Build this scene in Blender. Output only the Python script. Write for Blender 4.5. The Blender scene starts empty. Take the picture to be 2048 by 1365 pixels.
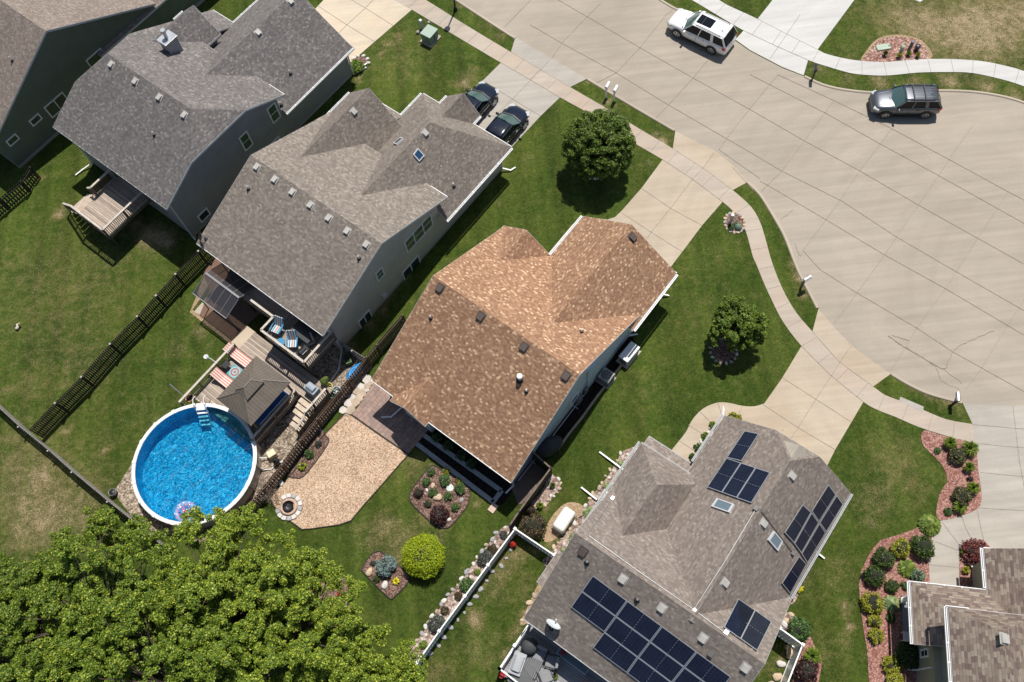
# Aerial view of a suburban cul-de-sac: houses, decks, pool, street, gardens.
import bpy, math, random
import numpy as np
from mathutils import Vector, Matrix

random.seed(7)
RNG = np.random.default_rng(11)
sc = bpy.context.scene
COL = sc.collection
R = math.radians
PI = math.pi

# ------------------------------------------------------------------ camera
CAMH = 52.0
FPX, TILT, ROLL = 1800.0, R(23.74), R(-6.742)
_ct, _st, _cr, _sr = math.cos(TILT), math.sin(TILT), math.cos(ROLL), math.sin(ROLL)
FW = Vector((0, _st, -_ct))
_up0 = Vector((0, _ct, _st)); _r0 = Vector((1, 0, 0))
RT = _cr * _r0 + _sr * _up0
UP = -_sr * _r0 + _cr * _up0
CAM = Vector((0, 0, CAMH))
cd = bpy.data.cameras.new("camera")
cam = bpy.data.objects.new("camera", cd)
COL.objects.link(cam)
cam.matrix_world = Matrix(((RT.x, UP.x, -FW.x, 0), (RT.y, UP.y, -FW.y, 0), (RT.z, UP.z, -FW.z, CAMH), (0, 0, 0, 1)))
cd.sensor_width = 36.0
cd.lens = FPX / 2048.0 * 36.0
cd.clip_start = 0.5
cd.clip_end = 2000
sc.camera = cam


def ray(x, y):
    return (x - 1024.0) * RT - (y - 682.5) * UP + FPX * FW


def g(x, y, z=0.0):
    """surveyed point of the plan -> world position at height z"""
    d = ray(x, y)
    return CAM + d * ((z - CAMH) / d.z)


TH = R(46.57)


def axes(th):
    return Vector((math.cos(th), math.sin(th), 0)), Vector((math.sin(th), -math.cos(th), 0))


EU, EV = axes(TH)


def W(u, v, z=0.0, ax=None):
    a, b = ax or (EU, EV)
    p = a * u + b * v
    return Vector((p.x, p.y, z))


# ------------------------------------------------------------------ light
SUNV = Vector((0.175, 0.40, 1.0)).normalized()
world = bpy.data.worlds.new("World")
sc.world = world
world.use_nodes = True
wn = world.node_tree
bg = wn.nodes["Background"]
sky = wn.nodes.new("ShaderNodeTexSky")
sky.sky_type = 'NISHITA'
sky.sun_disc = False
sky.sun_elevation = math.asin(SUNV.z)
sky.sun_rotation = math.atan2(SUNV.x, SUNV.y)
sky.air_density = 1.0
sky.dust_density = 1.0
wn.links.new(sky.outputs[0], bg.inputs[0])
bg.inputs[1].default_value = 0.08
sd = bpy.data.lights.new("sun", 'SUN')
sd.energy = 5.0
sd.angle = R(0.5)
sd.color = (1.0, 0.955, 0.89)
so = bpy.data.objects.new("sun", sd)
COL.objects.link(so)
so.rotation_euler = SUNV.to_track_quat('Z', 'Y').to_euler()
so.location = (10, 20, 60)
sc.view_settings.view_transform = 'Standard'
sc.view_settings.look = 'None'
sc.view_settings.exposure = 0.0
sc.view_settings.gamma = 1.0


# ------------------------------------------------------------------ materials
class NT:
    def __init__(s, name):
        s.m = bpy.data.materials.new(name)
        s.m.use_nodes = True
        s.t = s.m.node_tree
        s.b = s.t.nodes["Principled BSDF"]

    def n(s, typ, ins=None, **at):
        x = s.t.nodes.new("ShaderNode" + typ)
        for k, v in at.items():
            setattr(x, k, v)
        for k, v in (ins or {}).items():
            if isinstance(v, bpy.types.NodeSocket):
                s.t.links.new(v, x.inputs[k])
            else:
                x.inputs[k].default_value = v
        return x

    def math(s, op, a, b=0.0, c=0.0):
        x = s.n("Math", operation=op)
        for i, v in enumerate((a, b, c)):
            if isinstance(v, bpy.types.NodeSocket):
                s.t.links.new(v, x.inputs[i])
            else:
                x.inputs[i].default_value = v
        return x.outputs[0]

    def mix(s, f, a, b, mode='MIX'):
        x = s.n("Mix", data_type='RGBA', blend_type=mode)
        for i, v in ((0, f), (6, a), (7, b)):
            if isinstance(v, bpy.types.NodeSocket):
                s.t.links.new(v, x.inputs[i])
            else:
                x.inputs[i].default_value = v if i == 0 else (v[0], v[1], v[2], 1)
        return x.outputs[2]

    def ramp(s, f, stops, interp='LINEAR'):
        x = s.n("ValToRGB")
        x.color_ramp.interpolation = interp
        el = x.color_ramp.elements
        while len(el) < len(stops):
            el.new(0.5)
        for e, (p, c) in zip(el, stops):
            e.position = p
            e.color = (c[0], c[1], c[2], 1) if not isinstance(c, (int, float)) else (c, c, c, 1)
        s.t.links.new(f, x.inputs[0])
        return x.outputs[0]

    def noise(s, co, scale, detail=3, rough=0.55, dist=0.0):
        return s.n("TexNoise", {"Vector": co, "Scale": scale, "Detail": detail, "Roughness": rough, "Distortion": dist}).outputs[0]

    def obj(s):
        return s.n("TexCoord").outputs["Object"]

    def pos(s):
        return s.n("NewGeometry").outputs["Position"]

    def set(s, **k):
        for a, v in k.items():
            nm = {'col': "Base Color", 'rough': "Roughness", 'metal': "Metallic", 'ior': "IOR", 'coat': "Coat Weight", 'trans': "Transmission Weight", 'alpha': "Alpha", 'normal': "Normal", 'spec': "Specular IOR Level"}[a]
            if isinstance(v, bpy.types.NodeSocket):
                s.t.links.new(v, s.b.inputs[nm])
            elif a == 'col':
                s.b.inputs[nm].default_value = (v[0], v[1], v[2], 1)
            else:
                s.b.inputs[nm].default_value = v
        return s

    def bump(s, h, strength=0.4, dist=0.02):
        s.set(normal=s.n("Bump", {"Height": h, "Strength": strength, "Distance": dist}).outputs[0])
        return s


MC = {}


def M(name, col, rough=0.6, metal=0.0, var=0.12, scale=2.5, bump=0.0, spec=0.5, coat=0.0):
    """plain painted / moulded material with slight mottling"""
    if name in MC:
        return MC[name]
    t = NT(name)
    if var > 0:
        co = t.obj()
        f = t.noise(co, scale, 4, 0.6)
        f2 = t.noise(co, scale * 11, 2, 0.6)
        f = t.math('ADD', t.math('MULTIPLY', f, 0.6), t.math('MULTIPLY', f2, 0.4))
        c = t.ramp(f, [(0.3, [x * (1 - var * 1.6) for x in col]), (0.7, [min(1, x * (1 + var * 1.6)) for x in col])])
        t.set(col=c)
        if bump:
            t.bump(f2, bump, 0.02)
    else:
        t.set(col=col)
    t.set(rough=rough, metal=metal, spec=spec, coat=coat)
    MC[name] = t.m
    return t.m


def shingles(name, stops, w=0.16, h=0.115, line=0.68, mott=0.09):
    t = NT(name)
    uv = t.n("UVMap").outputs[0]
    sp = t.n("SeparateXYZ", {0: uv})
    rv = t.math('DIVIDE', sp.outputs[1], h)
    row = t.math('FLOOR', rv)
    off = t.n("TexWhiteNoise", {"W": row}, noise_dimensions='1D').outputs[0]
    cu = t.math('ADD', t.math('DIVIDE', sp.outputs[0], w), t.math('MULTIPLY', off, 7.3))
    colm = t.math('FLOOR', cu)
    vec = t.n("CombineXYZ", {0: colm, 1: row, 2: 3.0}).outputs[0]
    rnd = t.n("TexWhiteNoise", {"Vector": vec}, noise_dimensions='3D').outputs[0]
    c = t.ramp(rnd, stops)
    fr = t.math('FRACT', rv)
    ln = t.math('LESS_THAN', fr, 0.14)
    fc = t.math('LESS_THAN', t.math('FRACT', cu), 0.06)
    ln = t.math('MAXIMUM', ln, t.math('MULTIPLY', fc, 0.6))
    c = t.mix(ln, c, [x * 0 for x in (1, 1, 1)]) if False else t.mix(t.math('MULTIPLY', ln, 1 - line), c, (0.01, 0.008, 0.007))
    co = t.pos()
    mo = t.ramp(t.noise(co, 0.55, 5, 0.65), [(0.3, 1 - mott), (0.7, 1 + mott * 0.6)])
    c = t.mix(1.0, c, mo, 'MULTIPLY')
    gr = t.ramp(t.noise(co, 40, 2, 0.7), [(0.3, 0.86), (0.7, 1.0)])
    c = t.mix(1.0, c, gr, 'MULTIPLY')
    t.set(col=c, rough=0.95, spec=0.2)
    t.bump(t.math('ADD', fr, t.math('MULTIPLY', rnd, 0.3)), 0.7, 0.035)
    return t.m


def siding(name, col, found=(0.42, 0.40, 0.37), fz=0.28):
    t = NT(name)
    p = t.pos()
    z = t.n("SeparateXYZ", {0: p}).outputs[2]
    fr = t.math('FRACT', t.math('DIVIDE', z, 0.115))
    dk = t.math('LESS_THAN', fr, 0.13)
    n = t.ramp(t.noise(p, 1.2, 4), [(0.3, 0.9), (0.7, 1.07)])
    c = t.mix(t.math('MULTIPLY', dk, 0.35), col, [x * 0.35 for x in col])
    c = t.mix(1.0, c, n, 'MULTIPLY')
    c = t.mix(t.math('LESS_THAN', z, fz), c, found)
    t.set(col=c, rough=0.6, spec=0.35)
    t.bump(fr, 0.35, 0.02)
    return t.m


def planks(name, c0, c1, w=0.14, axis=1, gap=0.12, rough=0.75):
    """weathered boards; grain and tone change board by board"""
    t = NT(name)
    o = t.obj()
    s = t.n("SeparateXYZ", {0: o}).outputs
    q = t.math('DIVIDE', s[axis], w)
    bid = t.math('FLOOR', q)
    fr = t.math('FRACT', q)
    rnd = t.n("TexWhiteNoise", {"W": bid}, noise_dimensions='1D').outputs[0]
    sc_ = (1.2, 14, 14) if axis == 1 else (14, 1.2, 14)
    mp = t.n("Mapping", {"Vector": o, "Scale": sc_}).outputs[0]
    f = t.math('ADD', t.math('MULTIPLY', t.noise(mp, 1.4, 4, 0.7), 0.75), t.math('MULTIPLY', rnd, 0.35))
    c = t.ramp(f, [(0.28, c0), (0.8, c1)])
    c = t.mix(t.math('MULTIPLY', t.math('LESS_THAN', fr, gap), 0.8), c, (0.015, 0.012, 0.01))
    t.set(col=c, rough=rough, spec=0.25)
    t.bump(f, 0.2, 0.01)
    return t.m


def concrete(name, col, stain=0.18, warm=None, streak=True):
    t = NT(name)
    p = t.pos()
    big = t.noise(p, 0.16, 5, 0.6, 0.6)
    c = t.ramp(big, [(0.3, [x * (1 - stain) for x in col]), (0.7, [x * (1 + stain * 0.45) for x in col])])
    if warm:
        c = t.mix(t.ramp(t.noise(p, 0.35, 4, 0.6), [(0.45, 0.0), (0.7, 0.75)]), c, warm)
    fine = t.ramp(t.noise(p, 30, 3, 0.7), [(0.3, 0.9), (0.7, 1.06)])
    c = t.mix(1.0, c, fine, 'MULTIPLY')
    if streak:
        mp = t.n("Mapping", {"Vector": p, "Rotation": (0, 0, R(31)), "Scale": (0.12, 2.2, 1)}).outputs[0]
        c = t.mix(1.0, c, t.ramp(t.noise(mp, 1.0, 4, 0.6), [(0.3, 0.88), (0.68, 1.06)]), 'MULTIPLY')
    if streak:   # tyre sweeps and old drips
        wv = t.n("TexWave", {"Vector": t.n("Mapping", {"Vector": p, "Location": (-33.0, -22.0, 0)}).outputs[0], "Scale": 0.22, "Distortion": 3.0, "Detail": 3.0, "Detail Scale": 0.6}, wave_type='RINGS', rings_direction='Z').outputs[1]
        c = t.mix(t.math('MULTIPLY', t.ramp(t.noise(p, 0.13, 3, .5), [(0.42, 0.0), (0.62, 1.0)]), t.ramp(wv, [(0.55, 0.0), (0.9, 0.13)])), c, [x * .62 for x in col])
        c = t.mix(t.ramp(t.noise(p, 0.9, 5, 0.7, 1.5), [(0.62, 0.0), (0.78, 0.35)]), c, [x * .68 for x in col])
    sp = t.ramp(t.noise(p, 5.5, 3, 0.65), [(0.27, 0.82), (0.36, 1.0)])
    c = t.mix(1.0, c, sp, 'MULTIPLY')
    t.set(col=c, rough=0.9, spec=0.25)
    t.bump(t.noise(p, 45, 2, 0.6), 0.12, 0.01)
    return t.m


def chips(name, stops, scale=9.0, bump=0.8, mott=0.25, stretch=False):
    """loose material: every chip or pebble a voronoi cell with its own tone"""
    t = NT(name)
    p = t.pos()
    q = t.n("TexNoise", {"Vector": p, "Scale": 3.0, "Detail": 2.0}).outputs[1]
    pp = t.n("Mix", {0: 0.12, 4: p, 5: q}, data_type='VECTOR').outputs[1]
    v = t.n("TexVoronoi", {"Vector": pp, "Scale": scale}, feature='F1')
    s = t.n("SeparateColor", {0: v.outputs["Color"]}).outputs[0]
    c = t.ramp(s, stops)
    c = t.mix(1.0, c, t.ramp(t.noise(p, 0.7, 5, 0.65), [(0.3, 1 - mott), (0.7, 1 + mott * 0.5)]), 'MULTIPLY')
    e = t.ramp(v.outputs["Distance"], [(0.25, 1.0), (0.75, 0.35)])
    c = t.mix(0.5, c, e, 'MULTIPLY')
    t.set(col=c, rough=0.95, spec=0.2)
    t.bump(t.math('ADD', t.math('MULTIPLY', v.outputs["Distance"], -1.0), t.math('MULTIPLY', s, 0.8)), bump, 0.05)
    return t.m


def leafmat(name, dark, light, tip=None, trans=0.25, rough=0.5):
    t = NT(name)
    rnd = t.n("NewGeometry").outputs["Random Per Island"]
    st = [(0.0, dark), (0.75, light)]
    if tip:
        st.append((1.0, tip))
    c = t.ramp(rnd, st)
    t.set(col=c, rough=rough, spec=0.35)
    tr = t.n("BsdfTranslucent", {"Color": t.mix(1.0, c, (1.3, 1.35, 0.5), 'MULTIPLY')})
    mx = t.n("MixShader", {0: trans})
    t.t.links.new(t.b.outputs[0], mx.inputs[1])
    t.t.links.new(tr.outputs[0], mx.inputs[2])
    t.t.links.new(mx.outputs[0], t.t.nodes["Material Output"].inputs[0])
    return t.m


def glass(name, col, rough=0.06):
    t = NT(name)
    t.set(col=col, rough=rough, spec=0.6, coat=0.3)
    MC[name] = t.m
    return t.m


WHITE = M('white_paint', (0.80, 0.80, 0.79), 0.45, var=0.04)
VINYL = M('white_vinyl', (0.82, 0.83, 0.82), 0.35, var=0.03)
TRIM = M('trim_grey', (0.55, 0.56, 0.57), 0.5, var=0.05)
BLACK = M('black_plastic', (0.015, 0.015, 0.016), 0.45, var=0.1)
RUBBER = M('rubber', (0.02, 0.02, 0.021), 0.8, var=0.15)
STEEL = M('steel', (0.55, 0.56, 0.58), 0.3, 0.9, 0.06)
GALV = M('galvanised', (0.50, 0.52, 0.53), 0.4, 0.7, 0.1)
DKMETAL = M('dark_metal', (0.03, 0.03, 0.033), 0.4, 0.4, 0.1)
GREYP = M('grey_plastic', (0.16, 0.165, 0.17), 0.5, var=0.1)
LTGREY = M('light_grey_cover', (0.36, 0.37, 0.38), 0.7, var=0.12)
VENTG = M('vent_grey', (0.40, 0.385, 0.355), 0.6, var=0.12)
VENTB = M('vent_brown', (0.075, 0.055, 0.048), 0.6, var=0.12)
BOXGREEN = M('utility_green', (0.14, 0.20, 0.145), 0.5, var=0.1)
BOXPALE = M('pale_green', (0.34, 0.42, 0.32), 0.55, var=0.1)
BARK = M('bark', (0.10, 0.075, 0.055), 0.95, var=0.3, scale=6, bump=0.6)
GLASS = glass('window_glass', (0.03, 0.045, 0.055))
ROCKM = M('field_stone', (0.42, 0.33, 0.26), 0.9, var=0.3, scale=5, bump=0.4)
ROCKW = M('pale_stone', (0.62, 0.59, 0.55), 0.9, var=0.18, scale=5, bump=0.4)
ROCKT = M('tan_stone', (0.55, 0.43, 0.30), 0.9, var=0.22, scale=5, bump=0.4)
ROCKG = M('grey_stone', (0.34, 0.33, 0.33), 0.9, var=0.25, scale=5, bump=0.4)
DECKW = planks('deck_boards', (0.21, 0.165, 0.13), (0.52, 0.43, 0.35), 0.14, 1)
DECKX = planks('deck_boards_cross', (0.21, 0.165, 0.13), (0.52, 0.43, 0.35), 0.14, 0)
RAILW = M('rail_wood', (0.50, 0.45, 0.38), 0.8, var=0.2, scale=4)
BALU = M('baluster_wood', (0.15, 0.115, 0.09), 0.85, var=0.3, scale=5)
FENCEB = M('fence_stained', (0.036, 0.028, 0.024), 0.85, var=0.35, scale=4)
FENCEBR = M('fence_brown', (0.14, 0.095, 0.07), 0.85, var=0.35, scale=4)
FENCEG = M('fence_weathered', (0.36, 0.33, 0.30), 0.9, var=0.25, scale=4)


# ------------------------------------------------------------------ mesh building
class MB:
    def __init__(s):
        s.v = []; s.f = []; s.mi = []

    def add(s, vs, fs, m=0):
        k = len(s.v)
        s.v += [tuple(p) for p in vs]
        s.f += [tuple(i + k for i in f) for f in fs]
        s.mi += [m] * len(fs)
        return s

    def obox(s, o, ax, ay, az, m=0):
        o, ax, ay, az = Vector(o), Vector(ax), Vector(ay), Vector(az)
        v = [o, o + ax, o + ax + ay, o + ay, o + az, o + ax + az, o + ax + ay + az, o + ay + az]
        f = [(0, 3, 2, 1), (4, 5, 6, 7), (0, 1, 5, 4), (1, 2, 6, 5), (2, 3, 7, 6), (3, 0, 4, 7)]
        if ax.cross(ay).dot(az) < 0:
            f = [q[::-1] for q in f]
        return s.add(v, f, m)

    def box(s, c, sz, rz=0.0, m=0, tilt=None):
        Rm = Matrix.Rotation(rz, 3, 'Z')
        if tilt:
            Rm = Rm @ tilt
        ax, ay, az = Rm @ Vector((sz[0], 0, 0)), Rm @ Vector((0, sz[1], 0)), Rm @ Vector((0, 0, sz[2]))
        return s.obox(Vector(c) - ax / 2 - ay / 2 - az / 2, ax, ay, az, m)

    def bar(s, p, q, w, h, m=0, up=Vector((0, 0, 1))):
        p, q = Vector(p), Vector(q)
        d = q - p
        sd_ = d.cross(up)
        if sd_.length < 1e-6:
            sd_ = d.cross(Vector((1, 0, 0)))
        sd_.normalize()
        n = sd_.cross(d).normalized()
        return s.obox(p - sd_ * w / 2 - n * h / 2, d, sd_ * w, n * h, m)

    def cyl(s, p, q, r0, r1=None, n=10, m=0, cap=True):
        p, q = Vector(p), Vector(q)
        r1 = r0 if r1 is None else r1
        d = (q - p).normalized()
        a = d.orthogonal().normalized()
        b = d.cross(a)
        vs = []
        for c, r in ((p, r0), (q, r1)):
            for i in range(n):
                t = 2 * PI * i / n
                vs.append(c + (a * math.cos(t) + b * math.sin(t)) * r)
        fs = [(i, (i + 1) % n, n + (i + 1) % n, n + i) for i in range(n)]
        if cap:
            fs += [tuple(range(n - 1, -1, -1)), tuple(range(n, 2 * n))]
        return s.add(vs, fs, m)

    def tube(s, pts, r, n=6, m=0):
        for a, b in zip(pts, pts[1:]):
            s.cyl(a, b, r, r, n, m)
        return s

    def prism(s, poly, z0, z1, m=0):
        poly = [(p[0], p[1]) for p in poly]
        ar = sum(a[0] * b[1] - b[0] * a[1] for a, b in zip(poly, poly[1:] + poly[:1]))
        if ar < 0:
            poly = poly[::-1]
        n = len(poly)
        vs = [(x, y, z0) for x, y in poly] + [(x, y, z1) for x, y in poly]
        fs = [tuple(range(n - 1, -1, -1)), tuple(range(n, 2 * n))] + [(i, (i + 1) % n, n + (i + 1) % n, n + i) for i in range(n)]
        return s.add(vs, fs, m)

    def sheet(s, poly, z, m=0):
        poly = [(p[0], p[1]) for p in poly]
        ar = sum(a[0] * b[1] - b[0] * a[1] for a, b in zip(poly, poly[1:] + poly[:1]))
        if ar < 0:
            poly = poly[::-1]
        return s.add([(x, y, z) for x, y in poly], [tuple(range(len(poly)))], m)

    def strip(s, pts, w, z, m=0):
        """flat ribbon of width w along a polyline"""
        pts = [Vector((p[0], p[1], 0)) for p in pts]
        L, Rr = [], []
        for i, p in enumerate(pts):
            a = pts[max(i - 1, 0)]; b = pts[min(i + 1, len(pts) - 1)]
            d = (b - a).normalized(); nn = Vector((-d.y, d.x, 0))
            L.append((p.x + nn.x * w / 2, p.y + nn.y * w / 2, z)); Rr.append((p.x - nn.x * w / 2, p.y - nn.y * w / 2, z))
        n = len(pts)
        return s.add(Rr + L, [(i, i + 1, n + i + 1, n + i) for i in range(n - 1)], m)

    def lathe(s, prof, c, n=20, m=0):
        c = Vector(c)
        k = len(prof)
        vs = [c + Vector((r * math.cos(2 * PI * i / n), r * math.sin(2 * PI * i / n), z)) for i in range(n) for r, z in prof]
        fs = []
        for i in range(n):
            j = (i + 1) % n
            for q in range(k - 1):
                fs.append((i * k + q, j * k + q, j * k + q + 1, i * k + q + 1))
        return s.add(vs, fs, m)

    def blob(s, c, r, seed=0, amp=0.15, n=10, k=7, m=0, flat=None):
        """lumpy rounded stone / mass"""
        rg = random.Random(seed)
        ph = [(rg.uniform(0, 6.28), rg.uniform(0, 6.28), rg.choice((2, 3)), rg.choice((1, 2, 3))) for _ in range(4)]
        rot = rg.uniform(0, 6.28)
        c = Vector(c)
        vs = []
        for i in range(k + 1):
            la = -PI / 2 + PI * i / k
            for j in range(n):
                lo = 2 * PI * j / n
                d = 1 + amp * sum(math.sin(a + q * lo) * math.cos(b + w * la) for a, b, q, w in ph) / 2
                x, y, z = math.cos(la) * math.cos(lo) * r[0] * d, math.cos(la) * math.sin(lo) * r[1] * d, math.sin(la) * r[2] * d
                vs.append(c + Vector((x * math.cos(rot) - y * math.sin(rot), x * math.sin(rot) + y * math.cos(rot), z)))
        fs = [(i * n + j, i * n + (j + 1) % n, (i + 1) * n + (j + 1) % n, (i + 1) * n + j) for i in range(k) for j in range(n)]
        return s.add(vs, fs, m)

    def build(s, name, mats, parent=None, smooth=False, bevel=0.0, sub=0, loc=None, rz=0.0, auto=None):
        me = bpy.data.meshes.new(name)
        me.from_pydata(s.v, [], s.f)
        if not isinstance(mats, (list, tuple)):
            mats = [mats]
        for m in mats:
            me.materials.append(m)
        if len(mats) > 1:
            me.polygons.foreach_set('material_index', s.mi)
        if smooth:
            me.polygons.foreach_set('use_smooth', [True] * len(me.polygons))
        me.update()
        o = bpy.data.objects.new(name, me)
        COL.objects.link(o)
        if parent:
            o.parent = parent
        if loc is not None:
            o.location = loc
        o.rotation_euler.z = rz
        if bevel:
            b = o.modifiers.new('bevel', 'BEVEL'); b.width = bevel; b.segments = 2; b.limit_method = 'ANGLE'
        if sub:
            b = o.modifiers.new('sub', 'SUBSURF'); b.levels = sub; b.render_levels = sub
        return o


def tag(o, label, cat, group=None, kind=None):
    if label: o['label'] = label
    if cat: o['category'] = cat
    if group: o['group'] = group
    if kind: o['kind'] = kind
    return o


def empty(name, loc, rz=0.0, label=None, cat=None, group=None):
    o = bpy.data.objects.new(name, None)
    o.empty_display_size = 0.3
    COL.objects.link(o)
    o.location = loc
    o.rotation_euler.z = rz
    return tag(o, label, cat, group)


def copy_tree(o, parent=None):
    c = o.copy()
    COL.objects.link(c)
    c.parent = parent
    for ch in list(o.children):
        copy_tree(ch, c)
    return c


def structure(o):
    o['kind'] = 'structure'
    return o


def smooth_poly(pts, k=5, closed=False):
    """catmull-rom through sparse surveyed points"""
    pts = [Vector((p[0], p[1], 0)) for p in pts]
    n = len(pts)
    out = []
    rng_ = range(n) if closed else range(n - 1)
    for i in rng_:
        p1, p2 = pts[i], pts[(i + 1) % n]
        p0 = pts[(i - 1) % n] if closed or i > 0 else p1 * 2 - p2
        p3 = pts[(i + 2) % n] if closed or i + 2 < n else p2 * 2 - p1
        for j in range(k):
            t = j / k
            out.append(0.5 * ((2 * p1) + (p2 - p0) * t + (2 * p0 - 5 * p1 + 4 * p2 - p3) * t * t + (3 * p1 - p0 - 3 * p2 + p3) * t ** 3))
    if not closed:
        out.append(pts[-1])
    return out


def gp(pts, z=0.0):
    return [g(x, y, z) for x, y in pts]
# ------------------------------------------------------------------ ground
def grass_material():
    t = NT('grass')
    p = t.pos()
    dry = t.n("Attribute", attribute_name="dry").outputs["Fac"]
    big = t.noise(p, 0.22, 5, 0.6, 0.5)
    mid = t.noise(p, 1.6, 5, 0.7, 0.3)
    fine = t.noise(p, 14.0, 4, 0.75)
    vfine = t.noise(p, 55.0, 2, 0.7)
    f = t.math('ADD', t.math('MULTIPLY', big, 0.45), t.math('ADD', t.math('MULTIPLY', mid, 0.3), t.math('MULTIPLY', fine, 0.35)))
    c = t.ramp(f, [(0.34, (0.022, 0.046, 0.006)), (0.50, (0.050, 0.085, 0.011)), (0.66, (0.100, 0.128, 0.021)), (0.84, (0.17, 0.17, 0.04))])
    # mower passes: soft bands along the lots
    mp = t.n("Mapping", {"Vector": p, "Rotation": (0, 0, R(43)), "Scale": (0.95, 0.02, 1)}).outputs[0]
    st = t.ramp(t.noise(mp, 1.0, 2, 0.5), [(0.35, 0.78), (0.65, 1.16)])
    c = t.mix(1.0, c, st, 'MULTIPLY')
    dd = t.math('ADD', dry, t.math('MULTIPLY', t.math('SUBTRACT', mid, 0.5), 1.4))
    dd = t.math('ADD', dd, t.math('MULTIPLY', t.math('SUBTRACT', fine, 0.5), 2.6))
    c = t.mix(t.ramp(dd, [(0.17, 0.0), (0.88, 0.9)]), c, (0.25, 0.195, 0.095))
    c = t.mix(t.ramp(dd, [(0.72, 0.0), (1.15, 0.85)]), c, (0.44, 0.34, 0.21))
    c = t.mix(1.0, c, t.ramp(vfine, [(0.25, 0.45), (0.75, 1.55)]), 'MULTIPLY')
    c = t.mix(1.0, c, t.ramp(t.noise(p, 5.0, 5, 0.8, 0.4), [(0.3, 0.52), (0.7, 1.5)]), 'MULTIPLY')
    t.set(col=c, rough=0.9, spec=0.15)
    t.bump(t.math('ADD', fine, vfine), 0.9, 0.06)
    return t.m


DRY = [  # plan x, y, radius, dryness of the turf
    (1850, 50, 90, .62), (1960, 60, 110, .78), (2040, 30, 110, .72), (1800, 35, 60, .5), (1700, 105, 22, .35), (1720, 60, 40, .2), (1760, 20, 60, .4), (1900, 90, 60, .45),
    (1760, 163, 22, .7), (1700, 160, 20, .45), (1830, 168, 22, .6), (1900, 165, 25, .75), (1970, 175, 25, .7), (2030, 195, 25, .7), (1640, 135, 22, .5),
    (1590, 525, 13, 1.0), (1597, 555, 12, 1.0), (1607, 590, 12, .9), (1577, 480, 10, .5), (1830, 768, 16, .95), (1860, 782, 16, 1.0), (1895, 795, 18, .9), (1920, 820, 12, .6),
    (1790, 920, 60, .4), (1750, 1000, 50, .4), (1830, 970, 40, .35), (1690, 1215, 12, .9), (1700, 1255, 12, .95), (1697, 1280, 10, .8), (1680, 1150, 45, .3), (1745, 1045, 14, .6), (1610, 1160, 40, .25), (1660, 1300, 40, .3),
    (60, 960, 100, .55), (90, 1040, 80, .5), (30, 880, 50, .35), (150, 1010, 70, .5), (200, 960, 40, .3), (85, 950, 14, .9), (60, 1040, 60, .55), (35, 1075, 30, .5), (190, 1060, 50, .4),
    (118, 428, 12, 1.1), (100, 600, 170, .28), (230, 480, 90, .25), (160, 740, 90, .26), (300, 840, 70, .2), (420, 620, 40, .2), (790, 100, 80, .22), (1400, 560, 50, .12), (60, 770, 40, .35), (12, 782, 9, .9), (65, 780, 10, .5), (200, 560, 60, .2), (35, 540, 50, .25), (150, 700, 50, .2),
    (400, 665, 16, .65), (355, 700, 20, .4), (395, 620, 12, .5), (130, 865, 9, 1.1), (210, 880, 20, .3), (330, 760, 40, .15), (210, 902, 9, .8), (420, 690, 8, .7),
    (770, 1050, 30, .6), (800, 1090, 45, .55), (740, 1085, 18, .6), (830, 930, 40, .45), (850, 1045, 30, .4), (720, 1060, 20, .35), (790, 1130, 20, .4), (880, 1070, 20, .35), (955, 1010, 8, .9), (962, 1000, 7, .8),
    (1010, 1130, 30, .6), (985, 1170, 40, .45), (1040, 1110, 20, .65), (950, 1240, 16, 1.0), (940, 1230, 10, .9), (960, 1300, 50, .35), (1050, 1230, 14, .9), (1030, 1265, 12, .9), (1010, 1310, 9, .9), (1050, 1180, 30, .3), (870, 1345, 30, .5),
    (690, 70, 10, .6), (775, 90, 9, .9), (800, 75, 9, .8), (760, 110, 8, .8), (720, 155, 10, .9), (930, 165, 20, .75), (810, 130, 60, .25), (770, 60, 30, .2), (945, 140, 14, .5),
    (950, 20, 18, .35), (1000, 70, 14, .6), (980, 50, 12, .6), (925, 12, 10, .5), (1325, 285, 14, 1.1), (1310, 270, 12, .8), (1195, 165, 10, .8), (1180, 160, 8, .8), (1213, 205, 9, 1.1), (1235, 215, 9, .5),
    (1298, 330, 12, .45), (1060, 320, 18, .25), (1000, 400, 20, .2), (1440, 510, 10, .35), (1390, 640, 50, .18), (1300, 780, 50, .15), (1470, 720, 40, .2),
    (780, 590, 12, .9), (760, 620, 14, .9), (740, 650, 14, .8), (810, 555, 12, .8), (700, 690, 12, .8), (835, 520, 9, .6),
    (1590, 1330, 16, .9), (1540, 1340, 20, .4), (1560, 1320, 9, .9), (80, 355, 10, .6), (60, 330, 9, .5), (180, 310, 14, .3), (300, 470, 30, 1.0), (330, 480, 25, 1.0), (270, 450, 20, .8),
    (1120, 1075, 12, .95), (1105, 1090, 10, .9), (1150, 1010, 10, .8), (1095, 1020, 10, .7), (1075, 1105, 10, .5), (1450, 20, 25, .2), (1340, 12, 14, .4), (1355, 20, 9, .5),
    (1545, 1290, 9, .6), (1015, 1075, 9, .5), (1480, 480, 6, .5)]


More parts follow.
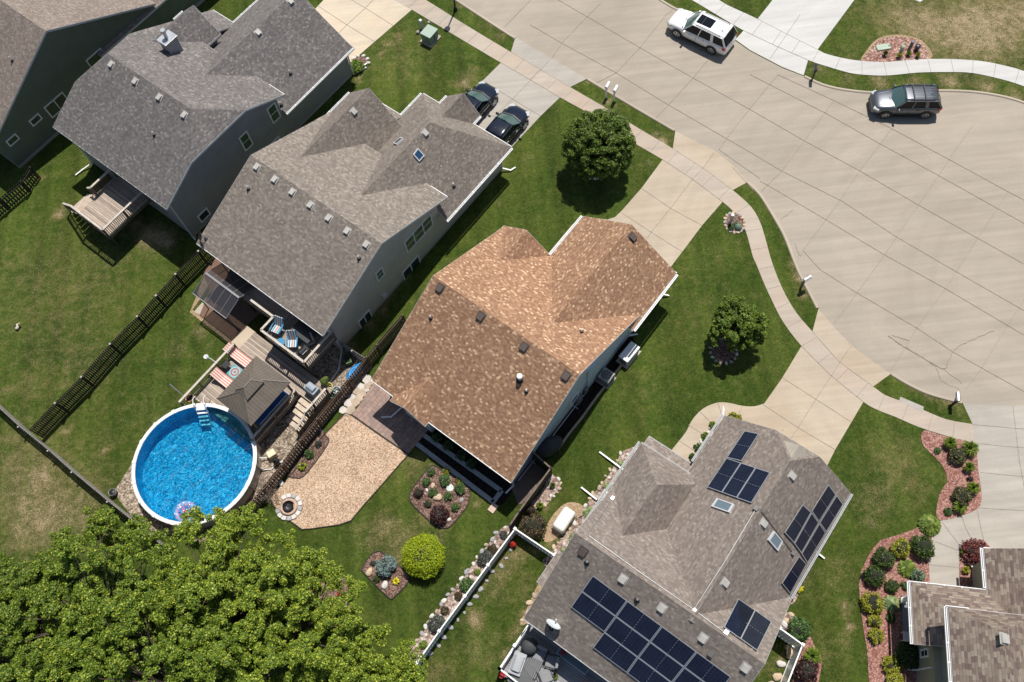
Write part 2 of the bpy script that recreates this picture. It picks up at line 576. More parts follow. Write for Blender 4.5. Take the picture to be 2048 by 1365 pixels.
def build_lawn():
    xs = np.concatenate([[-400, -150, -80], np.arange(-50, 52.01, 0.4), [80, 150, 400]])
    ys = np.concatenate([[-300, -100, -30], np.arange(-8, 70.01, 0.4), [100, 200, 500]])
    X, Y = np.meshgrid(xs, ys)
    nx, ny = len(xs), len(ys)
    co = np.zeros((nx * ny, 3), dtype=np.float32)
    co[:, 0] = X.ravel(); co[:, 1] = Y.ravel()
    rg = np.random.default_rng(3)
    dry = np.zeros(nx * ny, dtype=np.float32)
    for px, py, r, a in DRY:
        c = g(px, py); rad = (g(px + r, py) - c).length
        d2 = (co[:, 0] - c.x) ** 2 + (co[:, 1] - c.y) ** 2
        dry = np.maximum(dry, a * np.exp(-d2 / (rad * rad) * 0.9)) + 0.25 * np.minimum(dry, a * np.exp(-d2 / (rad * rad) * 0.9))
    i = np.arange(nx - 1)[None, :] + nx * np.arange(ny - 1)[:, None]
    f = np.stack([i, i + 1, i + 1 + nx, i + nx], -1).reshape(-1, 4)
    me = bpy.data.meshes.new('lawn')
    me.from_pydata(co.tolist(), [], f.tolist())
    at = me.attributes.new('dry', 'FLOAT', 'POINT')
    at.data.foreach_set('value', dry)
    me.materials.append(grass_material())
    o = bpy.data.objects.new('lawn', me)
    COL.objects.link(o)
    return structure(o)


build_lawn()

ROADM = concrete('road_concrete', (0.39, 0.338, 0.272), 0.14, (0.36, 0.318, 0.262))
WALKM = concrete('walk_concrete', (0.46, 0.395, 0.325), 0.12, (0.48, 0.37, 0.28))
DRIVEM = concrete('drive_concrete', (0.48, 0.405, 0.31), 0.14, (0.44, 0.345, 0.25))
GREYC = concrete('grey_drive_concrete', (0.42, 0.385, 0.335), 0.12, None)
CREAMC = concrete('cream_drive_concrete', (0.58, 0.50, 0.385), 0.14, (0.62, 0.50, 0.36))
NEWC = concrete('new_concrete', (0.56, 0.55, 0.525), 0.07, None)
JOINTM = M('joint_filler', (0.29, 0.25, 0.205), 0.95, var=0.25, scale=3)
CURBM = concrete('kerb_concrete', (0.46, 0.395, 0.31), 0.14, None, False)

Z_ROAD, Z_DRIVE, Z_WALK, Z_JOINT = 0.012, 0.020, 0.028, 0.034
Z_BED = 0.030

# surveyed edges (plan coordinates)
kerb_left = [(700, -140), (800, -73), (911, 0), (1020, 71), (1031, 75), (1102, 117), (1173.6, 158.4), (1262, 211), (1350.5, 263), (1395, 285), (1431, 303), (1466, 331), (1495, 365), (1520, 390), (1540, 421), (1556, 448), (1569, 472), (1581, 502), (1596, 541), (1617, 582), (1636.5, 618.6), (1668.5, 655.7), (1702, 691), (1742.7, 721.4), (1781.4, 748.4), (1813, 767), (1847, 783.8), (1881, 795), (1924.6, 805.7), (1975, 811), (2025.8, 812.4), (2090, 806), (2170, 785), (2250, 745)]
kerb_right = [(1130, -130), (1320, 0), (1354, 20), (1410, 49), (1468.5, 81), (1500, 103), (1564, 136.5), (1608, 153.4), (1645, 170), (1688.8, 180.3), (1748, 186), (1810, 184), (1874, 182), (1938, 183.7), (1989, 190.4), (2026, 199), (2060, 212), (2130, 250), (2200, 300), (2260, 380), (2290, 480)]

structure(MB().sheet(gp(kerb_left + [(2290, 620)] + kerb_right[::-1] + [(900, -260)]), Z_ROAD).build('road', ROADM))

side_in = [(700, -52), (788, 0), (823.6, 20.2), (911, 72.5), (998.8, 124.7), (1060, 160), (1119.6, 195.5), (1175, 226), (1225, 259), (1276, 291.5), (1325, 320), (1386, 360), (1445, 404.4), (1472, 430), (1490.4, 460), (1505.6, 514), (1511.8, 527.6), (1525.3, 561.3), (1543.8, 601.8), (1565.7, 644), (1602.8, 692.8), (1661.8, 751.8), (1725.8, 804), (1756, 821), (1789.9, 834.3), (1837, 854.6), (1894, 873), (1948, 888)]
side_out = [(760, -54), (850.5, 0), (878, 17), (935, 53), (1021.5, 105), (1080, 140), (1139.9, 175), (1215.7, 219), (1252.8, 242.7), (1300, 271), (1345.5, 298), (1406, 337), (1465, 381), (1502, 414.5), (1520, 445), (1530.3, 477), (1540.4, 514), (1554, 553), (1572.5, 593.4), (1594.4, 628.7), (1624.7, 664), (1678.6, 724.8), (1746, 773.7), (1769.6, 790.5), (1798, 801.5), (1847, 821), (1892.7, 839.4), (1945, 849)]
side_in = smooth_poly(gp(side_in), 3); side_out = smooth_poly(gp(side_out), 3)
structure(MB().sheet(side_in + side_out[::-1], Z_WALK).build('sidewalk', WALKM))
structure(MB().sheet(gp([(1798, 803), (1800, 794), (1847, 814), (1845.5, 826)]), Z_WALK + .004).build('sidewalk_bump', GREYC))
nw_lo = [(1240, -84), (1382.5, 0), (1487, 62), (1550, 92), (1616, 121), (1651.7, 133), (1698.8, 146.6), (1736, 151), (1776.4, 151.7), (1837, 146), (1901, 145), (1945, 147), (1998.8, 158.4), (2048, 173.6), (2120, 205), (2200, 260)]
nw_hi = [(1290, -90), (1436.5, 0), (1461, 14), (1515, 38.8), (1575, 70), (1634.8, 100), (1655, 109.5), (1698.8, 119.6), (1736, 123.7), (1776, 124.7), (1837, 119.6), (1901, 119), (1961.7, 123), (2005.5, 131.4), (2048, 143), (2125, 172), (2210, 230)]
structure(MB().sheet(smooth_poly(gp(nw_lo), 3) + smooth_poly(gp(nw_hi), 3)[::-1], Z_WALK).build('new_sidewalk', NEWC))


def drive(name, pts, mat, z=Z_DRIVE):
    return structure(MB().sheet(gp(pts), z).build(name, mat))


drive('cream_driveway', [(560, 90), (690, 160), (702, 125), (823.6, 20.2), (850, -2), (862, -30), (800, -80), (700, -60), (648, 0), (610, 40)], CREAMC)
drive('grey_driveway', [(880, 225), (965.6, 162), (1002, 126), (1022, 104.5), (1031, 75), (1102, 117), (1173.6, 158.4), (1139.9, 175), (1119.6, 196), (1080.9, 233), (1019, 300), (985, 335)], GREYC)
drive('tan_driveway', [(1325, 320), (1345.5, 298), (1350.5, 263), (1395, 285), (1431, 303), (1466, 331), (1495, 365), (1465, 381), (1445, 404.4), (1404, 451.6), (1345, 530), (1320, 560), (1230, 520), (1110, 545), (1096, 508), (1143, 452), (1160, 437), (1190, 437), (1215, 440), (1230, 435), (1242.7, 423), (1283, 377)], DRIVEM)
wk = smooth_poly(gp([(1528.6, 807.4), (1510, 813), (1485, 812.5), (1455, 806), (1431, 806.7), (1404.5, 819), (1384, 841), (1371, 866), (1344, 900), (1330, 925)]), 3)
structure(MB().sheet(gp([(1602.8, 692.8), (1624.7, 664), (1636.5, 618.6), (1668.5, 655.7), (1702, 691), (1742.7, 721.4), (1781.4, 748.4), (1746, 773.7), (1725.8, 805.7), (1670.2, 900), (1640, 960), (1560, 950), (1440, 935), (1420, 870), (1380, 935), (1360, 945)]) + wk[::-1] + gp([(1564, 757)]), Z_DRIVE).build('beige_driveway', DRIVEM))
h6d = gp([(1924.6, 805.7), (1975, 811), (2025.8, 812.4), (2090, 806), (2170, 785), (2250, 1180), (2030, 1170), (1985, 1150), (1974, 1130), (1970, 1095)]) + smooth_poly(gp([(1967.7, 1086), (1955, 1081), (1943, 1080.6), (1926, 1088), (1918, 1110), (1921, 1150), (1922, 1200)]), 3) + gp([(1858, 1200), (1859, 1163.8), (1856.7, 1113.8), (1865, 1071), (1881, 1042)]) + smooth_poly(gp([(1923, 1031.8), (1942.5, 1024.5), (1957, 1015.6), (1962.6, 1001), (1961.8, 977), (1956, 940), (1953.7, 911), (1948, 888)]), 3) + gp([(1945, 849)])
structure(MB().sheet(h6d, Z_DRIVE).build('wide_driveway', GREYC))
drive('new_driveway', [(1487, 62), (1471, 80), (1500, 101), (1564, 134.5), (1607, 151.5), (1616, 121), (1634.8, 100), (1709, 0), (1750, -55), (1585, -55), (1545.5, 0), (1515, 38.8)], NEWC)
drive('corner_path', [(1810, -40), (1828.6, 0), (1840, 5), (1847, 0), (1860, -40)], NEWC)

# low rolled kerb along both sides of the street
def kerb(name, pts):
    pts = smooth_poly(gp(pts), 3)
    mb = MB()
    prof = [(-0.11, 0.013), (-0.07, 0.075), (0.06, 0.085), (0.11, 0.032)]
    rows = []
    for i, p in enumerate(pts):
        a = pts[max(i - 1, 0)]; b = pts[min(i + 1, len(pts) - 1)]
        d = (b - a).normalized(); nn = Vector((-d.y, d.x, 0))
        rows.append([(p.x + nn.x * o, p.y + nn.y * o, z) for o, z in prof])
    k = len(prof)
    mb.add([q for r in rows for q in r], [(i * k + j, i * k + j + 1, (i + 1) * k + j + 1, (i + 1) * k + j) for i in range(len(rows) - 1) for j in range(k - 1)])
    return structure(mb.build(name, CURBM))


for seg in ([(911, 0), (1020, 71), (1029, 75)], [(1175, 159), (1262, 211), (1349, 262)], [(1495, 365), (1520, 390), (1540, 421), (1556, 448), (1569, 472), (1581, 502), (1596, 541), (1617, 582), (1635, 617)], [(1783, 749), (1813, 767), (1847, 783.8), (1881, 795), (1923, 805.7)]):
    kerb('kerb', [(2 * 0 + x, y) for x, y in seg])
for seg in ([(1250, -48), (1320, 0), (1354, 20), (1410, 49), (1467, 80)], [(1609, 153.6), (1645, 170), (1688.8, 180.3), (1748, 186), (1810, 184), (1874, 182), (1938, 183.7), (1989, 190.4), (2026, 199), (2060, 212), (2130, 250)]):
    kerb('kerb', [(x, y) for x, y in seg[::-1]])

# sawn joints and cracks
JR = [
    [(1060, 50), (1124.7, 87.6), (1232.6, 146.6), (1337, 210.6), (1453, 278), (1500, 305), (1564, 343), (1683.7, 402.8), (1791.5, 473.7), (1913, 544.5), (2048, 622)],
    [(1060, -32), (1173.6, 33.7), (1279.8, 96), (1386, 156.7), (1498.8, 219), (1609.5, 283), (1719, 342), (1837, 411), (1955, 477), (2048, 529)],
    [(1500, 150), (1650, 226.5), (1761, 289), (1877.5, 352), (1995.5, 418), (2120, 488)], [(1555, 150), (1665, 200.5), (1783, 257.8), (1897.7, 319.5), (2015.7, 384), (2100, 428)],
    [(1520, 363), (1540, 374), (1651.7, 440), (1769.6, 510.8), (1891, 578), (2048, 671)],
    [(1606, 502), (1640, 540), (1714, 586.6), (1832, 655.7), (1906, 704.6), (2048, 783.8)], [(1776, 672), (1813, 698), (1884, 738)],
    [(1062, 0), (1010, 54)], [(1202, 6.7), (1173.6, 35), (1126.4, 84), (1103, 118)], [(1345, 22), (1333.7, 28.6), (1279.8, 96), (1232.6, 146.6), (1190, 168)], [(1418, 118), (1386, 156.7), (1337, 210.6), (1310, 238)],
    [(1555.6, 150), (1498.8, 219), (1453, 278), (1438, 300)], [(1668.5, 200.5), (1608, 283), (1564, 342), (1522, 384)], [(1783, 258), (1761, 289), (1719, 342), (1683.7, 396), (1651.7, 440), (1606, 502)],
    [(1946.6, 249.4), (1897.7, 319.5), (1877, 352), (1837, 411), (1793, 473.7), (1769, 511), (1714, 586.6), (1668.5, 647)], [(2015.7, 384), (1995, 418), (1955, 477), (1891, 578), (1832, 659), (1783, 740)], [(2100, 522), (2012, 655.7), (1963, 736.6), (1931, 780)],
    [(1438, 300), (1480, 330), (1520, 358)], [(1465, 335), (1507, 382)]]
mb = MB()
for ln in JR:
    mb.strip(gp(ln), 0.030, Z_JOINT)
structure(mb.build('road_joints', JOINTM))
mb = MB()
for ln, w in (([(1776, 672), (1795, 685), (1813, 697), (1840, 712), (1862, 727), (1884, 738), (1890, 737), (1898, 722), (1904, 706), (1925, 690), (1950, 678), (1989, 662)], .05), ([(1783, 673), (1800, 676), (1820, 682)], .05), ([(1871, 735), (1885, 765), (1920, 778)], .025), ([(1605, 505), (1600, 512), (1590, 490)], .03), ([(1565, 860), (1566, 861)], .02), ([(1585, 420), (1573, 432), (1560, 440)], .03), ([(1884, 738), (1905, 752), (1922, 768)], .03)):
    pp = smooth_poly(gp(ln), 4)
    pp = [Vector((p.x + random.uniform(-.05, .05), p.y + random.uniform(-.05, .05), 0)) for p in pp]
    mb.strip(pp, w * .6, Z_JOINT + .002)
structure(mb.build('road_cracks', M('crack', (0.24, 0.21, 0.175), 0.95)))
JP = [
    # tan drive
    [(1428, 306), (1406, 337), (1384, 360.6), (1342, 416), (1305, 462), (1285, 490)], [(1283, 377.5), (1342, 418), (1404, 451.6)], [(1242.7, 426), (1305, 467), (1364, 504)], [(1325, 320), (1386, 360), (1445, 404.4)], [(1345.5, 298), (1406, 337), (1465, 381)],
    # grey drive
    [(1101, 118), (1081, 141.5), (1060.7, 161.8), (1025, 199), (990, 233)], [(1000, 125), (1060, 160), (1119.6, 195.5)], [(1022, 105), (1081, 140), (1139.9, 175)], [(966, 162), (1025, 199), (1081, 232.6)], [(985, 232), (1035, 262)],
    # cream drive
    [(634.8, 11.8), (693.8, 50.6), (749.4, 84.3)], [(747, 0), (730.9, 16.9), (693.8, 50.6), (665, 80)], [(702, 0), (730.9, 16.9), (786.5, 52.2)], [(600, 60), (660, 100)],
    # beige drive
    [(1702, 692.8), (1678.6, 726.5), (1661.8, 753.5), (1631.4, 799), (1596, 856), (1570, 895)], [(1565.7, 756.8), (1631.4, 799), (1702, 844.4)], [(1525, 809), (1596, 856), (1670, 900)], [(1602.8, 692.8), (1632, 722), (1661.8, 751.8), (1725.8, 804)], [(1624.7, 664), (1678.6, 724.8), (1746, 773.7)],
    [(1400, 824), (1423, 847)], [(1376, 850), (1407, 870)], [(1357, 881), (1390, 903)], [(1436, 807), (1444, 832)], [(1485, 812), (1478, 828)],
    # wide drive
    [(1944, 849.7), (2000, 854.5), (2060, 860)], [(1949, 886.7), (2000, 892.4), (2060, 897)], [(1960, 945.5), (2048, 954)], [(1957, 1016.4), (2048, 1022)], [(1953.7, 1018.9), (1962, 1060), (1968, 1084)], [(1922.3, 1031.8), (1932.8, 1060), (1943, 1080)], [(1883.6, 1044.6), (1922, 1095)], [(1870.5, 1083.5), (1918, 1102)], [(1858, 1130), (1921, 1136)], [(2025.7, 812.4), (2038, 920), (2048, 974), (2060, 1050)],
    # new drive
    [(1515, 38.8), (1575, 70), (1634.8, 100)], [(1487, 62), (1550, 92), (1616, 121)], [(1600, 30), (1573, 70), (1540, 118)]]
mb = MB()
for ln in JP:
    mb.strip(gp(ln), 0.03, Z_JOINT)
def cross_joints(a, b, step, skip=()):
    d = 0.0
    for i in range(1, len(a)):
        d += (a[i] - a[i - 1]).length
        if d >= step:
            d = 0.0
            q = min(b, key=lambda p: (p - a[i]).length)
            mb.strip([a[i], q], 0.03, Z_JOINT)
def dens(pp):
    o = []
    for a, b in zip(pp, pp[1:]):
        k = max(1, int((b - a).length / 0.1))
        o += [a.lerp(b, i / k) for i in range(k)]
    return o + [pp[-1]]
cross_joints(dens(side_in), dens(side_out), 1.42)
cross_joints(dens(smooth_poly(gp(nw_hi), 3)), dens(smooth_poly(gp(nw_lo), 3)), 1.5)
structure(mb.build('paving_joints', JOINTM))

# ------------------------------------------------------------------ planting beds and loose surfaces
REDMULCH = chips('red_mulch', [(0, (0.24, 0.10, 0.08)), (0.5, (0.36, 0.175, 0.14)), (1, (0.54, 0.33, 0.27))], 16, 0.6, 0.15)
BRMULCH = chips('brown_mulch', [(0, (0.10, 0.055, 0.04)), (0.5, (0.19, 0.11, 0.085)), (1, (0.38, 0.26, 0.21))], 16, 0.6, 0.2)
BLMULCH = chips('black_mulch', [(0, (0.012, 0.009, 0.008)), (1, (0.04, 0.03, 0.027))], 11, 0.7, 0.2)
WOODCHIP = chips('wood_chips', [(0, (0.36, 0.21, 0.12)), (0.35, (0.57, 0.39, 0.26)), (1, (0.80, 0.62, 0.46))], 20, 0.45, 0.22)
PEA = chips('pea_gravel', [(0, (0.16, 0.12, 0.09)), (0.5, (0.34, 0.27, 0.20)), (1, (0.62, 0.52, 0.41))], 12, 0.8, 0.3)
RIVER = chips('river_rock', [(0, (0.20, 0.12, 0.10)), (0.45, (0.42, 0.30, 0.24)), (0.8, (0.52, 0.42, 0.36)), (1, (0.74, 0.68, 0.62))], 8.0, 1.0, 0.2)
REDROCK = chips('red_gravel', [(0, (0.20, 0.09, 0.07)), (0.5, (0.42, 0.22, 0.17)), (1, (0.62, 0.48, 0.40))], 10.0, 0.9, 0.15)
DIRT = chips('bare_soil', [(0, (0.36, 0.25, 0.15)), (1, (0.52, 0.38, 0.24))], 14, 0.4, 0.2)
EDGEM = M('bed_edging', (0.03, 0.024, 0.02), 0.8, var=0.3)


def bed(name, pts, mat, z=Z_BED, smooth=True, edge=None, k=4):
    p = smooth_poly(gp(pts), k, True) if smooth else gp(pts)
    o = tag(MB().sheet(p, z).build(name, mat), None, None, None, 'stuff')
    if edge:
        e = MB()
        q = p + [p[0]]
        for a, b in zip(q, q[1:]):
            e.bar((a.x, a.y, 0.03), (b.x, b.y, 0.03), 0.05, 0.10)
        structure(e.build('bed_edging', edge))
    return o


bed('red_mulch_bed', [(1847, 861.8), (1889, 873), (1948, 888), (1953.7, 911), (1956, 940), (1961.8, 977), (1962.6, 1001), (1957, 1015.6), (1942.5, 1024.5), (1923, 1031.8), (1884, 1041), (1872, 1030), (1877, 994.7), (1885, 978), (1894, 960.9), (1886, 935), (1868, 914), (1844, 888)], REDMULCH, 0.036)
bed('red_mulch_bed', [(1862, 1048), (1844.8, 1051), (1825.7, 1060), (1794.8, 1071), (1761.4, 1080.5), (1747, 1094.8), (1732.9, 1118.6), (1722, 1142.4), (1717.4, 1173), (1719.8, 1206.7), (1725.7, 1254), (1734, 1302), (1737.6, 1365), (1742, 1430), (1860, 1430), (1875, 1250), (1863, 1190), (1859, 1163.8), (1857, 1114), (1865, 1071)], REDMULCH, 0.036, smooth=False)
bed('red_mulch_bed', [(1922, 1096), (1930, 1086), (1943, 1080.6), (1967.7, 1083.5), (1985, 1110), (1985, 1190), (1950, 1210), (1922, 1195), (1918, 1125)], REDMULCH, 0.036)
bed('mulch_bed', [(864, 932), (890, 946), (914.8, 958.6), (938, 978), (936, 1009), (904.7, 1049.6), (887.8, 1057), (867.6, 1049.6), (823.8, 1007), (821, 986), (837.3, 962)], BRMULCH, edge=EDGEM)
bed('mulch_bed', [(748, 1106), (770, 1109), (815, 1148), (817, 1164), (790, 1193), (776.6, 1194.6), (729.4, 1147.4), (725, 1136)], BRMULCH, edge=EDGEM)
bed('mulch_bed', [(625, 1140), (658.6, 1139.9), (688, 1153.8), (702.6, 1177), (705, 1200.7), (701, 1218), (682, 1238), (640, 1220), (615, 1180)], BRMULCH, edge=EDGEM)
bed('mulch_bed', [(650, 871), (658, 885), (633.8, 922), (614, 947), (603, 956), (592, 957), (576, 950), (600, 915), (642, 862)], BRMULCH, 0.040, edge=EDGEM)
bed('wood_chip_yard', [(640, 880), (690, 828), (702.4, 830.6), (759.7, 871), (817, 909.8), (783, 948.5), (759.7, 975.5), (729.4, 1009), (702.4, 1042), (680, 1050), (625, 1058), (604.7, 1059.7), (581, 1043), (547, 1012), (540, 995.7), (575, 958), (600, 930)], WOODCHIP, 0.032, smooth=False, edge=EDGEM)
bed('pea_gravel', [(258, 938), (240, 965), (226, 984), (265, 1035), (300, 1062), (400, 1085), (480, 1050), (560, 960), (650, 848), (745, 735), (722, 712), (680, 690), (640, 700), (560, 740), (470, 830), (400, 850), (290, 880)], PEA, 0.026, smooth=False)
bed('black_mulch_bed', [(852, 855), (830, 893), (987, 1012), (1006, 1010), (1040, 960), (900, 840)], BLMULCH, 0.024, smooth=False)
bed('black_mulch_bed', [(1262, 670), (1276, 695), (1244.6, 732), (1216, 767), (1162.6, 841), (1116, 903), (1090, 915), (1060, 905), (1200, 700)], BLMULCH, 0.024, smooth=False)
bed('river_rock_bed', [(1275, 893), (1258, 898), (1241.8, 908.4), (1217, 951), (1181, 997), (1167, 1022), (1135, 1064.7), (1099.7, 1107), (1085, 1125), (1120, 1130), (1200, 1010), (1290, 900)], RIVER, 0.030)
bed('river_rock_bed', [(1018, 1053), (1004, 1056), (979, 1086), (955, 1117), (929, 1153.5), (886.6, 1206.8), (847.5, 1263.7), (822, 1302.7), (812, 1330), (838, 1320), (940, 1180), (1027, 1061)], RIVER, 0.030)
bed('river_rock_bed', [(1100, 950), (1118, 960), (1121, 972), (1107, 992), (1092.6, 1011), (1070, 1018), (1062, 1008), (1085, 980)], RIVER, 0.030)
bed('red_gravel_bed', [(1724, 122), (1736, 104.5), (1756, 82.6), (1786.5, 74), (1823.6, 77.5), (1847, 91), (1857, 118.6), (1837, 119.6), (1776, 124.7), (1736, 123.7)], REDROCK, 0.024, k=5)
bed('bare_soil', [(1140, 1005), (1165, 1012), (1160, 1035), (1125, 1068), (1098, 1085), (1085, 1075), (1100, 1040), (1120, 1015)], DIRT, 0.018)
bed('bare_soil', [(1724, 124), (1733, 102), (1754, 79), (1786.5, 70), (1825, 74), (1852, 90), (1861, 119), (1776, 126)], DIRT, 0.016)
bed('red_mulch_bed', [(1608.5, 1288), (1619, 1273.5), (1630, 1295), (1642, 1315.6), (1643.7, 1329), (1637, 1365), (1630, 1400), (1575, 1400), (1583, 1365)], REDMULCH, 0.030)
bed('river_rock_bed', [(1578, 1225), (1590, 1250), (1580, 1262), (1562, 1255), (1555, 1240)], RIVER, 0.028)
bed('river_rock_bed', [(1600, 1175), (1592, 1200), (1580, 1210), (1560, 1200), (1590, 1160)], RIVER, 0.028)
bed('mulch_bed', [(704, 124), (722, 114), (737, 120), (735, 130), (718, 140), (703, 150), (695, 140)], BRMULCH, 0.036)
bed('bare_soil', [(1082, 1160), (1055, 1215), (1040, 1250), (1062, 1240), (1090, 1190)], DIRT, 0.018)

# brick paver terrace with flagstones
t = NT('brick_pavers')
p_ = t.n("Mapping", {"Vector": t.pos(), "Rotation": (0, 0, R(-46.5))}).outputs[0]
bt = t.n("TexBrick", {"Vector": p_, "Color1": (0.40, 0.27, 0.22, 1), "Color2": (0.27, 0.20, 0.175, 1), "Mortar": (0.16, 0.13, 0.11, 1), "Scale": 1.0, "Mortar Size": 0.012, "Bias": 0.1, "Brick Width": 0.42, "Row Height": 0.28}, offset=0.5)
c_ = t.mix(1.0, bt.outputs[0], t.ramp(t.noise(t.pos(), 2.3, 5, 0.7), [(0.3, 0.78), (0.7, 1.12)]), 'MULTIPLY')
t.set(col=c_, rough=0.9, spec=0.2).bump(bt.outputs[1], -0.4, 0.01)
PAVER = t.m
structure(MB().sheet(gp([(748, 765), (714, 817.5), (704, 829.3), (759, 868), (817, 908), (856, 862), (890, 800), (800, 740)]), 0.042).build('paver_terrace', PAVER))
FLAG = M('flagstone', (0.44, 0.35, 0.26), 0.9, var=0.22, scale=2.2, bump=0.3)
FLAGP = M('flagstone_pale', (0.54, 0.50, 0.45), 0.9, var=0.18, scale=2.2, bump=0.3)
ax_ = [(742, 757), (696, 834)]
for i in range(9):
    t0 = i / 9.0
    for j in range(2):
        if j == 1 and i % 3 == 1: continue
        cx = 742 + (692 - 742) * t0 - 4 + (-9 * j) + random.uniform(-1.5, 1.5) + 3
        cy = 765 + (834 - 765) * t0 - 5 * j + random.uniform(-1.5, 1.5)
        c = g(cx, cy)
        n_ = 6
        rr = 0.26 + random.uniform(0, .07)
        poly = [(c.x + rr * random.uniform(.8, 1.2) * math.cos(2 * PI * q / n_ + .5), c.y + rr * random.uniform(.8, 1.15) * math.sin(2 * PI * q / n_ + .5)) for q in range(n_)]
        o = MB().prism(poly, 0.0, 0.075 + random.uniform(0, .02)).build('flagstone', FLAG if random.random() < .6 else FLAGP, bevel=0.012)
        tag(o, 'flat irregular flagstone laid in the strip between wooden fence and brick terrace', 'flagstone', 'flagstones beside the brick terrace')
# rusty stamped concrete patio under the awning, and pale strips
STAMP = concrete('stamped_patio', (0.20, 0.125, 0.085), 0.3, (0.13, 0.08, 0.06), False)
structure(MB().sheet(gp([(399.8, 630.5), (465, 681.5), (494, 652), (540, 610), (500, 560), (430, 510), (405, 545), (420, 580)]), 0.042).build('stamped_patio', STAMP))
structure(MB().sheet(gp([(388, 625), (399.8, 630.5), (420, 612), (440, 590), (425, 580), (408, 602)]), 0.038).build('patio_strip', WALKM))
bed('bare_soil', [(385, 620), (400, 600), (425, 560), (432, 520), (405, 560), (394, 590), (380, 625), (395, 637), (440, 672), (462, 690), (466, 684), (402, 634)], DIRT, 0.020, smooth=False)
# ------------------------------------------------------------------ houses
RIDGEM = {}


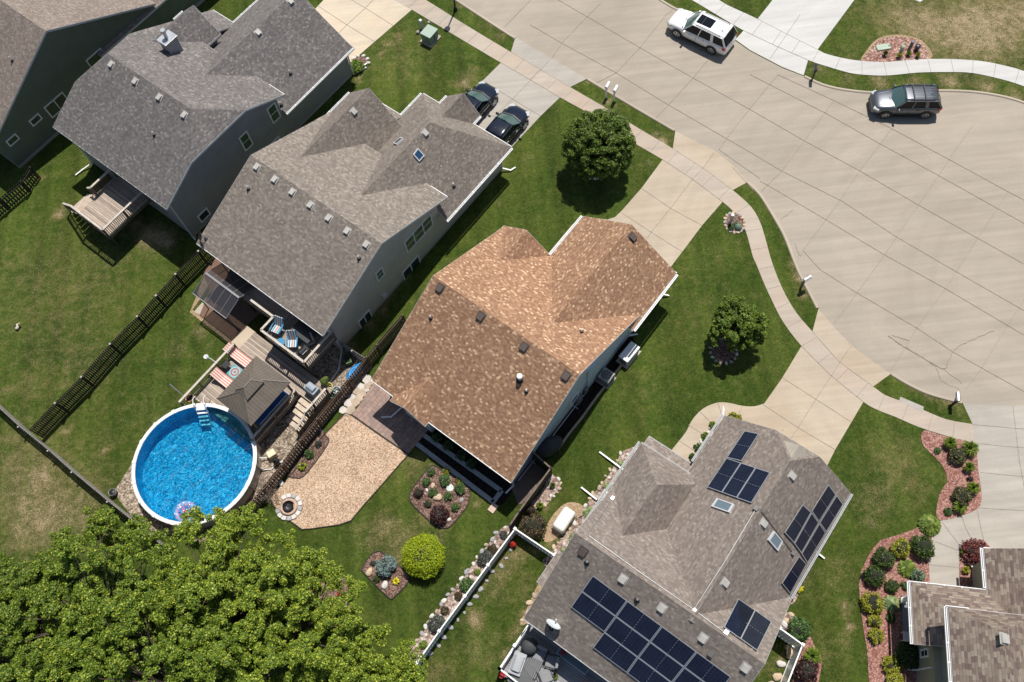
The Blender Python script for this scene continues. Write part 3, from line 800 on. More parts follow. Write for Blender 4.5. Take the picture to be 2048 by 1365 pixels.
class House:
    def __init__(s, name, label, u0, v0, th=TH, roofm=None, capm=None, wallm=None, fascia=None, gut=None):
        s.th = th
        s.ax = axes(th)
        s.u0, s.v0 = u0, v0
        s.e = empty(name, W(u0, v0, 0, s.ax), th, label, 'house')
        s.top = []           # top faces (world) for locating things on the roof
        s.R = MB(); s.Ruv = []
        s.F = MB(); s.Wl = MB(); s.C = MB()
        s.gut = gut or WHITE
        s.roofm, s.capm, s.wallm, s.fascia = roofm, capm, wallm, fascia or WHITE

    def l(s, u, v, z=0.0):
        return Vector((u - s.u0, -(v - s.v0), z))

    def w(s, u, v, z=0.0):
        return W(u, v, z, s.ax)

    def uv(s, p):
        return p.dot(s.ax[0]), p.dot(s.ax[1])

    def loc(s, p):
        u, v = s.uv(Vector((p.x, p.y, 0)))
        return s.l(u, v, p.z)

    def face(s, pts, cap_edges=()):
        """one roof plane from (u,v,z) corners"""
        P = [s.l(*p) for p in pts]
        n = Vector((0, 0, 0))
        for a, b in zip(P, P[1:] + P[:1]):
            n += (a - P[0]).cross(b - P[0])
        if n.z < 0:
            P = P[::-1]; n = -n
        n.normalize()
        e = Vector((-n.y, n.x, 0))
        e = e.normalized() if e.length > 1e-5 else Vector((1, 0, 0))
        sl = n.cross(e)
        k = len(s.R.v)
        s.R.add(P, [tuple(range(len(P)))])
        s.Ruv.append([(p.dot(e) + 50, p.dot(sl) + 50) for p in P])
        s.top.append([s.w(q.x + s.u0, -(q.y) + s.v0, q.z) for q in P])
        return P, n

    def block(s, faces, t=0.17, caps=()):
        """closed roof solid: top planes, fascia round the open edges, soffit"""
        top = [s.face(f) for f in faces]
        key = lambda p: (round(p.x, 3), round(p.y, 3), round(p.z, 3))
        edges = {}
        for P, n in top:
            for a, b in zip(P, P[1:] + P[:1]):
                edges.setdefault(frozenset((key(a), key(b))), []).append((a, b, n))
        dz = Vector((0, 0, -t))
        for P, n in top:
            s.F.add([p + dz for p in P[::-1]], [tuple(range(len(P)))])
        for k_, L in edges.items():
            if len(L) == 1:
                a, b, n = L[0]
                o = (b - a).cross(Vector((0, 0, 1))).normalized() * 0.012
                s.F.add([a + o + dz, b + o + dz, b + o + Vector((0, 0, -.012)), a + o + Vector((0, 0, -.012))], [(0, 1, 2, 3)])
                s.F.add([a + Vector((0, 0, -.012)), a + o + Vector((0, 0, -.012)), b + o + Vector((0, 0, -.012)), b + Vector((0, 0, -.012))], [(0, 1, 2, 3)])
            elif len(L) == 2:
                a, b, n1 = L[0]; n2 = L[1][2]
                ln = b - a
                # convex ridge or hip only
                m1 = ln.cross(n1).normalized(); m2 = (-ln).cross(n2).normalized()
                if (n1 + n2).z > 0 and m1.z < 0.02 and m2.z < 0.02:
                    for nn, mm in ((n1, m1), (n2, m2)):
                        up = (n1 + n2).normalized() * 0.022
                        s.C.add([a + up, b + up, b + mm * 0.15 + nn * 0.014, a + mm * 0.15 + nn * 0.014], [(0, 1, 2, 3)] if ln.cross(mm).dot(nn) > 0 else [(3, 2, 1, 0)])

    def gable(s, ax, a0, a1, bl, bh, zl, zh, br, zr, e0='gable', e1='gable', oa=0.35, ob=0.55, wall=True, t=0.17, cut=None):
        """roof block with its ridge along ax; ends: 'gable', ('hip', run) or ('half', z, run)"""
        P = (lambda a, b, z: (a, b, z)) if ax == 'u' else (lambda a, b, z: (b, a, z))
        L0, H0, L1, H1 = P(a0, bl, zl), P(a0, bh, zh), P(a1, bl, zl), P(a1, bh, zh)
        left, right, ends = [L0], [H0], []
        def at(b0, z0, zc):
            f = (zc - z0) / (zr - z0)
            return b0 + (br - b0) * f
        R0 = P(a0 + (e0[1] if e0[0] == 'hip' else e0[2] if e0[0] == 'half' else 0), br, zr)
        R1 = P(a1 - (e1[1] if e1[0] == 'hip' else e1[2] if e1[0] == 'half' else 0), br, zr)
        if e0[0] == 'half':
            p, q = P(a0, at(bl, zl, e0[1]), e0[1]), P(a0, at(bh, zh, e0[1]), e0[1])
            left.append(p); right.append(q); ends.append([p, q, R0])
        if e0[0] == 'hip':
            ends.append([L0, H0, R0])
        left += [R0, R1]; right += [R0, R1]
        if e1[0] == 'half':
            p, q = P(a1, at(bl, zl, e1[1]), e1[1]), P(a1, at(bh, zh, e1[1]), e1[1])
            left.append(p); right.append(q); ends.append([p, q, R1])
        if e1[0] == 'hip':
            ends.append([L1, H1, R1])
        left.append(L1); right.append(H1)
        if cut:   # the high-side eave only starts clear of the main wall
            uc, bc = cut
            zc_ = zh + (zr - zh) * (bh - bc) / (bh - br)
            right = [P(uc, bh, zh), P(uc, bc, zc_), P(a0, bc, zc_)] + right[1:]
        s.block([left, right] + ends, t)
        if wall:
            sl, sh = (zr - zl) / (br - bl), (zr - zh) / (bh - br)
            wl, wh = bl + ob, bh - ob
            zwl, zwh = zl + sl * ob - t + .01, zh + sh * ob - t + .01
            sec = [(wl, 0), (wh, 0), (wh, zwh)]
            if e0[0] == 'hip' or e1[0] == 'hip':
                zz = min(zwl, zwh); sec = [(wl, 0), (wh, 0), (wh, zz), (wl, zz)]
            elif e0[0] == 'half':
                zc = e0[1] - t + .1
                fl = bl + (zc + t - zl) / sl; fh = bh - (zc + t - zh) / sh
                sec += [(fh, zc), (fl, zc), (wl, zwl)]
            else:
                sec += [(br, zr - t + .01), (wl, zwl)]
            c0, c1 = a0 + oa, a1 - oa
            V0 = [s.l(*P(c0, b, z)) for b, z in sec]; V1 = [s.l(*P(c1, b, z)) for b, z in sec]
            n = len(sec)
            fs = [tuple(range(n)), tuple(range(2 * n - 1, n - 1, -1))] + [(i, n + i, n + (i + 1) % n, (i + 1) % n) for i in range(n)]
            k = len(s.Wl.v)
            s.Wl.add(V0 + V1, fs)

    def wallbox(s, u0, u1, v0, v1, z1):
        s.Wl.prism([s.l(u, v) for u, v in ((u0, v0), (u1, v0), (u1, v1), (u0, v1))], 0, z1)

    def gutter(s, a, b, side=0.0):
        """gutter trough hung under an eave from a to b, (u,v,z) ends"""
        A, B = s.l(*a), s.l(*b)
        m_ = MB()
        d = (B - A).normalized()
        A2, B2 = A + Vector((0, 0, -.06)), B + Vector((0, 0, -.06))
        nn = Vector((-d.y, d.x, 0)) * side * 0.06
        m_.bar(A2 + nn, B2 + nn, 0.13, 0.11, 0)
        m_.bar(A2 + nn + Vector((0, 0, .056)) + d * .04, B2 + nn + Vector((0, 0, .056)) - d * .04, 0.06, 0.006, 1)
        L = (B - A).length
        for i in range(1, int(L / 0.9)):
            p = A2 + nn + d * i * 0.9
            m_.bar(p - nn.normalized() * .075 + Vector((0, 0, .062)), p + nn.normalized() * .075 + Vector((0, 0, .062)), 0.05, 0.014, 0) if nn.length > 0 else None
        m_.build('gutter', [s.gut, GREYP], s.e)

    def hit(s, px, py):
        d = ray(px, py)
        best = None
        for P in s.top:
            n = Vector((0, 0, 0))
            for a, b in zip(P, P[1:] + P[:1]):
                n += (a - P[0]).cross(b - P[0])
            n.normalize()
            den = d.dot(n)
            if abs(den) < 1e-9: continue
            t_ = (P[0] - CAM).dot(n) / den
            if t_ < 0: continue
            q = CAM + d * t_
            if all((b - a).cross(q - a).dot(n) > -0.12 * (b - a).length for a, b in zip(P, P[1:] + P[:1])):
                if best is None or t_ < best[0]:
                    best = (t_, q, n)
        if best is None:
            print('no roof hit', s.e.name, px, py)
            return g(px, py, 4.0), Vector((0, 0, 1))
        return best[1], best[2]

    def lfit(s, px, py):
        """roof point in local coordinates with local normal"""
        q, n = s.hit(px, py)
        n2 = Vector((n.dot(s.ax[0]), -n.dot(s.ax[1]), n.z))
        return s.loc(q), n2

    def vent(s, pts, mat=VENTG, size=0.31):
        for px, py in pts:
            p, n = s.lfit(px, py)
            e = Vector((-n.y, n.x, 0)).normalized(); sl = n.cross(e)
            mb = MB()
            w_ = size
            o = p - e * w_ / 2 - sl * w_ / 2
            h0, h1 = n * .10, n * .17
            v = [o, o + e * w_, o + e * w_ + sl * w_, o + sl * w_, o + h1, o + e * w_ + h1, o + e * w_ + sl * w_ + h0, o + sl * w_ + h0]
            mb.add(v, [(0, 3, 2, 1), (4, 5, 6, 7), (0, 1, 5, 4), (1, 2, 6, 5), (2, 3, 7, 6), (3, 0, 4, 7)])
            f_ = o - e * .07 - sl * .05 + n * .008
            mb.obox(f_, e * (w_ + .14), sl * (w_ + .14), n * .012)
            mb.build('roof_vent', mat, s.e, bevel=0.02)

    def pipe(s, pts, h=0.38, r=0.05, mat=WHITE, cap=None):
        for px, py in pts:
            p, n = s.lfit(px, py)
            mb = MB()
            mb.cyl(p - Vector((0, 0, .05)), p + Vector((0, 0, h)), r, r, 12)
            mb.cyl(p + n * .005, p + Vector((0, 0, .09)) + n * .01, r * 2.6, r * 1.2, 12, 1)
            mb.cyl(p + Vector((0, 0, h)), p + Vector((0, 0, h + .004)), r * .7, r * .7, 10, 1)
            if cap:
                mb.cyl(p + Vector((0, 0, h * .8)), p + Vector((0, 0, h + .1)), r * 1.9, r * 1.7, 12, 0)
            mb.build('vent_pipe', [mat, DKMETAL], s.e)

    def skylight(s, quad, fm=TRIM, gm=None):
        c = [s.lfit(*q) for q in quad]
        n = sum((x[1] for x in c), Vector()).normalized()
        P = [x[0] for x in c]
        ce = sum(P, Vector()) / 4
        mb = MB()
        out = [p + n * .0 for p in P]; top = [p + n * .12 for p in P]; inn = [ce + (p - ce) * .8 + n * .12 for p in P]
        mb.add(out + top, [(i, (i + 1) % 4, 4 + (i + 1) % 4, 4 + i) for i in range(4)])
        mb.add(top + inn, [(i, (i + 1) % 4, 4 + (i + 1) % 4, 4 + i) for i in range(4)])
        mb.add([p - n * .03 for p in inn] + inn, [(4 + i, 4 + (i + 1) % 4, (i + 1) % 4, i) for i in range(4)])
        f = mb.build('skylight', fm, s.e)
        MB().add([p - n * .025 for p in inn], [(0, 1, 2, 3)]).build('pane', gm or GLASS, f)

    def window(s, plane, val, pts, nx=2, ny=1, frame=None, z=None):
        """window on the wall plane u=val or v=val; corners as surveyed"""
        a = s.ax[0] if plane == 'u' else s.ax[1]
        b = s.ax[1] if plane == 'u' else s.ax[0]
        q = []
        for px, py in pts:
            d = ray(px, py)
            t_ = (val - CAM.dot(a)) / d.dot(a)
            p = CAM + d * t_
            q.append((p.dot(b), p.z))
        b0, b1 = min(x[0] for x in q), max(x[0] for x in q)
        z0, z1 = min(x[1] for x in q), max(x[1] for x in q)
        s.window_at(plane, val, b0, b1, z0, z1, nx, ny)

    def window_at(s, plane, val, b0, b1, z0, z1, nx=2, ny=1, sgn=1):
        def L(b_, z_, o):
            return s.l(val + o * sgn, b_, z_) if plane == 'u' else s.l(b_, val + o * sgn, z_)
        fr, pa = MB(), MB()
        tw = 0.09
        def bx(m, b0_, b1_, z0_, z1_, o0, o1):
            A = L(b0_, z0_, o0)
            m.obox(A, L(b1_, z0_, o0) - A, L(b0_, z0_, o1) - A, L(b0_, z1_, o0) - A)
        bx(fr, b0, b1, z0, z0 + tw, -.01, .055); bx(fr, b0, b1, z1 - tw, z1, -.01, .055)
        bx(fr, b0, b0 + tw, z0 + tw, z1 - tw, -.01, .055); bx(fr, b1 - tw, b1, z0 + tw, z1 - tw, -.01, .055)
        for i in range(1, nx):
            c = b0 + (b1 - b0) * i / nx
            bx(fr, c - .035, c + .035, z0 + tw, z1 - tw, -.01, .045)
        for i in range(1, ny):
            c = z0 + (z1 - z0) * i / ny
            bx(fr, b0 + tw, b1 - tw, c - .02, c + .02, -.01, .035)
        o = fr.build('window', WHITE, s.e)
        bx(pa, b0 + tw * .8, b1 - tw * .8, z0 + tw * .8, z1 - tw * .8, -.012, .02)
        pa.build('pane', GLASS, o)

    def downspout(s, a, b, ln=None):
        """down the wall corner at (u,v) from z, then an extension on the ground"""
        mb = MB()
        pts = [s.l(*p) for p in a]
        for p, q in zip(pts, pts[1:]):
            mb.bar(p, q, 0.09, 0.07)
        for p in pts[1:-1]:
            mb.box(p, (.1, .1, .09))
        mb.build('downspout', WHITE if b is None else b, s.e)

    def finish(s):
        o = s.R.build('roof', s.roofm, s.e)
        ul = o.data.uv_layers.new(name='UVMap')
        i = 0
        for q in s.Ruv:
            for c in q:
                ul.data[i].uv = c; i += 1
        s.roof = o
        if s.C.v:
            s.C.build('ridge_cap', s.capm, o)
        s.F.build('fascia', s.fascia, o)
        if s.Wl.v:
            s.Wl.build('wall', s.wallm, s.e)


G3 = shingles('shingle_taupe', [(0, (0.212, 0.18, 0.152)), (0.5, (0.269, 0.232, 0.198)), (0.9, (0.326, 0.282, 0.24)), (1, (0.399, 0.349, 0.297))])
G2 = shingles('shingle_slate', [(0, (0.156, 0.144, 0.138)), (0.5, (0.204, 0.187, 0.179)), (0.9, (0.254, 0.232, 0.22)), (1, (0.34, 0.312, 0.285))])
G1 = shingles('shingle_brown_grey', [(0, (0.231, 0.187, 0.159)), (0.5, (0.281, 0.23, 0.197)), (0.85, (0.328, 0.272, 0.233)), (1, (0.378, 0.322, 0.28))])
G4 = shingles('shingle_tan', [(0, (0.306, 0.173, 0.105)), (0.4, (0.386, 0.222, 0.135)), (0.78, (0.461, 0.277, 0.169)), (0.92, (0.583, 0.372, 0.229)), (1, (0.826, 0.58, 0.377))], w=0.15, h=0.105, line=0.55, mott=.06)
G5 = shingles('shingle_weathered', [(0, (0.231, 0.193, 0.166)), (0.5, (0.286, 0.24, 0.206)), (0.9, (0.342, 0.289, 0.249)), (1, (0.41, 0.35, 0.298))])
G6 = shingles('shingle_mixed', [(0, (0.168, 0.121, 0.11)), (0.35, (0.229, 0.177, 0.144)), (0.65, (0.281, 0.229, 0.183)), (1, (0.358, 0.303, 0.244))], w=0.27, h=0.14)
CAP3 = M('ridge_taupe', (0.27, 0.205, 0.165), 0.95, var=0.2, scale=6)
CAP2 = M('ridge_slate', (0.19, 0.17, 0.16), 0.95, var=0.2, scale=6)
CAP4 = M('ridge_tan', (0.33, 0.20, 0.13), 0.95, var=0.3, scale=8)
CAP5 = M('ridge_weathered', (0.30, 0.235, 0.19), 0.95, var=0.2, scale=6)
W1 = siding('siding_olive', (0.17, 0.19, 0.15))
W2 = siding('siding_slate', (0.32, 0.31, 0.33))
W3 = siding('siding_greige', (0.58, 0.51, 0.46))
W4 = siding('siding_pale', (0.52, 0.64, 0.72))
W5 = siding('siding_tan', (0.40, 0.36, 0.30))
W6 = siding('siding_sage', (0.36, 0.345, 0.26))

# ---- house 1, olive, upper left corner
h = House('olive_house', 'dark olive sided house with brown roof, cut by the upper left corner of the view', 10, -55, TH, G1, CAP3, W1, TRIM)
h.gable('v', -75, -51.7, 6.15, 21.5, 3.4, 3.42, 13.85, 7.5, ('gable',), ('gable',), 0.4, 0.5)
h.gable('u', 16, 29.5, -66, -51.8, 3.0, 3.0, -58.9, 5.8, ('gable',), ('gable',), 0.4, 0.5)
h.window('v', -52.1, [(93, 211), (124, 183), (135, 205), (104, 237)], 2)
h.window('v', -52.1, [(57.3, 242), (76, 227), (85, 237), (66, 253.5)], 1)
h.window('v', -52.1, [(11, 283), (29, 267), (39.5, 277), (20, 294)], 1)
h.window_at('v', -52.1, 15.0, 16.4, 1.7, 3.3, 1)
h.window_at('v', -52.1, 10.4, 11.2, .3, .9, 2)
h.pipe([(25, 122)], 0.4)
h.finish()

# ---- house 2, slate
h = House('slate_house', 'dark slate sided house with half hipped dark grey roof, metal chimney and rear deck', 10, -43, TH, G2, CAP2, W2)
H2 = h
h.gable('v', -48.45, -37.5, 9.56, 20.5, 4.45, 4.45, 15.03, 7.25, ('half', 6.0, 1.4), ('half', 6.0, 1.9), 0.35, 0.5)
# front slope running on down over the porch
zf = lambda u: 7.25 - (u - 15.03) * .512
h.block([[(19.8, -48.45, zf(19.8) - .004), (23.8, -48.45, zf(23.8)), (23.8, -46.0, zf(23.8)), (19.8, -46.0, zf(19.8) - .004)]], 0.16)
h.wallbox(19.9, 23.3, -48.1, -45.6, 2.75)
h.gable('u', 16.6, 21.9, -48.6, -45.0, 4.2, 4.2, -46.9, 5.75, ('gable',), ('gable',), 0.3, 0.35)
h.gable('u', 15.6, 27.05, -46.2, -37.62, 2.8, 2.8, -41.95, 5.65, ('gable',), ('gable',), 0.4, 0.42, cut=(20.15, -37.95))
h.block([[(26.4, -39.6, 3.9), (27.1, -39.9, 3.35), (27.2, -37.62, 2.62), (26.5, -37.66, 2.85)]], .12)
h.gutter((9.56, -48.4, 4.45), (9.56, -37.55, 4.45), 1)
h.gutter((20.1, -37.58, 2.8), (27.05, -37.58, 2.8), -1)
h.gutter((20.55, -38.9, 4.45), (20.55, -37.5, 4.45), -1)
h.gutter((23.85, -48.4, zf(23.8)), (23.85, -46.2, zf(23.8)), -1)
h.gutter((23.8, -46.25, 2.8), (27.0, -46.25, 2.8), 1)
h.gutter((20.9, -48.65, 4.2), (21.8, -48.65, 4.2), 1)
h.vent([(223, 130), (271, 163.5), (319, 195.5), (369, 231), (449.5, 127), (516, 66), (581, 4)])
h.pipe([(309, 271), (581, 148), (562.5, 211)], 0.36)
h.window('v', -37.85, [(476.2, 277), (492.8, 261.2), (506.2, 287.5), (490.4, 302.7)], 1, 2)
h.window('v', -37.85, [(532.7, 219), (549.5, 206.3), (561.7, 232.6), (545.5, 247.7)], 1, 2)
h.window_at('v', -37.85, 11.0, 11.9, .5, 1.3, 1)
h.window_at('v', -37.85, 17.8, 19.0, .5, 1.3, 2)
h.window_at('u', 10.06, -41.8, -40.0, 1.9, 3.9, 2, 1, -1)
h.downspout([(9.7, -47.9, 4.3), (9.95, -47.9, 3.9), (9.95, -47.9, .3), (9.2, -48.2, .12), (8.6, -48.3, .08)], None)
h.downspout([(9.95, -37.8, 4.0), (9.95, -37.8, .2), (9.9, -37.5, .1)], TRIM)
h.downspout([(26.7, -37.98, 2.6), (26.7, -38.0, .25), (28.0, -37.8, .1)], WHITE)
p, n = h.lfit(347, 100)
mb = MB()
mb.box(p + Vector((0, 0, .35)), (0.95, 0.75, 1.5))
mb.box(p + Vector((0, 0, 1.12)), (1.1, 0.9, 0.06), 0, 1)
ch = mb.build('chimney', [M('chimney_siding', (0.24, 0.245, 0.27), 0.7), GALV], h.e, bevel=.01)
mb = MB(); mb.cyl(p + Vector((0, 0, 1.15)), p + Vector((0, 0, 1.75)), .13, .13, 14); mb.cyl(p + Vector((0, 0, 1.7)), p + Vector((0, 0, 1.85)), .2, .16, 14)
mb.build('flue', GALV, ch)
h.finish()

# ---- house 3, greige
h = House('greige_house', 'greige sided house with taupe grey roof, skylight and big rear deck beside the pool', 15, -29, TH, G3, CAP3, W3)
H3 = h
zf = lambda u: 6.5 - (u - 15.0) * .40
h.gable('v', -34.4, -23.72, 9.0, 20.75, 4.1, 4.15, 15.0, 6.5, ('gable',), ('gable',), 0.38, 0.7)
h.block([[(20.2, -34.38, zf(20.2)), (24.6, -34.38, zf(24.6)), (24.6, -31.05, zf(24.6)), (20.2, -31.05, zf(20.2))]], 0.16)
h.wallbox(20.2, 24.1, -34.0, -30.7, 2.5)
h.gable('u', 15.9, 23.55, -34.42, -29.8, 3.75, 3.35, -32.3, 5.7, ('gable',), ('gable',), 0.4, 0.4)
h.gable('u', 15.2, 26.95, -31.12, -23.47, 2.55, 2.55, -27.35, 5.65, ('gable',), ('hip', 3.2), 0.45, 0.62, cut=(20.05, -24.2))
h.gable('u', 24.3, 27.75, -29.55, -26.75, 2.6, 2.6, -28.0, 4.0, ('gable',), ('gable',), 0.75, 0.35)
h.gutter((8.98, -34.35, 4.1), (8.98, -23.75, 4.1), 1)
h.gutter((20.0, -23.42, 2.55), (26.9, -23.42, 2.55), -1)
h.gutter((20.8, -25.1, 4.12), (20.8, -23.75, 4.12), -1)
h.gutter((24.65, -34.3, zf(24.6)), (24.65, -31.2, zf(24.6)), -1)
h.gutter((24.7, -31.18, 2.55), (26.9, -31.18, 2.55), 1)
h.gutter((27.0, -31.1, 2.55), (27.0, -29.6, 2.55), -1)
h.gutter((27.0, -26.7, 2.55), (27.0, -23.5, 2.55), -1)
h.gutter((20.6, -34.48, 3.75), (23.5, -34.48, 3.75), 1)
h.gutter((26.4, -29.6, 2.6), (27.7, -29.6, 2.6), 1)
h.gutter((26.6, -26.7, 2.6), (27.7, -26.7, 2.6), -1)
h.vent([(514, 335), (549.5, 360), (585, 385), (621, 411), (657.5, 437), (694.5, 463), (733, 490), (707, 224), (785.5, 337), (850, 267)])
h.pipe([(497, 379), (718.5, 518), (907.5, 373)], 0.36)
h.skylight([(825, 310), (834.5, 297), (848, 312), (837.5, 324)], TRIM, glass('skylight_blue', (0.02, 0.06, 0.12)))
h.skylight([(788, 289), (803, 277), (808, 279), (794, 291)], TRIM, GLASS)
WV = -24.1
h.window('v', WV, [(808.3, 487), (860, 427), (865.5, 447), (813.7, 507)], 3, 2)
h.window('v', WV, [(803, 546.6), (836.3, 509.5), (840.3, 527.4), (808.3, 561.8)], 2)
h.window('v', WV, [(749.7, 548.3), (763.8, 533.8), (768.9, 548.3), (754.7, 562.8)], 1, 2)
h.window('v', WV, [(715, 644.6), (738.4, 618.6), (745.1, 633.8), (721.5, 658.4)], 2)
h.window_at('u', 9.7, -29.3, -27.0, 1.6, 3.5, 2, 1, -1)
mb = MB(); mb.box(h.l(14.1, -24.02, .75), (.35, .18, .35)); mb.build('vent_hood', TRIM, h.e, bevel=.02)
h.downspout([(9.15, -24.0, 3.9), (9.62, -24.02, 3.3), (9.75, -24.0, .25), (8.6, -23.3, .1), (7.6, -23.2, .08)], TRIM)
h.downspout([(26.35, -24.0, 2.3), (26.4, -24.0, .3), (26.7, -23.5, .12), (27.1, -23.4, .08)], WHITE)
h.finish()

# ---- house 4, tan roof in the middle
h = House('tan_roof_house', 'pale blue sided house with mottled tan and brown roof in the middle of the view', 15, -15, TH, G4, CAP4, W4)
H4 = h
zt = 3.0
h.gable('v', -20.0, -9.65, 8.78, 21.62, 3.0, 3.0, 15.2, 6.25, ('gable',), ('gable',), 0.42, 0.55)
h.gable('u', 7.9 + .55, 12.0, -18.27, -15.62, 3.0, 3.0, -16.95, 3.95, ('gable',), ('gable',), 0.45, 0.3)
h.gable('u', 17.5, 21.66, -20.05, -16.38, 3.0, 3.0, -18.2, 4.3, ('gable',), ('gable',), 0.4, 0.4)
h.gable('u', 16.2, 25.2, -16.4, -9.46, 2.9, 2.9, -12.95, 5.25, ('gable',), ('gable',), 0.45, 0.5, cut=(20.4, -10.1))
h.gutter((8.74, -20.0, zt), (8.74, -18.3, zt), 1)
h.gutter((8.74, -15.6, zt), (8.74, -9.67, zt), 1)
h.gutter((20.5, -9.41, 2.9), (25.15, -9.41, 2.9), -1)
h.gutter((21.75, -16.45, 2.9), (25.15, -16.45, 2.9), 1)
h.gutter((21.7, -17.2, zt), (21.7, -16.45, zt), -1)
h.gutter((21.7, -20.0, zt), (21.7, -19.2, zt), -1)
h.gutter((25.25, -10.1, 2.9), (25.25, -9.45, 2.9), -1)
h.vent([(880, 577), (961.5, 634), (1048, 695), (1132, 753), (1155, 615.5), (1265, 475)], VENTB, 0.38)
h.pipe([(862, 637), (1053, 784), (1163, 664)], 0.36)
h.pipe([(1040, 760)], 0.5, 0.09, WHITE, True)
h.window_at('v', -10.06, 16.9, 17.7, .9, 1.7, 1)
h.window_at('v', -10.06, 15.0, 15.8, .9, 1.7, 1)
h.window_at('u', 9.33, -14.8, -12.6, .6, 2.3, 2, 1, -1)
mb = MB(); mb.box(h.l(15.75, -9.93, .55), (.5, .25, .8)); mb.box(h.l(16.5, -9.95, .5), (.35, .2, .6)); mb.build('electric_meter', GREYP, h.e, bevel=.03)
mb = MB()
mb.bar(h.l(9.6, -9.9, .32), h.l(16.5, -9.9, .32), .045, .045)
for u_ in (15.3, 12.4, 11.0):
    mb.bar(h.l(u_, -10.05, .32), h.l(u_, -9.7, .32), .04, .04)
mb.build('drain_pipe', TRIM, h.e)
h.downspout([(8.72, -18.35, 2.9), (9.2, -18.4, 2.4), (9.25, -18.4, .25), (8.2, -18.6, .1), (7.8, -19.1, .08)], WHITE)
h.downspout([(21.0, -9.5, 2.8), (21.1, -9.95, 2.4), (21.1, -9.95, .3), (21.6, -9.6, .1)], WHITE)
h.downspout([(24.7, -9.5, 2.8), (24.7, -9.95, 2.4), (24.7, -9.95, .3), (25.0, -9.5, .1)], WHITE)
h.downspout([(8.8, -9.8, 2.9), (9.2, -10.0, 2.5), (9.25, -10.0, .1), (8.6, -10.1, .06)], WHITE)
h.finish()

# ---- house 5, solar
T5 = R(48.2)
h = House('solar_house', 'house with brownish grey hipped roofs carrying four solar arrays', 10, 1, T5, G5, CAP5, W5, TRIM, M('gutter_grey', (0.36, 0.365, 0.36), 0.6, 0.0, 0.05))
H5 = h
HP5 = dict()
def q5(px, py, z):
    p = g(px, py, z); return p.dot(h.ax[0]), p.dot(h.ax[1])
uE = (q5(1051.7, 1231.7, 2.9)[0] + q5(1209, 1365, 2.9)[0]) / 2
vNW = q5(1051.7, 1231.7, 2.9)[1]
uR = (q5(1524.7, 1335, 6.1)[0] + q5(1163, 1066, 6.1)[0]) / 2
vSE = (q5(1583.5, 1201.2, 2.9)[1] + q5(1524.7, 1335, 6.1)[1]) / 2
uF = (q5(1517.7, 1157.3, 2.9)[0] + q5(1583.5, 1201.2, 2.9)[0]) / 2
print('H5', uE, vNW, uR, vSE, uF)
h.gable('v', vNW, vSE, uE, uF, 2.9, 2.9, uR, 6.1, ('gable',), ('gable',), 0.35, 0.5)
gL = (q5(1453, 829, 2.9)[1] + q5(1383, 928.6, 2.9)[1]) / 2
gR = (q5(1703, 990.5, 2.8)[1] + q5(1574.5, 1193, 2.8)[1]) / 2
gF = (q5(1453, 829, 2.9)[0] + q5(1703, 990.5, 2.9)[0]) / 2
gM = (q5(1583.8, 920, 6.1)[1] + q5(1395.4, 1220.8, 6.1)[1]) / 2
print('H5 garage', gL, gR, gF, gM, q5(1551, 859, 5), q5(1652, 926, 5), q5(1583.8, 920, 6.1))
h.gable('u', uR - .3, gF, gL, gR, 2.85, 2.85, gM, 6.06, ('gable',), ('half', 5.0, 1.5), 0.4, 0.45)
kL = (q5(1282.9, 882.9, 3)[1] + q5(1158, 1071, 3)[1]) / 2
kR = (q5(1411.4, 972.4, 3)[1] + q5(1370.5, 1030.5, 3)[1]) / 2
kF = (q5(1282.9, 882.9, 3)[0] + q5(1411.4, 972.4, 3)[0]) / 2
print('H5 hip', kL, kR, kF, q5(1316, 972.4, 4.9), q5(1246.7, 1071.4, 4.9))
h.gable('u', uR + .4, kF, kL, kR, 3.0, 3.0, (kL + kR) / 2, 4.95, ('gable',), ('hip', 2.1), 0.4, 0.45)
pf = q5(1300, 874.3, 2.5)[0]
h.block([[(kF - 1.0, kL + .1, 2.75), (pf, kL + .1, 2.45), (pf, kR - .9, 2.45), (kF - 1.0, kR - .9, 2.75)]], .14)
h.wallbox(uF - 1.5, kF - .5, kL + .45, kR - .45, 2.7)
h.wallbox(uF - 1.5, kF - .2, kL + .5, gL + .5, 2.3)
b0 = q5(1116, 1100.8, 2.7); b1 = q5(1072.3, 1163, 2.7)
h.block([[(b0[0], b0[1], 2.55), (b1[0], b0[1], 2.55), (b1[0], vNW + .5, 2.9), (b0[0], vNW + .5, 2.9)]], .14)
h.wallbox(b1[0] + .2, b0[0] - .2, b0[1] + .2, vNW + .6, 2.5)
h.gutter((uE - .05, vNW, 2.9), (uE - .05, vSE, 2.9), 1)
h.gutter((uF + .05, gR - 1.65, 2.9), (uF + .05, vSE, 2.9), -1)
h.gutter((uF + .1, gR + .06, 2.85), (gF, gR + .06, 2.85), -1)
h.gutter((kF + .06, kL, 3.0), (kF + .06, kR, 3.0), -1)
h.gutter((uR + 1.2, kL - .06, 3.0), (kF, kL - .06, 3.0), 1)
h.gutter((kF - 2.1, kR + .06, 3.0), (kF, kR + .06, 3.0), -1)
h.gutter((kF + .75, gL - .06, 2.85), (gF, gL - .06, 2.85), 1)
h.gutter((pf + .05, kL + .1, 2.45), (pf + .05, kR - .9, 2.45), -1)
h.vent([(1246, 1158.5), (1324, 1216.5), (1406, 1276.5), (1491, 1336), (1449, 1166), (1583, 952), (1526, 1047)], VENTG, 0.33)
h.vent([(1166, 1104)], VENTB, .36)
h.pipe([(1174, 1126), (1274, 1201)], 0.36, 0.06, GREYP)
h.skylight([(1424, 1015), (1435, 998.5), (1470, 1011), (1460, 1027.5)], TRIM, glass('skylight_grey', (0.14, 0.19, 0.22)))
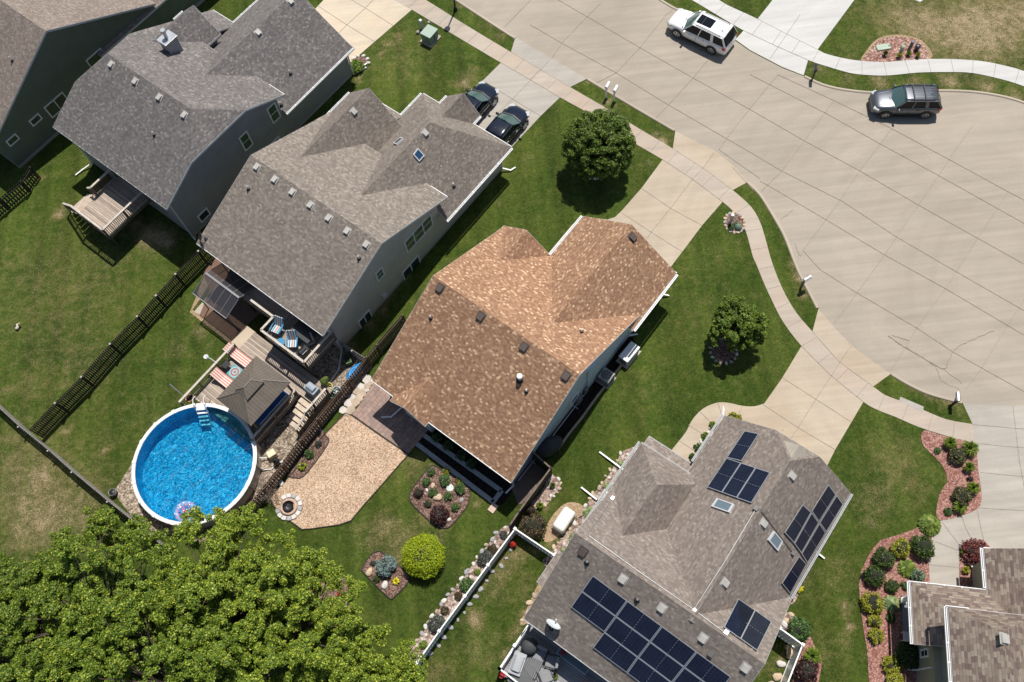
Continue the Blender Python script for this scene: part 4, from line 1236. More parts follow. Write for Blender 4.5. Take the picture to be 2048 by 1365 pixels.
h.skylight([(1534, 1080), (1546, 1062), (1563, 1083), (1553, 1102)], TRIM, glass('skylight_grey2', (0.14, 0.19, 0.22)))
h.window_at('u', uE + .5, 0.5, 2.6, .6, 2.4, 2, 1, -1)
# conduits with junction boxes
def onroof(px, py, up=.05):
    p, n = h.lfit(px, py); return p + n * up
mb = MB()
for ln in ([(1177, 1073), (1280, 1147), (1388, 1222), (1447, 1266)], [(1389, 1220), (1450, 1125), (1510, 1024)], [(1223, 1000), (1200, 1035), (1177, 1066), (1177, 1073)]):
    pts = [onroof(*q) for q in ln]
    for a, b in zip(pts, pts[1:]):
        n_ = 6
        seg = [a.lerp(b, i / n_) for i in range(n_ + 1)]
        mb.tube(seg, .014, 6)
mb.box(onroof(1388, 1222, .06), (.16, .16, .1)); mb.box(onroof(1224, 998.5, .07), (.2, .16, .12)); mb.box(onroof(1451, 1267, .08), (.22, .22, .12))
mb.build('conduit', GALV, h.e)
mb = MB()
for ln in ([(1513, 1022), (1524, 1026), (1582, 1103)],):
    mb.tube([onroof(*q) for q in ln], .018, 6)
mb.box(onroof(1513, 1018, .08), (.28, .22, .14)); mb.box(onroof(1584, 1106, .08), (.22, .2, .12)); mb.box(onroof(1422, 1307, .08), (.3, .25, .14))
mb.build('junction_box', DKMETAL, h.e)
h.downspout([(kF - 1.2, kL + .1, 2.9), (kF - 1.2, kL + .4, .3), (kF - 1.0, kL - 2.0, .1)], WHITE)
h.downspout([(kF - 3.6, kL + .1, 2.9), (kF - 3.6, kL + .4, .3), (kF - 3.4, kL - 1.7, .1)], WHITE)
h.downspout([(gF - 3.0, gR - .05, 2.8), (gF - 3.0, gR - .4, .3), (gF - 3.1, gR + .9, .1)], WHITE)
h.downspout([(gF - .1, gL - .06, 2.8), (gF + .5, gL - .25, 2.2), (gF + .9, gL - .4, 1.6)], WHITE)
h.finish()

# ---- house 6, lower right corner
T6 = R(77.0)
h = House('sage_house', 'sage sided house with brown mixed shingle roof and white gutters in the lower right corner', 3, 24, T6, G6, M('ridge_mixed', (0.25, 0.19, 0.15), 0.95, var=0.2, scale=6), W6)
H6 = h
def q6(px, py, z):
    p = g(px, py, z); return p.dot(h.ax[0]), p.dot(h.ax[1])
ZE = 5.1
a = q6(1895, 1213.7, ZE); b = q6(1906, 1365, ZE); r = q6(2018.8, 1262.7, 6.9); r2 = q6(2026, 1365, 6.9)
print('H6 main', a, b, r, r2, q6(1941.5, 1220, 3.6), q6(1962, 1224, 3.6))
mv0 = (a[1] + b[1]) / 2; mr = (r[1] + r2[1]) / 2; mu = a[0]
h.gable('u', -9.0, mu, mv0, 2 * mr - mv0, ZE, ZE, mr, ZE + (mr - mv0) * .62, ('gable',), ('hip', mu - r[0]), 0.4, 0.5)
ga = q6(1968, 1097, 2.8); gb = q6(1973.9, 1181.3, 2.8)
print('H6 garage', ga, gb)
gv = (ga[1] + gb[1]) / 2
h.gable('u', mu - 3.0, ga[0], gv, gv + 7.4, 2.8, 2.8, gv + 3.7, 5.0, ('gable',), ('gable',), 0.4, 0.45)
pa = q6(1820.4, 1163.5, 2.7); pb = q6(1828.7, 1288.9, 2.7); pr = q6(1985.4, 1183.4, 2.7); plr = q6(1879.3, 1292.6, 2.7)
print('H6 porch', pa, pb, pr, plr)
pv = (pa[1] + pb[1]) / 2; pu = (pa[0] + pr[0]) / 2
ru = pu - 2.6
h.block([[(pu, pv, 2.7), (pb[0], pv, 2.7), (pb[0], pv + 2.6, 3.95), (ru, pv + 2.6, 3.95)], [(pu, pv, 2.7), (ru, pv + 2.6, 3.95), (ru, pv + 6.5, 3.95), (pu, pr[1] + .6, 2.7)]], .15)
wv = q6(1847.5, 1330, 1.2)[1]
h.wallbox(-8.6, pu - .5, wv, mv0 + 1.5, 2.6)
h.gutter((pb[0], pv - .06, 2.7), (pu, pv - .06, 2.7), 1)
h.gutter((pu + .06, pv - .1, 2.7), (pu + .06, gv + .1, 2.7), -1)
h.gutter((mu + .06, mv0 - .1, ZE), (mu + .06, mv0 + 1.0, ZE), -1)
h.gutter((-9, mv0 - .06, ZE), (mu, mv0 - .06, ZE), 1)
h.gutter((pu + .1, gv - .06, 2.8), (ga[0], gv - .06, 2.8), 1)
h.gutter((ga[0] + .06, gv, 2.8), (ga[0] + .06, gv + 1.6, 2.8), -1)
h.vent([(2007, 1278)], VENTG, .42)
h.window_at('v', wv, *sorted((q6(1873, 1302, 1.2)[0], q6(1889, 1322, 1.2)[0])), .9, 2.0, 1, 2, -1)
h.downspout([(pb[0] - 1.0, wv - .06, 2.4), (pb[0] - 1.0, wv - .06, .3), (pb[0] - 1.0, wv - .45, .1)], WHITE)
h.downspout([q6(1969, 1127, .5) + (.5,), q6(1956, 1131, .3) + (.3,), q6(1944, 1133, .2) + (.2,), q6(1938, 1126, .15) + (.15,), q6(1937, 1115, .1) + (.1,)], WHITE)
h.finish()

# ------------------------------------------------------------------ solar arrays
t = NT('solar_cells')
ob = t.n("UVMap").outputs[0]
sp_ = t.n("SeparateXYZ", {0: ob}).outputs
gx = t.math('LESS_THAN', t.math('FRACT', t.math('MULTIPLY', sp_[0], 6.0)), 0.035)
gy = t.math('LESS_THAN', t.math('FRACT', t.math('MULTIPLY', sp_[1], 10.0)), 0.035)
gl = t.math('MAXIMUM', gx, gy)
c_ = t.mix(t.math('MULTIPLY', gl, .8), (0.0085, 0.011, 0.024), (0.035, 0.042, 0.07))
c_ = t.mix(1.0, c_, t.ramp(t.noise(t.pos(), 1.5, 4), [(0.3, .8), (0.7, 1.25)]), 'MULTIPLY')
t.set(col=c_, rough=0.13, spec=0.5)
CELLS = t.m
ALU = M('panel_frame', (0.62, 0.63, 0.64), 0.35, 0.7, 0.05)


def solar(label, quads, long_axis):
    """array of framed panels lying a hand above the shingles; quads = surveyed corners of each panel"""
    c0 = H5.hit(*quads[0][0])[0]
    e = empty('solar_array', c0, 0, label, 'solar panels')
    for Q in quads:
        hits = [H5.hit(*q) for q in Q]
        n = sum((x[1] for x in hits), Vector()).normalized()
        P = [x[0] - c0 + n * .13 for x in hits]
        ce = sum(P, Vector()) / 4
        P = [ce + (p - ce) * .985 for p in P]
        fr = MB()
        fr.add([p - n * .04 for p in P] + P, [(i, (i + 1) % 4, 4 + (i + 1) % 4, 4 + i) for i in range(4)])
        w_ = 0.035
        def inset(i):
            a, b, c = P[i], P[(i + 1) % 4], P[(i - 1) % 4]
            return a + (b - a).normalized() * w_ + (c - a).normalized() * w_
        I = [inset(i) for i in range(4)]
        fr.add(P + I, [(i, (i + 1) % 4, 4 + (i + 1) % 4, 4 + i) for i in range(4)])
        # dashed busbar gap across the middle
        i0, i1 = (0, 1) if long_axis == 0 else (1, 2)
        A, B = (I[0] + I[1]) / 2, (I[2] + I[3]) / 2
        if long_axis == 1:
            A, B = (I[1] + I[2]) / 2, (I[3] + I[0]) / 2
        for k in range(6):
            fr.bar(A.lerp(B, (k + .2) / 6) + n * .003, A.lerp(B, (k + .62) / 6) + n * .003, .016, .004, 0, n)
        # rails underneath
        for f_ in (.25, .75):
            a_, b_ = P[0].lerp(P[1], f_), P[3].lerp(P[2], f_)
            fr.bar(a_ - n * .07, b_ - n * .07, .04, .05, 0, n)
        o = fr.build('solar_panel', ALU, e)
        cm = MB().add([p - n * .006 for p in I], [(0, 1, 2, 3)]).build('cells', CELLS, o)
        ul = cm.data.uv_layers.new(name='UVMap')
        for i, c in enumerate(((0, 0), (1, 0), (1, 1), (0, 1)) if long_axis == 1 else ((0, 0), (0, 1), (1, 1), (1, 0))):
            ul.data[i].uv = c
    return e


def grid(c00, c10, c11, c01, nx, ny, skip=()):
    """split a surveyed quad into nx by ny panels"""
    V = [Vector((p[0], p[1])) for p in (c00, c10, c11, c01)]
    f = lambda s_, t_: V[0].lerp(V[1], s_).lerp(V[3].lerp(V[2], s_), t_)
    out = []
    for i in range(nx):
        for j in range(ny):
            if (i, j) in skip: continue
            out.append([tuple(f(a_, b_)) for a_, b_ in ((i / nx, j / ny), ((i + 1) / nx, j / ny), ((i + 1) / nx, (j + 1) / ny), (i / nx, (j + 1) / ny))])
    return out


# front garage slope: one panel above a row of three
solar('black solar array of one panel above a row of three, over the garage driveway slope',
      [[(1491, 864), (1520, 870), (1485, 925.5), (1455, 918.5)]] + grid((1455, 918.5), (1543, 947.5), (1504.5, 1009.5), (1415.5, 977.5), 3, 1), 1)
solar('stepped black solar array along the right eave of the garage roof',
      [[(1653.5, 968), (1668.5, 988.5), (1634, 1043.5), (1619.5, 1022)], [(1670, 989.5), (1683, 1008), (1648.5, 1064), (1635.5, 1045)],
       [(1602, 1008), (1619, 1023.5), (1584.5, 1086), (1565.5, 1065)], [(1620, 1024), (1634, 1044.5), (1599, 1106), (1585, 1087)], [(1635.5, 1045.5), (1648, 1065), (1611, 1126), (1599.5, 1107)],
       [(1595, 1111), (1610, 1127), (1577, 1187), (1560, 1166)]], 1)
solar('blue pair of solar panels on the small side gable above the white fence',
      grid((1474, 1199), (1541.5, 1247), (1512.5, 1305.5), (1444.5, 1256.5), 2, 1), 1)
big = grid((1186.6, 1149.3), (1463.5, 1352.4), (1412, 1414), (1142.7, 1212.7), 4, 2)
row3 = grid((1209.7, 1262.4), (1411.6, 1413.6), (1391, 1446), (1186.6, 1293.5), 3, 1)
solar('large dark blue solar array of many panels covering the rear roof slope above the patio', big + row3, 0)
# ------------------------------------------------------------------ fences
def picket_fence(name, label, pts, h, mat, pw=0.14, gap=0.05, group=None, posts=True, cap=None, both=False, every=2.4, rails=True, side=1):
    P = [g(*p) for p in pts]
    e = empty(name, P[0], 0, label, 'fence', group)
    o = P[0]
    rg = random.Random(len(pts) * 7 + int(h * 10))
    for a, b in zip(P, P[1:]):
        a, b = a - o, b - o
        L = (b - a).length
        d = (b - a).normalized(); nn = Vector((-d.y, d.x, 0)) * side
        ns = max(1, round(L / every))
        for k in range(ns):
            s0, s1 = a + d * L * k / ns, a + d * L * (k + 1) / ns
            mb = MB()
            n = max(1, int((s1 - s0).length / (pw + gap)))
            for i in range(n):
                c = s0 + (s1 - s0) * ((i + .5) / n)
                hh = h * (1 + rg.uniform(-.012, .012))
                for sg in ((1, -1) if both else (1,)):
                    off = nn * 0.035 * sg
                    if both and sg < 0: off += d * (pw + gap) / 2
                    mb.obox(c - d * pw / 2 + off - nn * .01 + Vector((0, 0, .04)), d * pw, nn * .02, Vector((0, 0, hh - .04)))
            mb.build('pickets', mat, e)
            if posts:
                mb = MB()
                mb.box((s0.x - nn.x * .05, s0.y - nn.y * .05, (h + .06) / 2), (.09, .09, h + .06), math.atan2(d.y, d.x))
                if cap: mb.box((s0.x - nn.x * .05, s0.y - nn.y * .05, h + .085), (.12, .12, .05), math.atan2(d.y, d.x), 1)
                mb.build('post', [mat, cap or mat], e)
        if rails:
            for z in (.25, h * .5, h - .2):
                mb = MB()
                mb.bar(a - nn * .005 + Vector((0, 0, z)), b - nn * .005 + Vector((0, 0, z)), .04, .09)
                mb.build('rail', mat, e)
    return e


picket_fence('wooden_fence', 'long dark stained wooden fence between the two left back yards', [(431, 511), (415, 528), (370.7, 573), (333, 615), (296.6, 655.7), (244, 709.6), (188.7, 773.7), (138, 825), (87, 878)], 1.7, FENCEB, .085, .04, cap=FENCEG, every=2.6, side=-1)
picket_fence('wooden_fence', 'weathered grey wooden fence running along the bottom of the left back yards', [(-60, 755), (0, 811), (60, 866), (118, 913), (165, 955), (235, 1013), (290, 1057), (340, 1100)], 1.25, FENCEG, .14, .02, every=2.5)
picket_fence('wooden_fence', 'brown wooden fence between the pool yard and the wood chip yard', [(812, 650), (762, 708), (742, 732), (706, 777), (645, 853), (612.8, 894.7), (577, 943), (540, 990), (505, 1037), (470, 1085)], 1.5, FENCEBR, .15, .022, every=2.4, side=-1)
picket_fence('wooden_fence', 'dark wooden fence at the left edge beside the olive house', [(80, 357), (62, 385), (20, 420), (-30, 465)], 1.35, FENCEB, .12, .07, every=2.2, side=-1)
picket_fence('wooden_fence', 'low weathered wooden screen between the narrow side yard and gravel corner of the greige house', [(689, 697), (712, 715), (740, 733)], 1.1, FENCEG, .14, .01)


def vinyl_fence(label, pts, h):
    P = [g(*p) for p in pts]
    o = P[0]
    e = empty('vinyl_fence', o, 0, label, 'fence', 'white vinyl fences')
    for k, (a, b) in enumerate(zip(P, P[1:])):
        a, b = a - o, b - o
        L = (b - a).length; d = (b - a).normalized(); nn = Vector((-d.y, d.x, 0))
        ns = max(1, round(L / 2.4))
        mb = MB()
        for i in range(int(L / .2)):
            s_ = a + d * (i * .2 + .01)
            mb.obox(s_ - nn * .012 + Vector((0, 0, .06)), d * .185, nn * .024, Vector((0, 0, h - .12)))
        mb.bar(a + Vector((0, 0, h - .04)), b + Vector((0, 0, h - .04)), .07, .09)
        mb.bar(a + Vector((0, 0, .1)), b + Vector((0, 0, .1)), .06, .12)
        mb.build('fence_panel', VINYL, e)
        for i in range(ns + (1 if k == len(P) - 2 else 0)):
            p = a + d * L * i / ns
            pm = MB()
            rz = math.atan2(d.y, d.x)
            pm.box((p.x, p.y, (h + .04) / 2), (.13, .13, h + .04), rz)
            pm.box((p.x, p.y, h + .06), (.16, .16, .04), rz)
            pm.box((p.x, p.y, h + .095), (.09, .09, .04), rz)
            pm.build('post', VINYL, e)
    return e


vinyl_fence('long white vinyl fence with a bend beside a rock bed and back lawn', [(1109, 1119), (1032, 1067), (979, 1138), (934, 1199), (884, 1267), (840, 1330), (794, 1393)], 1.25)
vinyl_fence('short white vinyl fence corner at the lower right wall of the solar roofed house', [(1544, 1264), (1588, 1296), (1553, 1385), (1530, 1440)], 1.9)
# dark screen enclosure behind the tan roof
P = [g(1062, 914), g(1102, 950), g(1040, 1035), g(1022, 1062)]
e = empty('screen_fence', P[0], 0, 'dark brown screen fence enclosing the shaded side corner of the tan roof house', 'fence')
for a, b in zip(P, P[1:]):
    a, b = a - P[0], b - P[0]
    mb = MB()
    mb.bar(a + Vector((0, 0, .75)), b + Vector((0, 0, .75)), .035, 1.4)
    mb.build('fence_panel', FENCEB, e)
    mb = MB()
    mb.bar(a + Vector((0, 0, 1.48)), b + Vector((0, 0, 1.48)), .09, .05)
    mb.build('top_rail', BALU, e)
    mb = MB(); mb.box(b + Vector((0, 0, .78)), (.11, .11, 1.56)); mb.build('post', FENCEB, e)
structure(MB().sheet(gp([(1058, 918), (1100, 950), (1060, 1004), (1036, 1010), (1020, 968)]), .036).build('concrete_pad', concrete('dark_slab', (0.17, 0.13, 0.11), .15)))
tag(MB().prism([(p.x, p.y) for p in gp([(1069, 968), (1083, 977), (1063, 1003), (1046, 1005)])], .04, .12).build('wooden_platform', planks('platform', (.12, .085, .07), (.22, .16, .13), .15, 0)), 'small brown wooden platform inside the dark screen fence', 'platform')


# ------------------------------------------------------------------ decks
def railing(e, a, b, h, cap=RAILW, bal=BALU, name='railing', post=True):
    """a, b deck level points in local coordinates of e"""
    a, b = Vector(a), Vector(b)
    d = (b - a).normalized(); L = (b - a).length
    nn = Vector((-d.y, d.x, 0)).normalized()
    m = MB(); m.bar(a + Vector((0, 0, h)), b + Vector((0, 0, h)), .14, .04); m.bar(a + Vector((0, 0, h - .07)), b + Vector((0, 0, h - .07)), .04, .09)
    m.bar(a + Vector((0, 0, .09)), b + Vector((0, 0, .09)), .04, .09)
    o = m.build(name, cap, e)
    m = MB()
    n = int(L / .125)
    for i in range(n):
        c = a + d * (L * (i + .5) / n)
        m.obox(c - d * .02 - nn * .02 + Vector((0, 0, .05)), d * .04, nn * .04, Vector((0, 0, h - .1)))
    m.build('balusters', bal, o)
    k = max(1, round(L / 1.7))
    for i in range(k + 1):
        m = MB()
        c = a + (b - a) * (i / k)
        m.obox(c - d * .045 - nn * .045 - Vector((0, 0, .3)), d * .09, nn * .09, Vector((0, 0, h + .29)))
        m.build('rail_post', bal, o)


def deck_floor(e, u0, u1, v0, v1, z, hh, name='deck_floor', mat=None, skirt=True):
    mb = MB().obox(hh(u0, v0, z - .05), hh(u1, v0, z - .05) - hh(u0, v0, z - .05), hh(u0, v1, z - .05) - hh(u0, v0, z - .05), (0, 0, .05))
    mb.build(name, mat or DECKW, e)
    m = MB()
    for a, b in (((u0, v0), (u1, v0)), ((u1, v0), (u1, v1)), ((u1, v1), (u0, v1)), ((u0, v1), (u0, v0))):
        m.bar(hh(*a, z - .17), hh(*b, z - .17), .04, .22)
    n = 3
    for i in range(n + 1):
        for v in (v0 + .1, v1 - .1):
            for u in (u0 + .1,):
                vv = v0 + .1 + (v1 - v0 - .2) * i / n
                m.box(hh(u0 + .12, vv, (z - .2) / 2), (.12, .12, z - .2))
    m.build('deck_frame', BALU, e)


# deck of the slate house
z2 = 1.85
e = empty('timber_deck', W(6.3, -41.5, 0), TH, 'raised weathered timber deck with railing and short stair behind the slate sided house', 'deck')
hh = lambda u, v, z=0.0: Vector((u - 6.3, -(v + 41.5), z))
deck_floor(e, 6.3, 10.0, -44.2, -41.1, z2, hh, mat=DECKX)
railing(e, hh(6.34, -41.1, z2), hh(9.9, -41.1, z2), .95)
railing(e, hh(6.34, -44.2, z2), hh(6.34, -41.1, z2), .95)
railing(e, hh(8.1, -44.2, z2), hh(9.9, -44.2, z2), .95)
m = MB()
for i in range(6):
    zz = z2 - .3 * (i + 1) + .02
    m.obox(hh(6.38, -44.25 - .36 * (i + 1), zz), hh(8.05, 0, 0) - hh(6.38, 0, 0), hh(0, .36, 0) - hh(0, 0, 0), (0, 0, .05))
m.build('stair', M('stair_wood', (.45, .37, .29), .8, var=.2, scale=3), e)
railing(e, hh(6.36, -44.2, z2), hh(6.36, -46.3, .25), .9, name='stair_railing')
railing(e, hh(8.08, -44.2, z2), hh(8.08, -45.2, 1.0), .9, name='stair_railing')

# upper and lower decks of the greige house
zu, zl = 2.25, 0.8
e = empty('pool_deck', W(4, -27, 0), TH, 'two level weathered timber deck with railings between the greige house and the round pool', 'deck')
hh = lambda u, v, z=0.0: Vector((u - 4, -(v + 27), z))
deck_floor(e, 7.2, 9.75, -27.5, -23.9, zu, hh, 'upper_floor', DECKW)
deck_floor(e, 8.3, 9.75, -30.6, -27.5, zu - .006, hh, 'upper_floor', DECKX)
railing(e, hh(7.22, -27.48, zu), hh(7.22, -23.92, zu), .95)
railing(e, hh(7.22, -23.92, zu), hh(9.7, -23.92, zu), .95)
railing(e, hh(7.22, -27.48, zu), hh(8.3, -27.48, zu), .95)
railing(e, hh(8.32, -27.48, zu), hh(8.32, -29.4, zu), .95)
deck_floor(e, 1.75, 7.24, -29.05, -23.85, zl, hh, 'lower_floor', DECKX)
m = MB(); m.obox(hh(5.6, -29.95, .25), hh(7.3, 0, 0) - hh(5.6, 0, 0), hh(0, .85, 0) - hh(0, 0, 0), (0, 0, .28)); m.build('step', concrete('step_board', (.52, .43, .32), .1), e)
railing(e, hh(1.0, -29.1, zl), hh(5.75, -29.1, zl), .82)
railing(e, hh(1.95, -23.9, zl), hh(5.75, -23.9, zl), .82)
railing(e, hh(6.95, -22.45, zl), hh(5.1, -22.45, zl), .82)
deck_floor(e, 5.85, 7.24, -23.85, -22.4, zl - .005, hh, 'stair_landing', DECKX)
m = MB()
for i in range(5):
    m.obox(hh(5.8 - .34 * (i + 1), -23.7, zl - .15 * (i + 1)), hh(.31, 0, 0) - hh(0, 0, 0), hh(0, 1.2, 0) - hh(0, 0, 0), (0, 0, .05))
m.build('stair', M('stair_wood2', (.55, .45, .35), .8, var=.2, scale=3), e)
railing(e, hh(5.8, -22.45, zl), hh(4.0, -22.45, .1), .85, name='stair_railing')
m = MB(); m.bar(hh(6.9, -22.4, .4), hh(3.9, -22.4, .2), .05, .5); m.build('lattice_skirt', BALU, e)

# gazebo with tiered metal roof over the hot tub
t = NT('standing_seam')
uvn = t.n("UVMap").outputs[0]
su = t.n("SeparateXYZ", {0: uvn}).outputs[0]
fr = t.math('FRACT', t.math('DIVIDE', su, .2))
sm = t.math('LESS_THAN', fr, .1)
c_ = t.mix(t.math('MULTIPLY', sm, .75), (0.155, 0.13, 0.105), (0.03, 0.025, 0.02))
c_ = t.mix(1.0, c_, t.ramp(t.noise(t.pos(), 2.0, 4), [(.3, .85), (.7, 1.1)]), 'MULTIPLY')
t.set(col=c_, rough=.55, spec=.3).bump(fr, .2, .02)
SEAM = t.m


def hiproof(name, parent, hh, u0, u1, v0, v1, ze, zr, ru0, ru1, mat, t_=.05):
    m = MB(); uvs = []
    vm = (v0 + v1) / 2
    A, B, C, D = hh(u0, v0, ze), hh(u1, v0, ze), hh(u1, v1, ze), hh(u0, v1, ze)
    E1, E2 = hh(ru0, vm, zr), hh(ru1, vm, zr)
    for P in ([A, B, E2, E1], [B, C, E2], [C, D, E1, E2], [D, A, E1]):
        n = Vector((0, 0, 0))
        for a, b in zip(P, P[1:] + P[:1]): n += (a - P[0]).cross(b - P[0])
        if n.z < 0: P = P[::-1]; n = -n
        n.normalize(); ee = Vector((-n.y, n.x, 0)).normalized(); sl = n.cross(ee)
        m.add(P, [tuple(range(len(P)))]); uvs.append([(p.dot(ee) + 9, p.dot(sl) + 9) for p in P])
    for a, b in ((A, B), (B, C), (C, D), (D, A)):
        dz = Vector((0, 0, -t_))
        m.add([a, b, b + dz, a + dz], [(0, 1, 2, 3)]); uvs.append([(0, 0)] * 4)
    o = m.build(name, mat, parent)
    ul = o.data.uv_layers.new(name='UVMap'); i = 0
    for q in uvs:
        for c in q: ul.data[i].uv = c; i += 1
    m = MB()
    for a, b in ((A, E1), (D, E1), (B, E2), (C, E2), (E1, E2)):
        m.bar(a + Vector((0, 0, .015)), b + Vector((0, 0, .015)), .06, .02)
    m.build('hip_cap', M('seam_cap', (.17, .145, .12), .5), o)
    return o


e = empty('gazebo', W(4.14, -25.2, zl), TH, 'hardtop gazebo with two tiered brown metal roof over a blue covered hot tub', 'gazebo')
hh = lambda u, v, z=0.0: Vector((u - 4.14, -(v + 25.2), z - zl))
hiproof('roof', e, hh, 2.45, 5.83, -26.65, -23.8, 3.0, 3.95, 3.72, 4.56, SEAM)
hiproof('roof_vent', e, hh, 3.45, 4.83, -25.75, -24.7, 3.78, 4.13, 3.85, 4.43, SEAM)
m = MB()
for u in (2.65, 5.63):
    for v in (-26.45, -24.0):
        m.box(hh(u, v, (zl + 3.0) / 2), (.12, .12, 3.0 - zl))
for a, b in (((2.65, -26.45), (5.63, -26.45)), ((2.65, -24.0), (5.63, -24.0)), ((2.65, -26.45), (2.65, -24.0)), ((5.63, -26.45), (5.63, -24.0))):
    m.bar(hh(*a, 2.9), hh(*b, 2.9), .08, .14)
m.build('frame', M('gazebo_frame', (.09, .065, .05), .6), e)
e = empty('hot_tub', W(4.1, -25.0, zl), TH, 'square hot tub under a deep blue cover beneath the gazebo', 'hot tub')
MB().box((0, .05, .38), (2.5, 1.9, .76)).build('shell', M('tub_shell', (.10, .07, .055), .6), e, bevel=.04)
MB().box((-.63, .05, .81), (1.24, 1.94, .1)).build('cover', M('tub_cover', (0.008, 0.075, 0.24), .5, var=.1), e, bevel=.03)
MB().box((.63, .05, .81), (1.24, 1.94, .1)).build('cover', MC['tub_cover'], e, bevel=.03)
m = MB(); m.bar((-1.2, -.92, .87), (1.2, -.92, .87), .03, .02); m.build('strap', WHITE, e)

# polycarbonate awning
e = empty('patio_awning', W(8.0, -31.8, 0), TH, 'dark tinted ridged patio awning under the rear eave of the greige house', 'awning')
hh = lambda u, v, z=0.0: Vector((u - 8.0, -(v + 31.8), z))
t = NT('tinted_sheet'); t.set(col=(.05, .05, .055), rough=.25, spec=.5, alpha=.72); TINT = t.m
for ua, ub, nm in ((8.05, 6.62, 'roof_panel'), (8.05, 9.3, 'roof_panel')):
    for i in range(5):
        va, vb = -33.2 + 2.95 * i / 5, -33.2 + 2.95 * (i + 1) / 5
        MB().add([hh(ua, va + .02, 2.9), hh(ua, vb - .02, 2.9), hh(ub, vb - .02, 2.4), hh(ub, va + .02, 2.4)], [(0, 1, 2, 3)]).build(nm, TINT, e)
m = MB()
for i in range(6):
    v = -33.2 + 2.95 * i / 5
    m.bar(hh(8.05, v, 2.91), hh(6.62, v, 2.41), .03, .03); m.bar(hh(8.05, v, 2.91), hh(9.3, v, 2.41), .03, .03)
m.bar(hh(8.05, -33.2, 2.94), hh(8.05, -30.25, 2.94), .13, .05); m.bar(hh(6.62, -33.2, 2.41), hh(6.62, -30.25, 2.41), .05, .05)
m.build('ridge_beam', M('awning_frame', (.22, .225, .235), .45, .4), e)
m = MB()
for u, v in ((6.75, -33.1), (6.75, -30.35), (9.2, -33.1), (9.2, -30.35)):
    m.cyl(hh(u, v, 0), hh(u, v, 2.45), .035, .035, 8)
m.build('frame_posts', DKMETAL, e)

# ------------------------------------------------------------------ pool
pc = W(-1.14, -25.79, 0)
PR = 3.72
e = empty('swimming_pool', pc, TH, 'round above ground swimming pool with white rim and blue water', 'pool')
seg = 72
m = MB().lathe([(PR - .09, 0), (PR - .09, 1.28), (PR - .12, 1.28), (PR - .12, 0.02)], (0, 0, 0), seg); m.build('pool_wall', M('pool_wall', (.46, .41, .35), .6, var=.1), e)
m = MB().lathe([(PR - .21, 1.27), (PR - .2, 1.315), (PR - .02, 1.315), (PR + .02, 1.29), (PR + .02, 1.25)], (0, 0, 0), seg); m.build('rim', M('pool_rim', (.76, .75, .72), .4, var=.05), e)
for i in range(18):
    a = 2 * PI * i / 18 + .1
    m = MB(); c = Vector((math.cos(a), math.sin(a), 0))
    m.box(c * (PR - .09) + Vector((0, 0, 1.325)), (.26, .2, .035), a); m.build('rim_clip', M('pool_clip', (.70, .68, .65), .4, var=.05), e, bevel=.015)
    m = MB(); m.box(c * (PR - .04) + Vector((0, 0, .63)), (.1, .15, 1.24), a); m.build('upright', MC['pool_wall'], e)
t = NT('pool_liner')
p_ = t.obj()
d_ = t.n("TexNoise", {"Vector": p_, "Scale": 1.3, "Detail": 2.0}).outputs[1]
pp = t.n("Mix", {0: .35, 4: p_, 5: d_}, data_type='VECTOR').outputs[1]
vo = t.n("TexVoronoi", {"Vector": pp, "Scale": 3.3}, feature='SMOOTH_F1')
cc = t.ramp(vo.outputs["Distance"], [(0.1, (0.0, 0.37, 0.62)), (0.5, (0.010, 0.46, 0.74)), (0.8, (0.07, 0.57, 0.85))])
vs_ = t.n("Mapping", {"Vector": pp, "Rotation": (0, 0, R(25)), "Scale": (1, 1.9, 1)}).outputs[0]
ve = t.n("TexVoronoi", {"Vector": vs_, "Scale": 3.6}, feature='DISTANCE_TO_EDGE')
cc = t.mix(t.ramp(ve.outputs["Distance"], [(0.0, .6), (0.12, 0.0)]), cc, (.42, .78, .95))  # pale network of ripple light (caustics) painted into the liner colour
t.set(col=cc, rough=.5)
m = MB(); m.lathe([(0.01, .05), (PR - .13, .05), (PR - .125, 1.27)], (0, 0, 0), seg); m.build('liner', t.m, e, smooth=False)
t = NT('pool_water')
p_ = t.obj()
mp = t.n("Mapping", {"Vector": p_, "Rotation": (0, 0, R(20)), "Scale": (1.0, 2.0, 1)}).outputs[0]
n1 = t.noise(mp, 2.2, 3, .6, 1.2); n2 = t.noise(mp, 6.0, 2, .5, .8)
hgt = t.math('ADD', n1, t.math('MULTIPLY', n2, .5))
bmp = t.n("Bump", {"Height": hgt, "Strength": 1.0, "Distance": .3}).outputs[0]
gl = t.n("BsdfGlossy", {"Color": (1, 1, 1, 1), "Roughness": .04, "Normal": bmp})
tr = t.n("BsdfTransparent", {"Color": (.42, .89, .98, 1)})
fn = t.n("Fresnel", {"IOR": 1.33, "Normal": bmp})
mx = t.n("MixShader", {0: fn.outputs[0]})
t.t.links.new(tr.outputs[0], mx.inputs[1]); t.t.links.new(gl.outputs[0], mx.inputs[2]); t.t.links.new(mx.outputs[0], t.t.nodes["Material Output"].inputs[0])
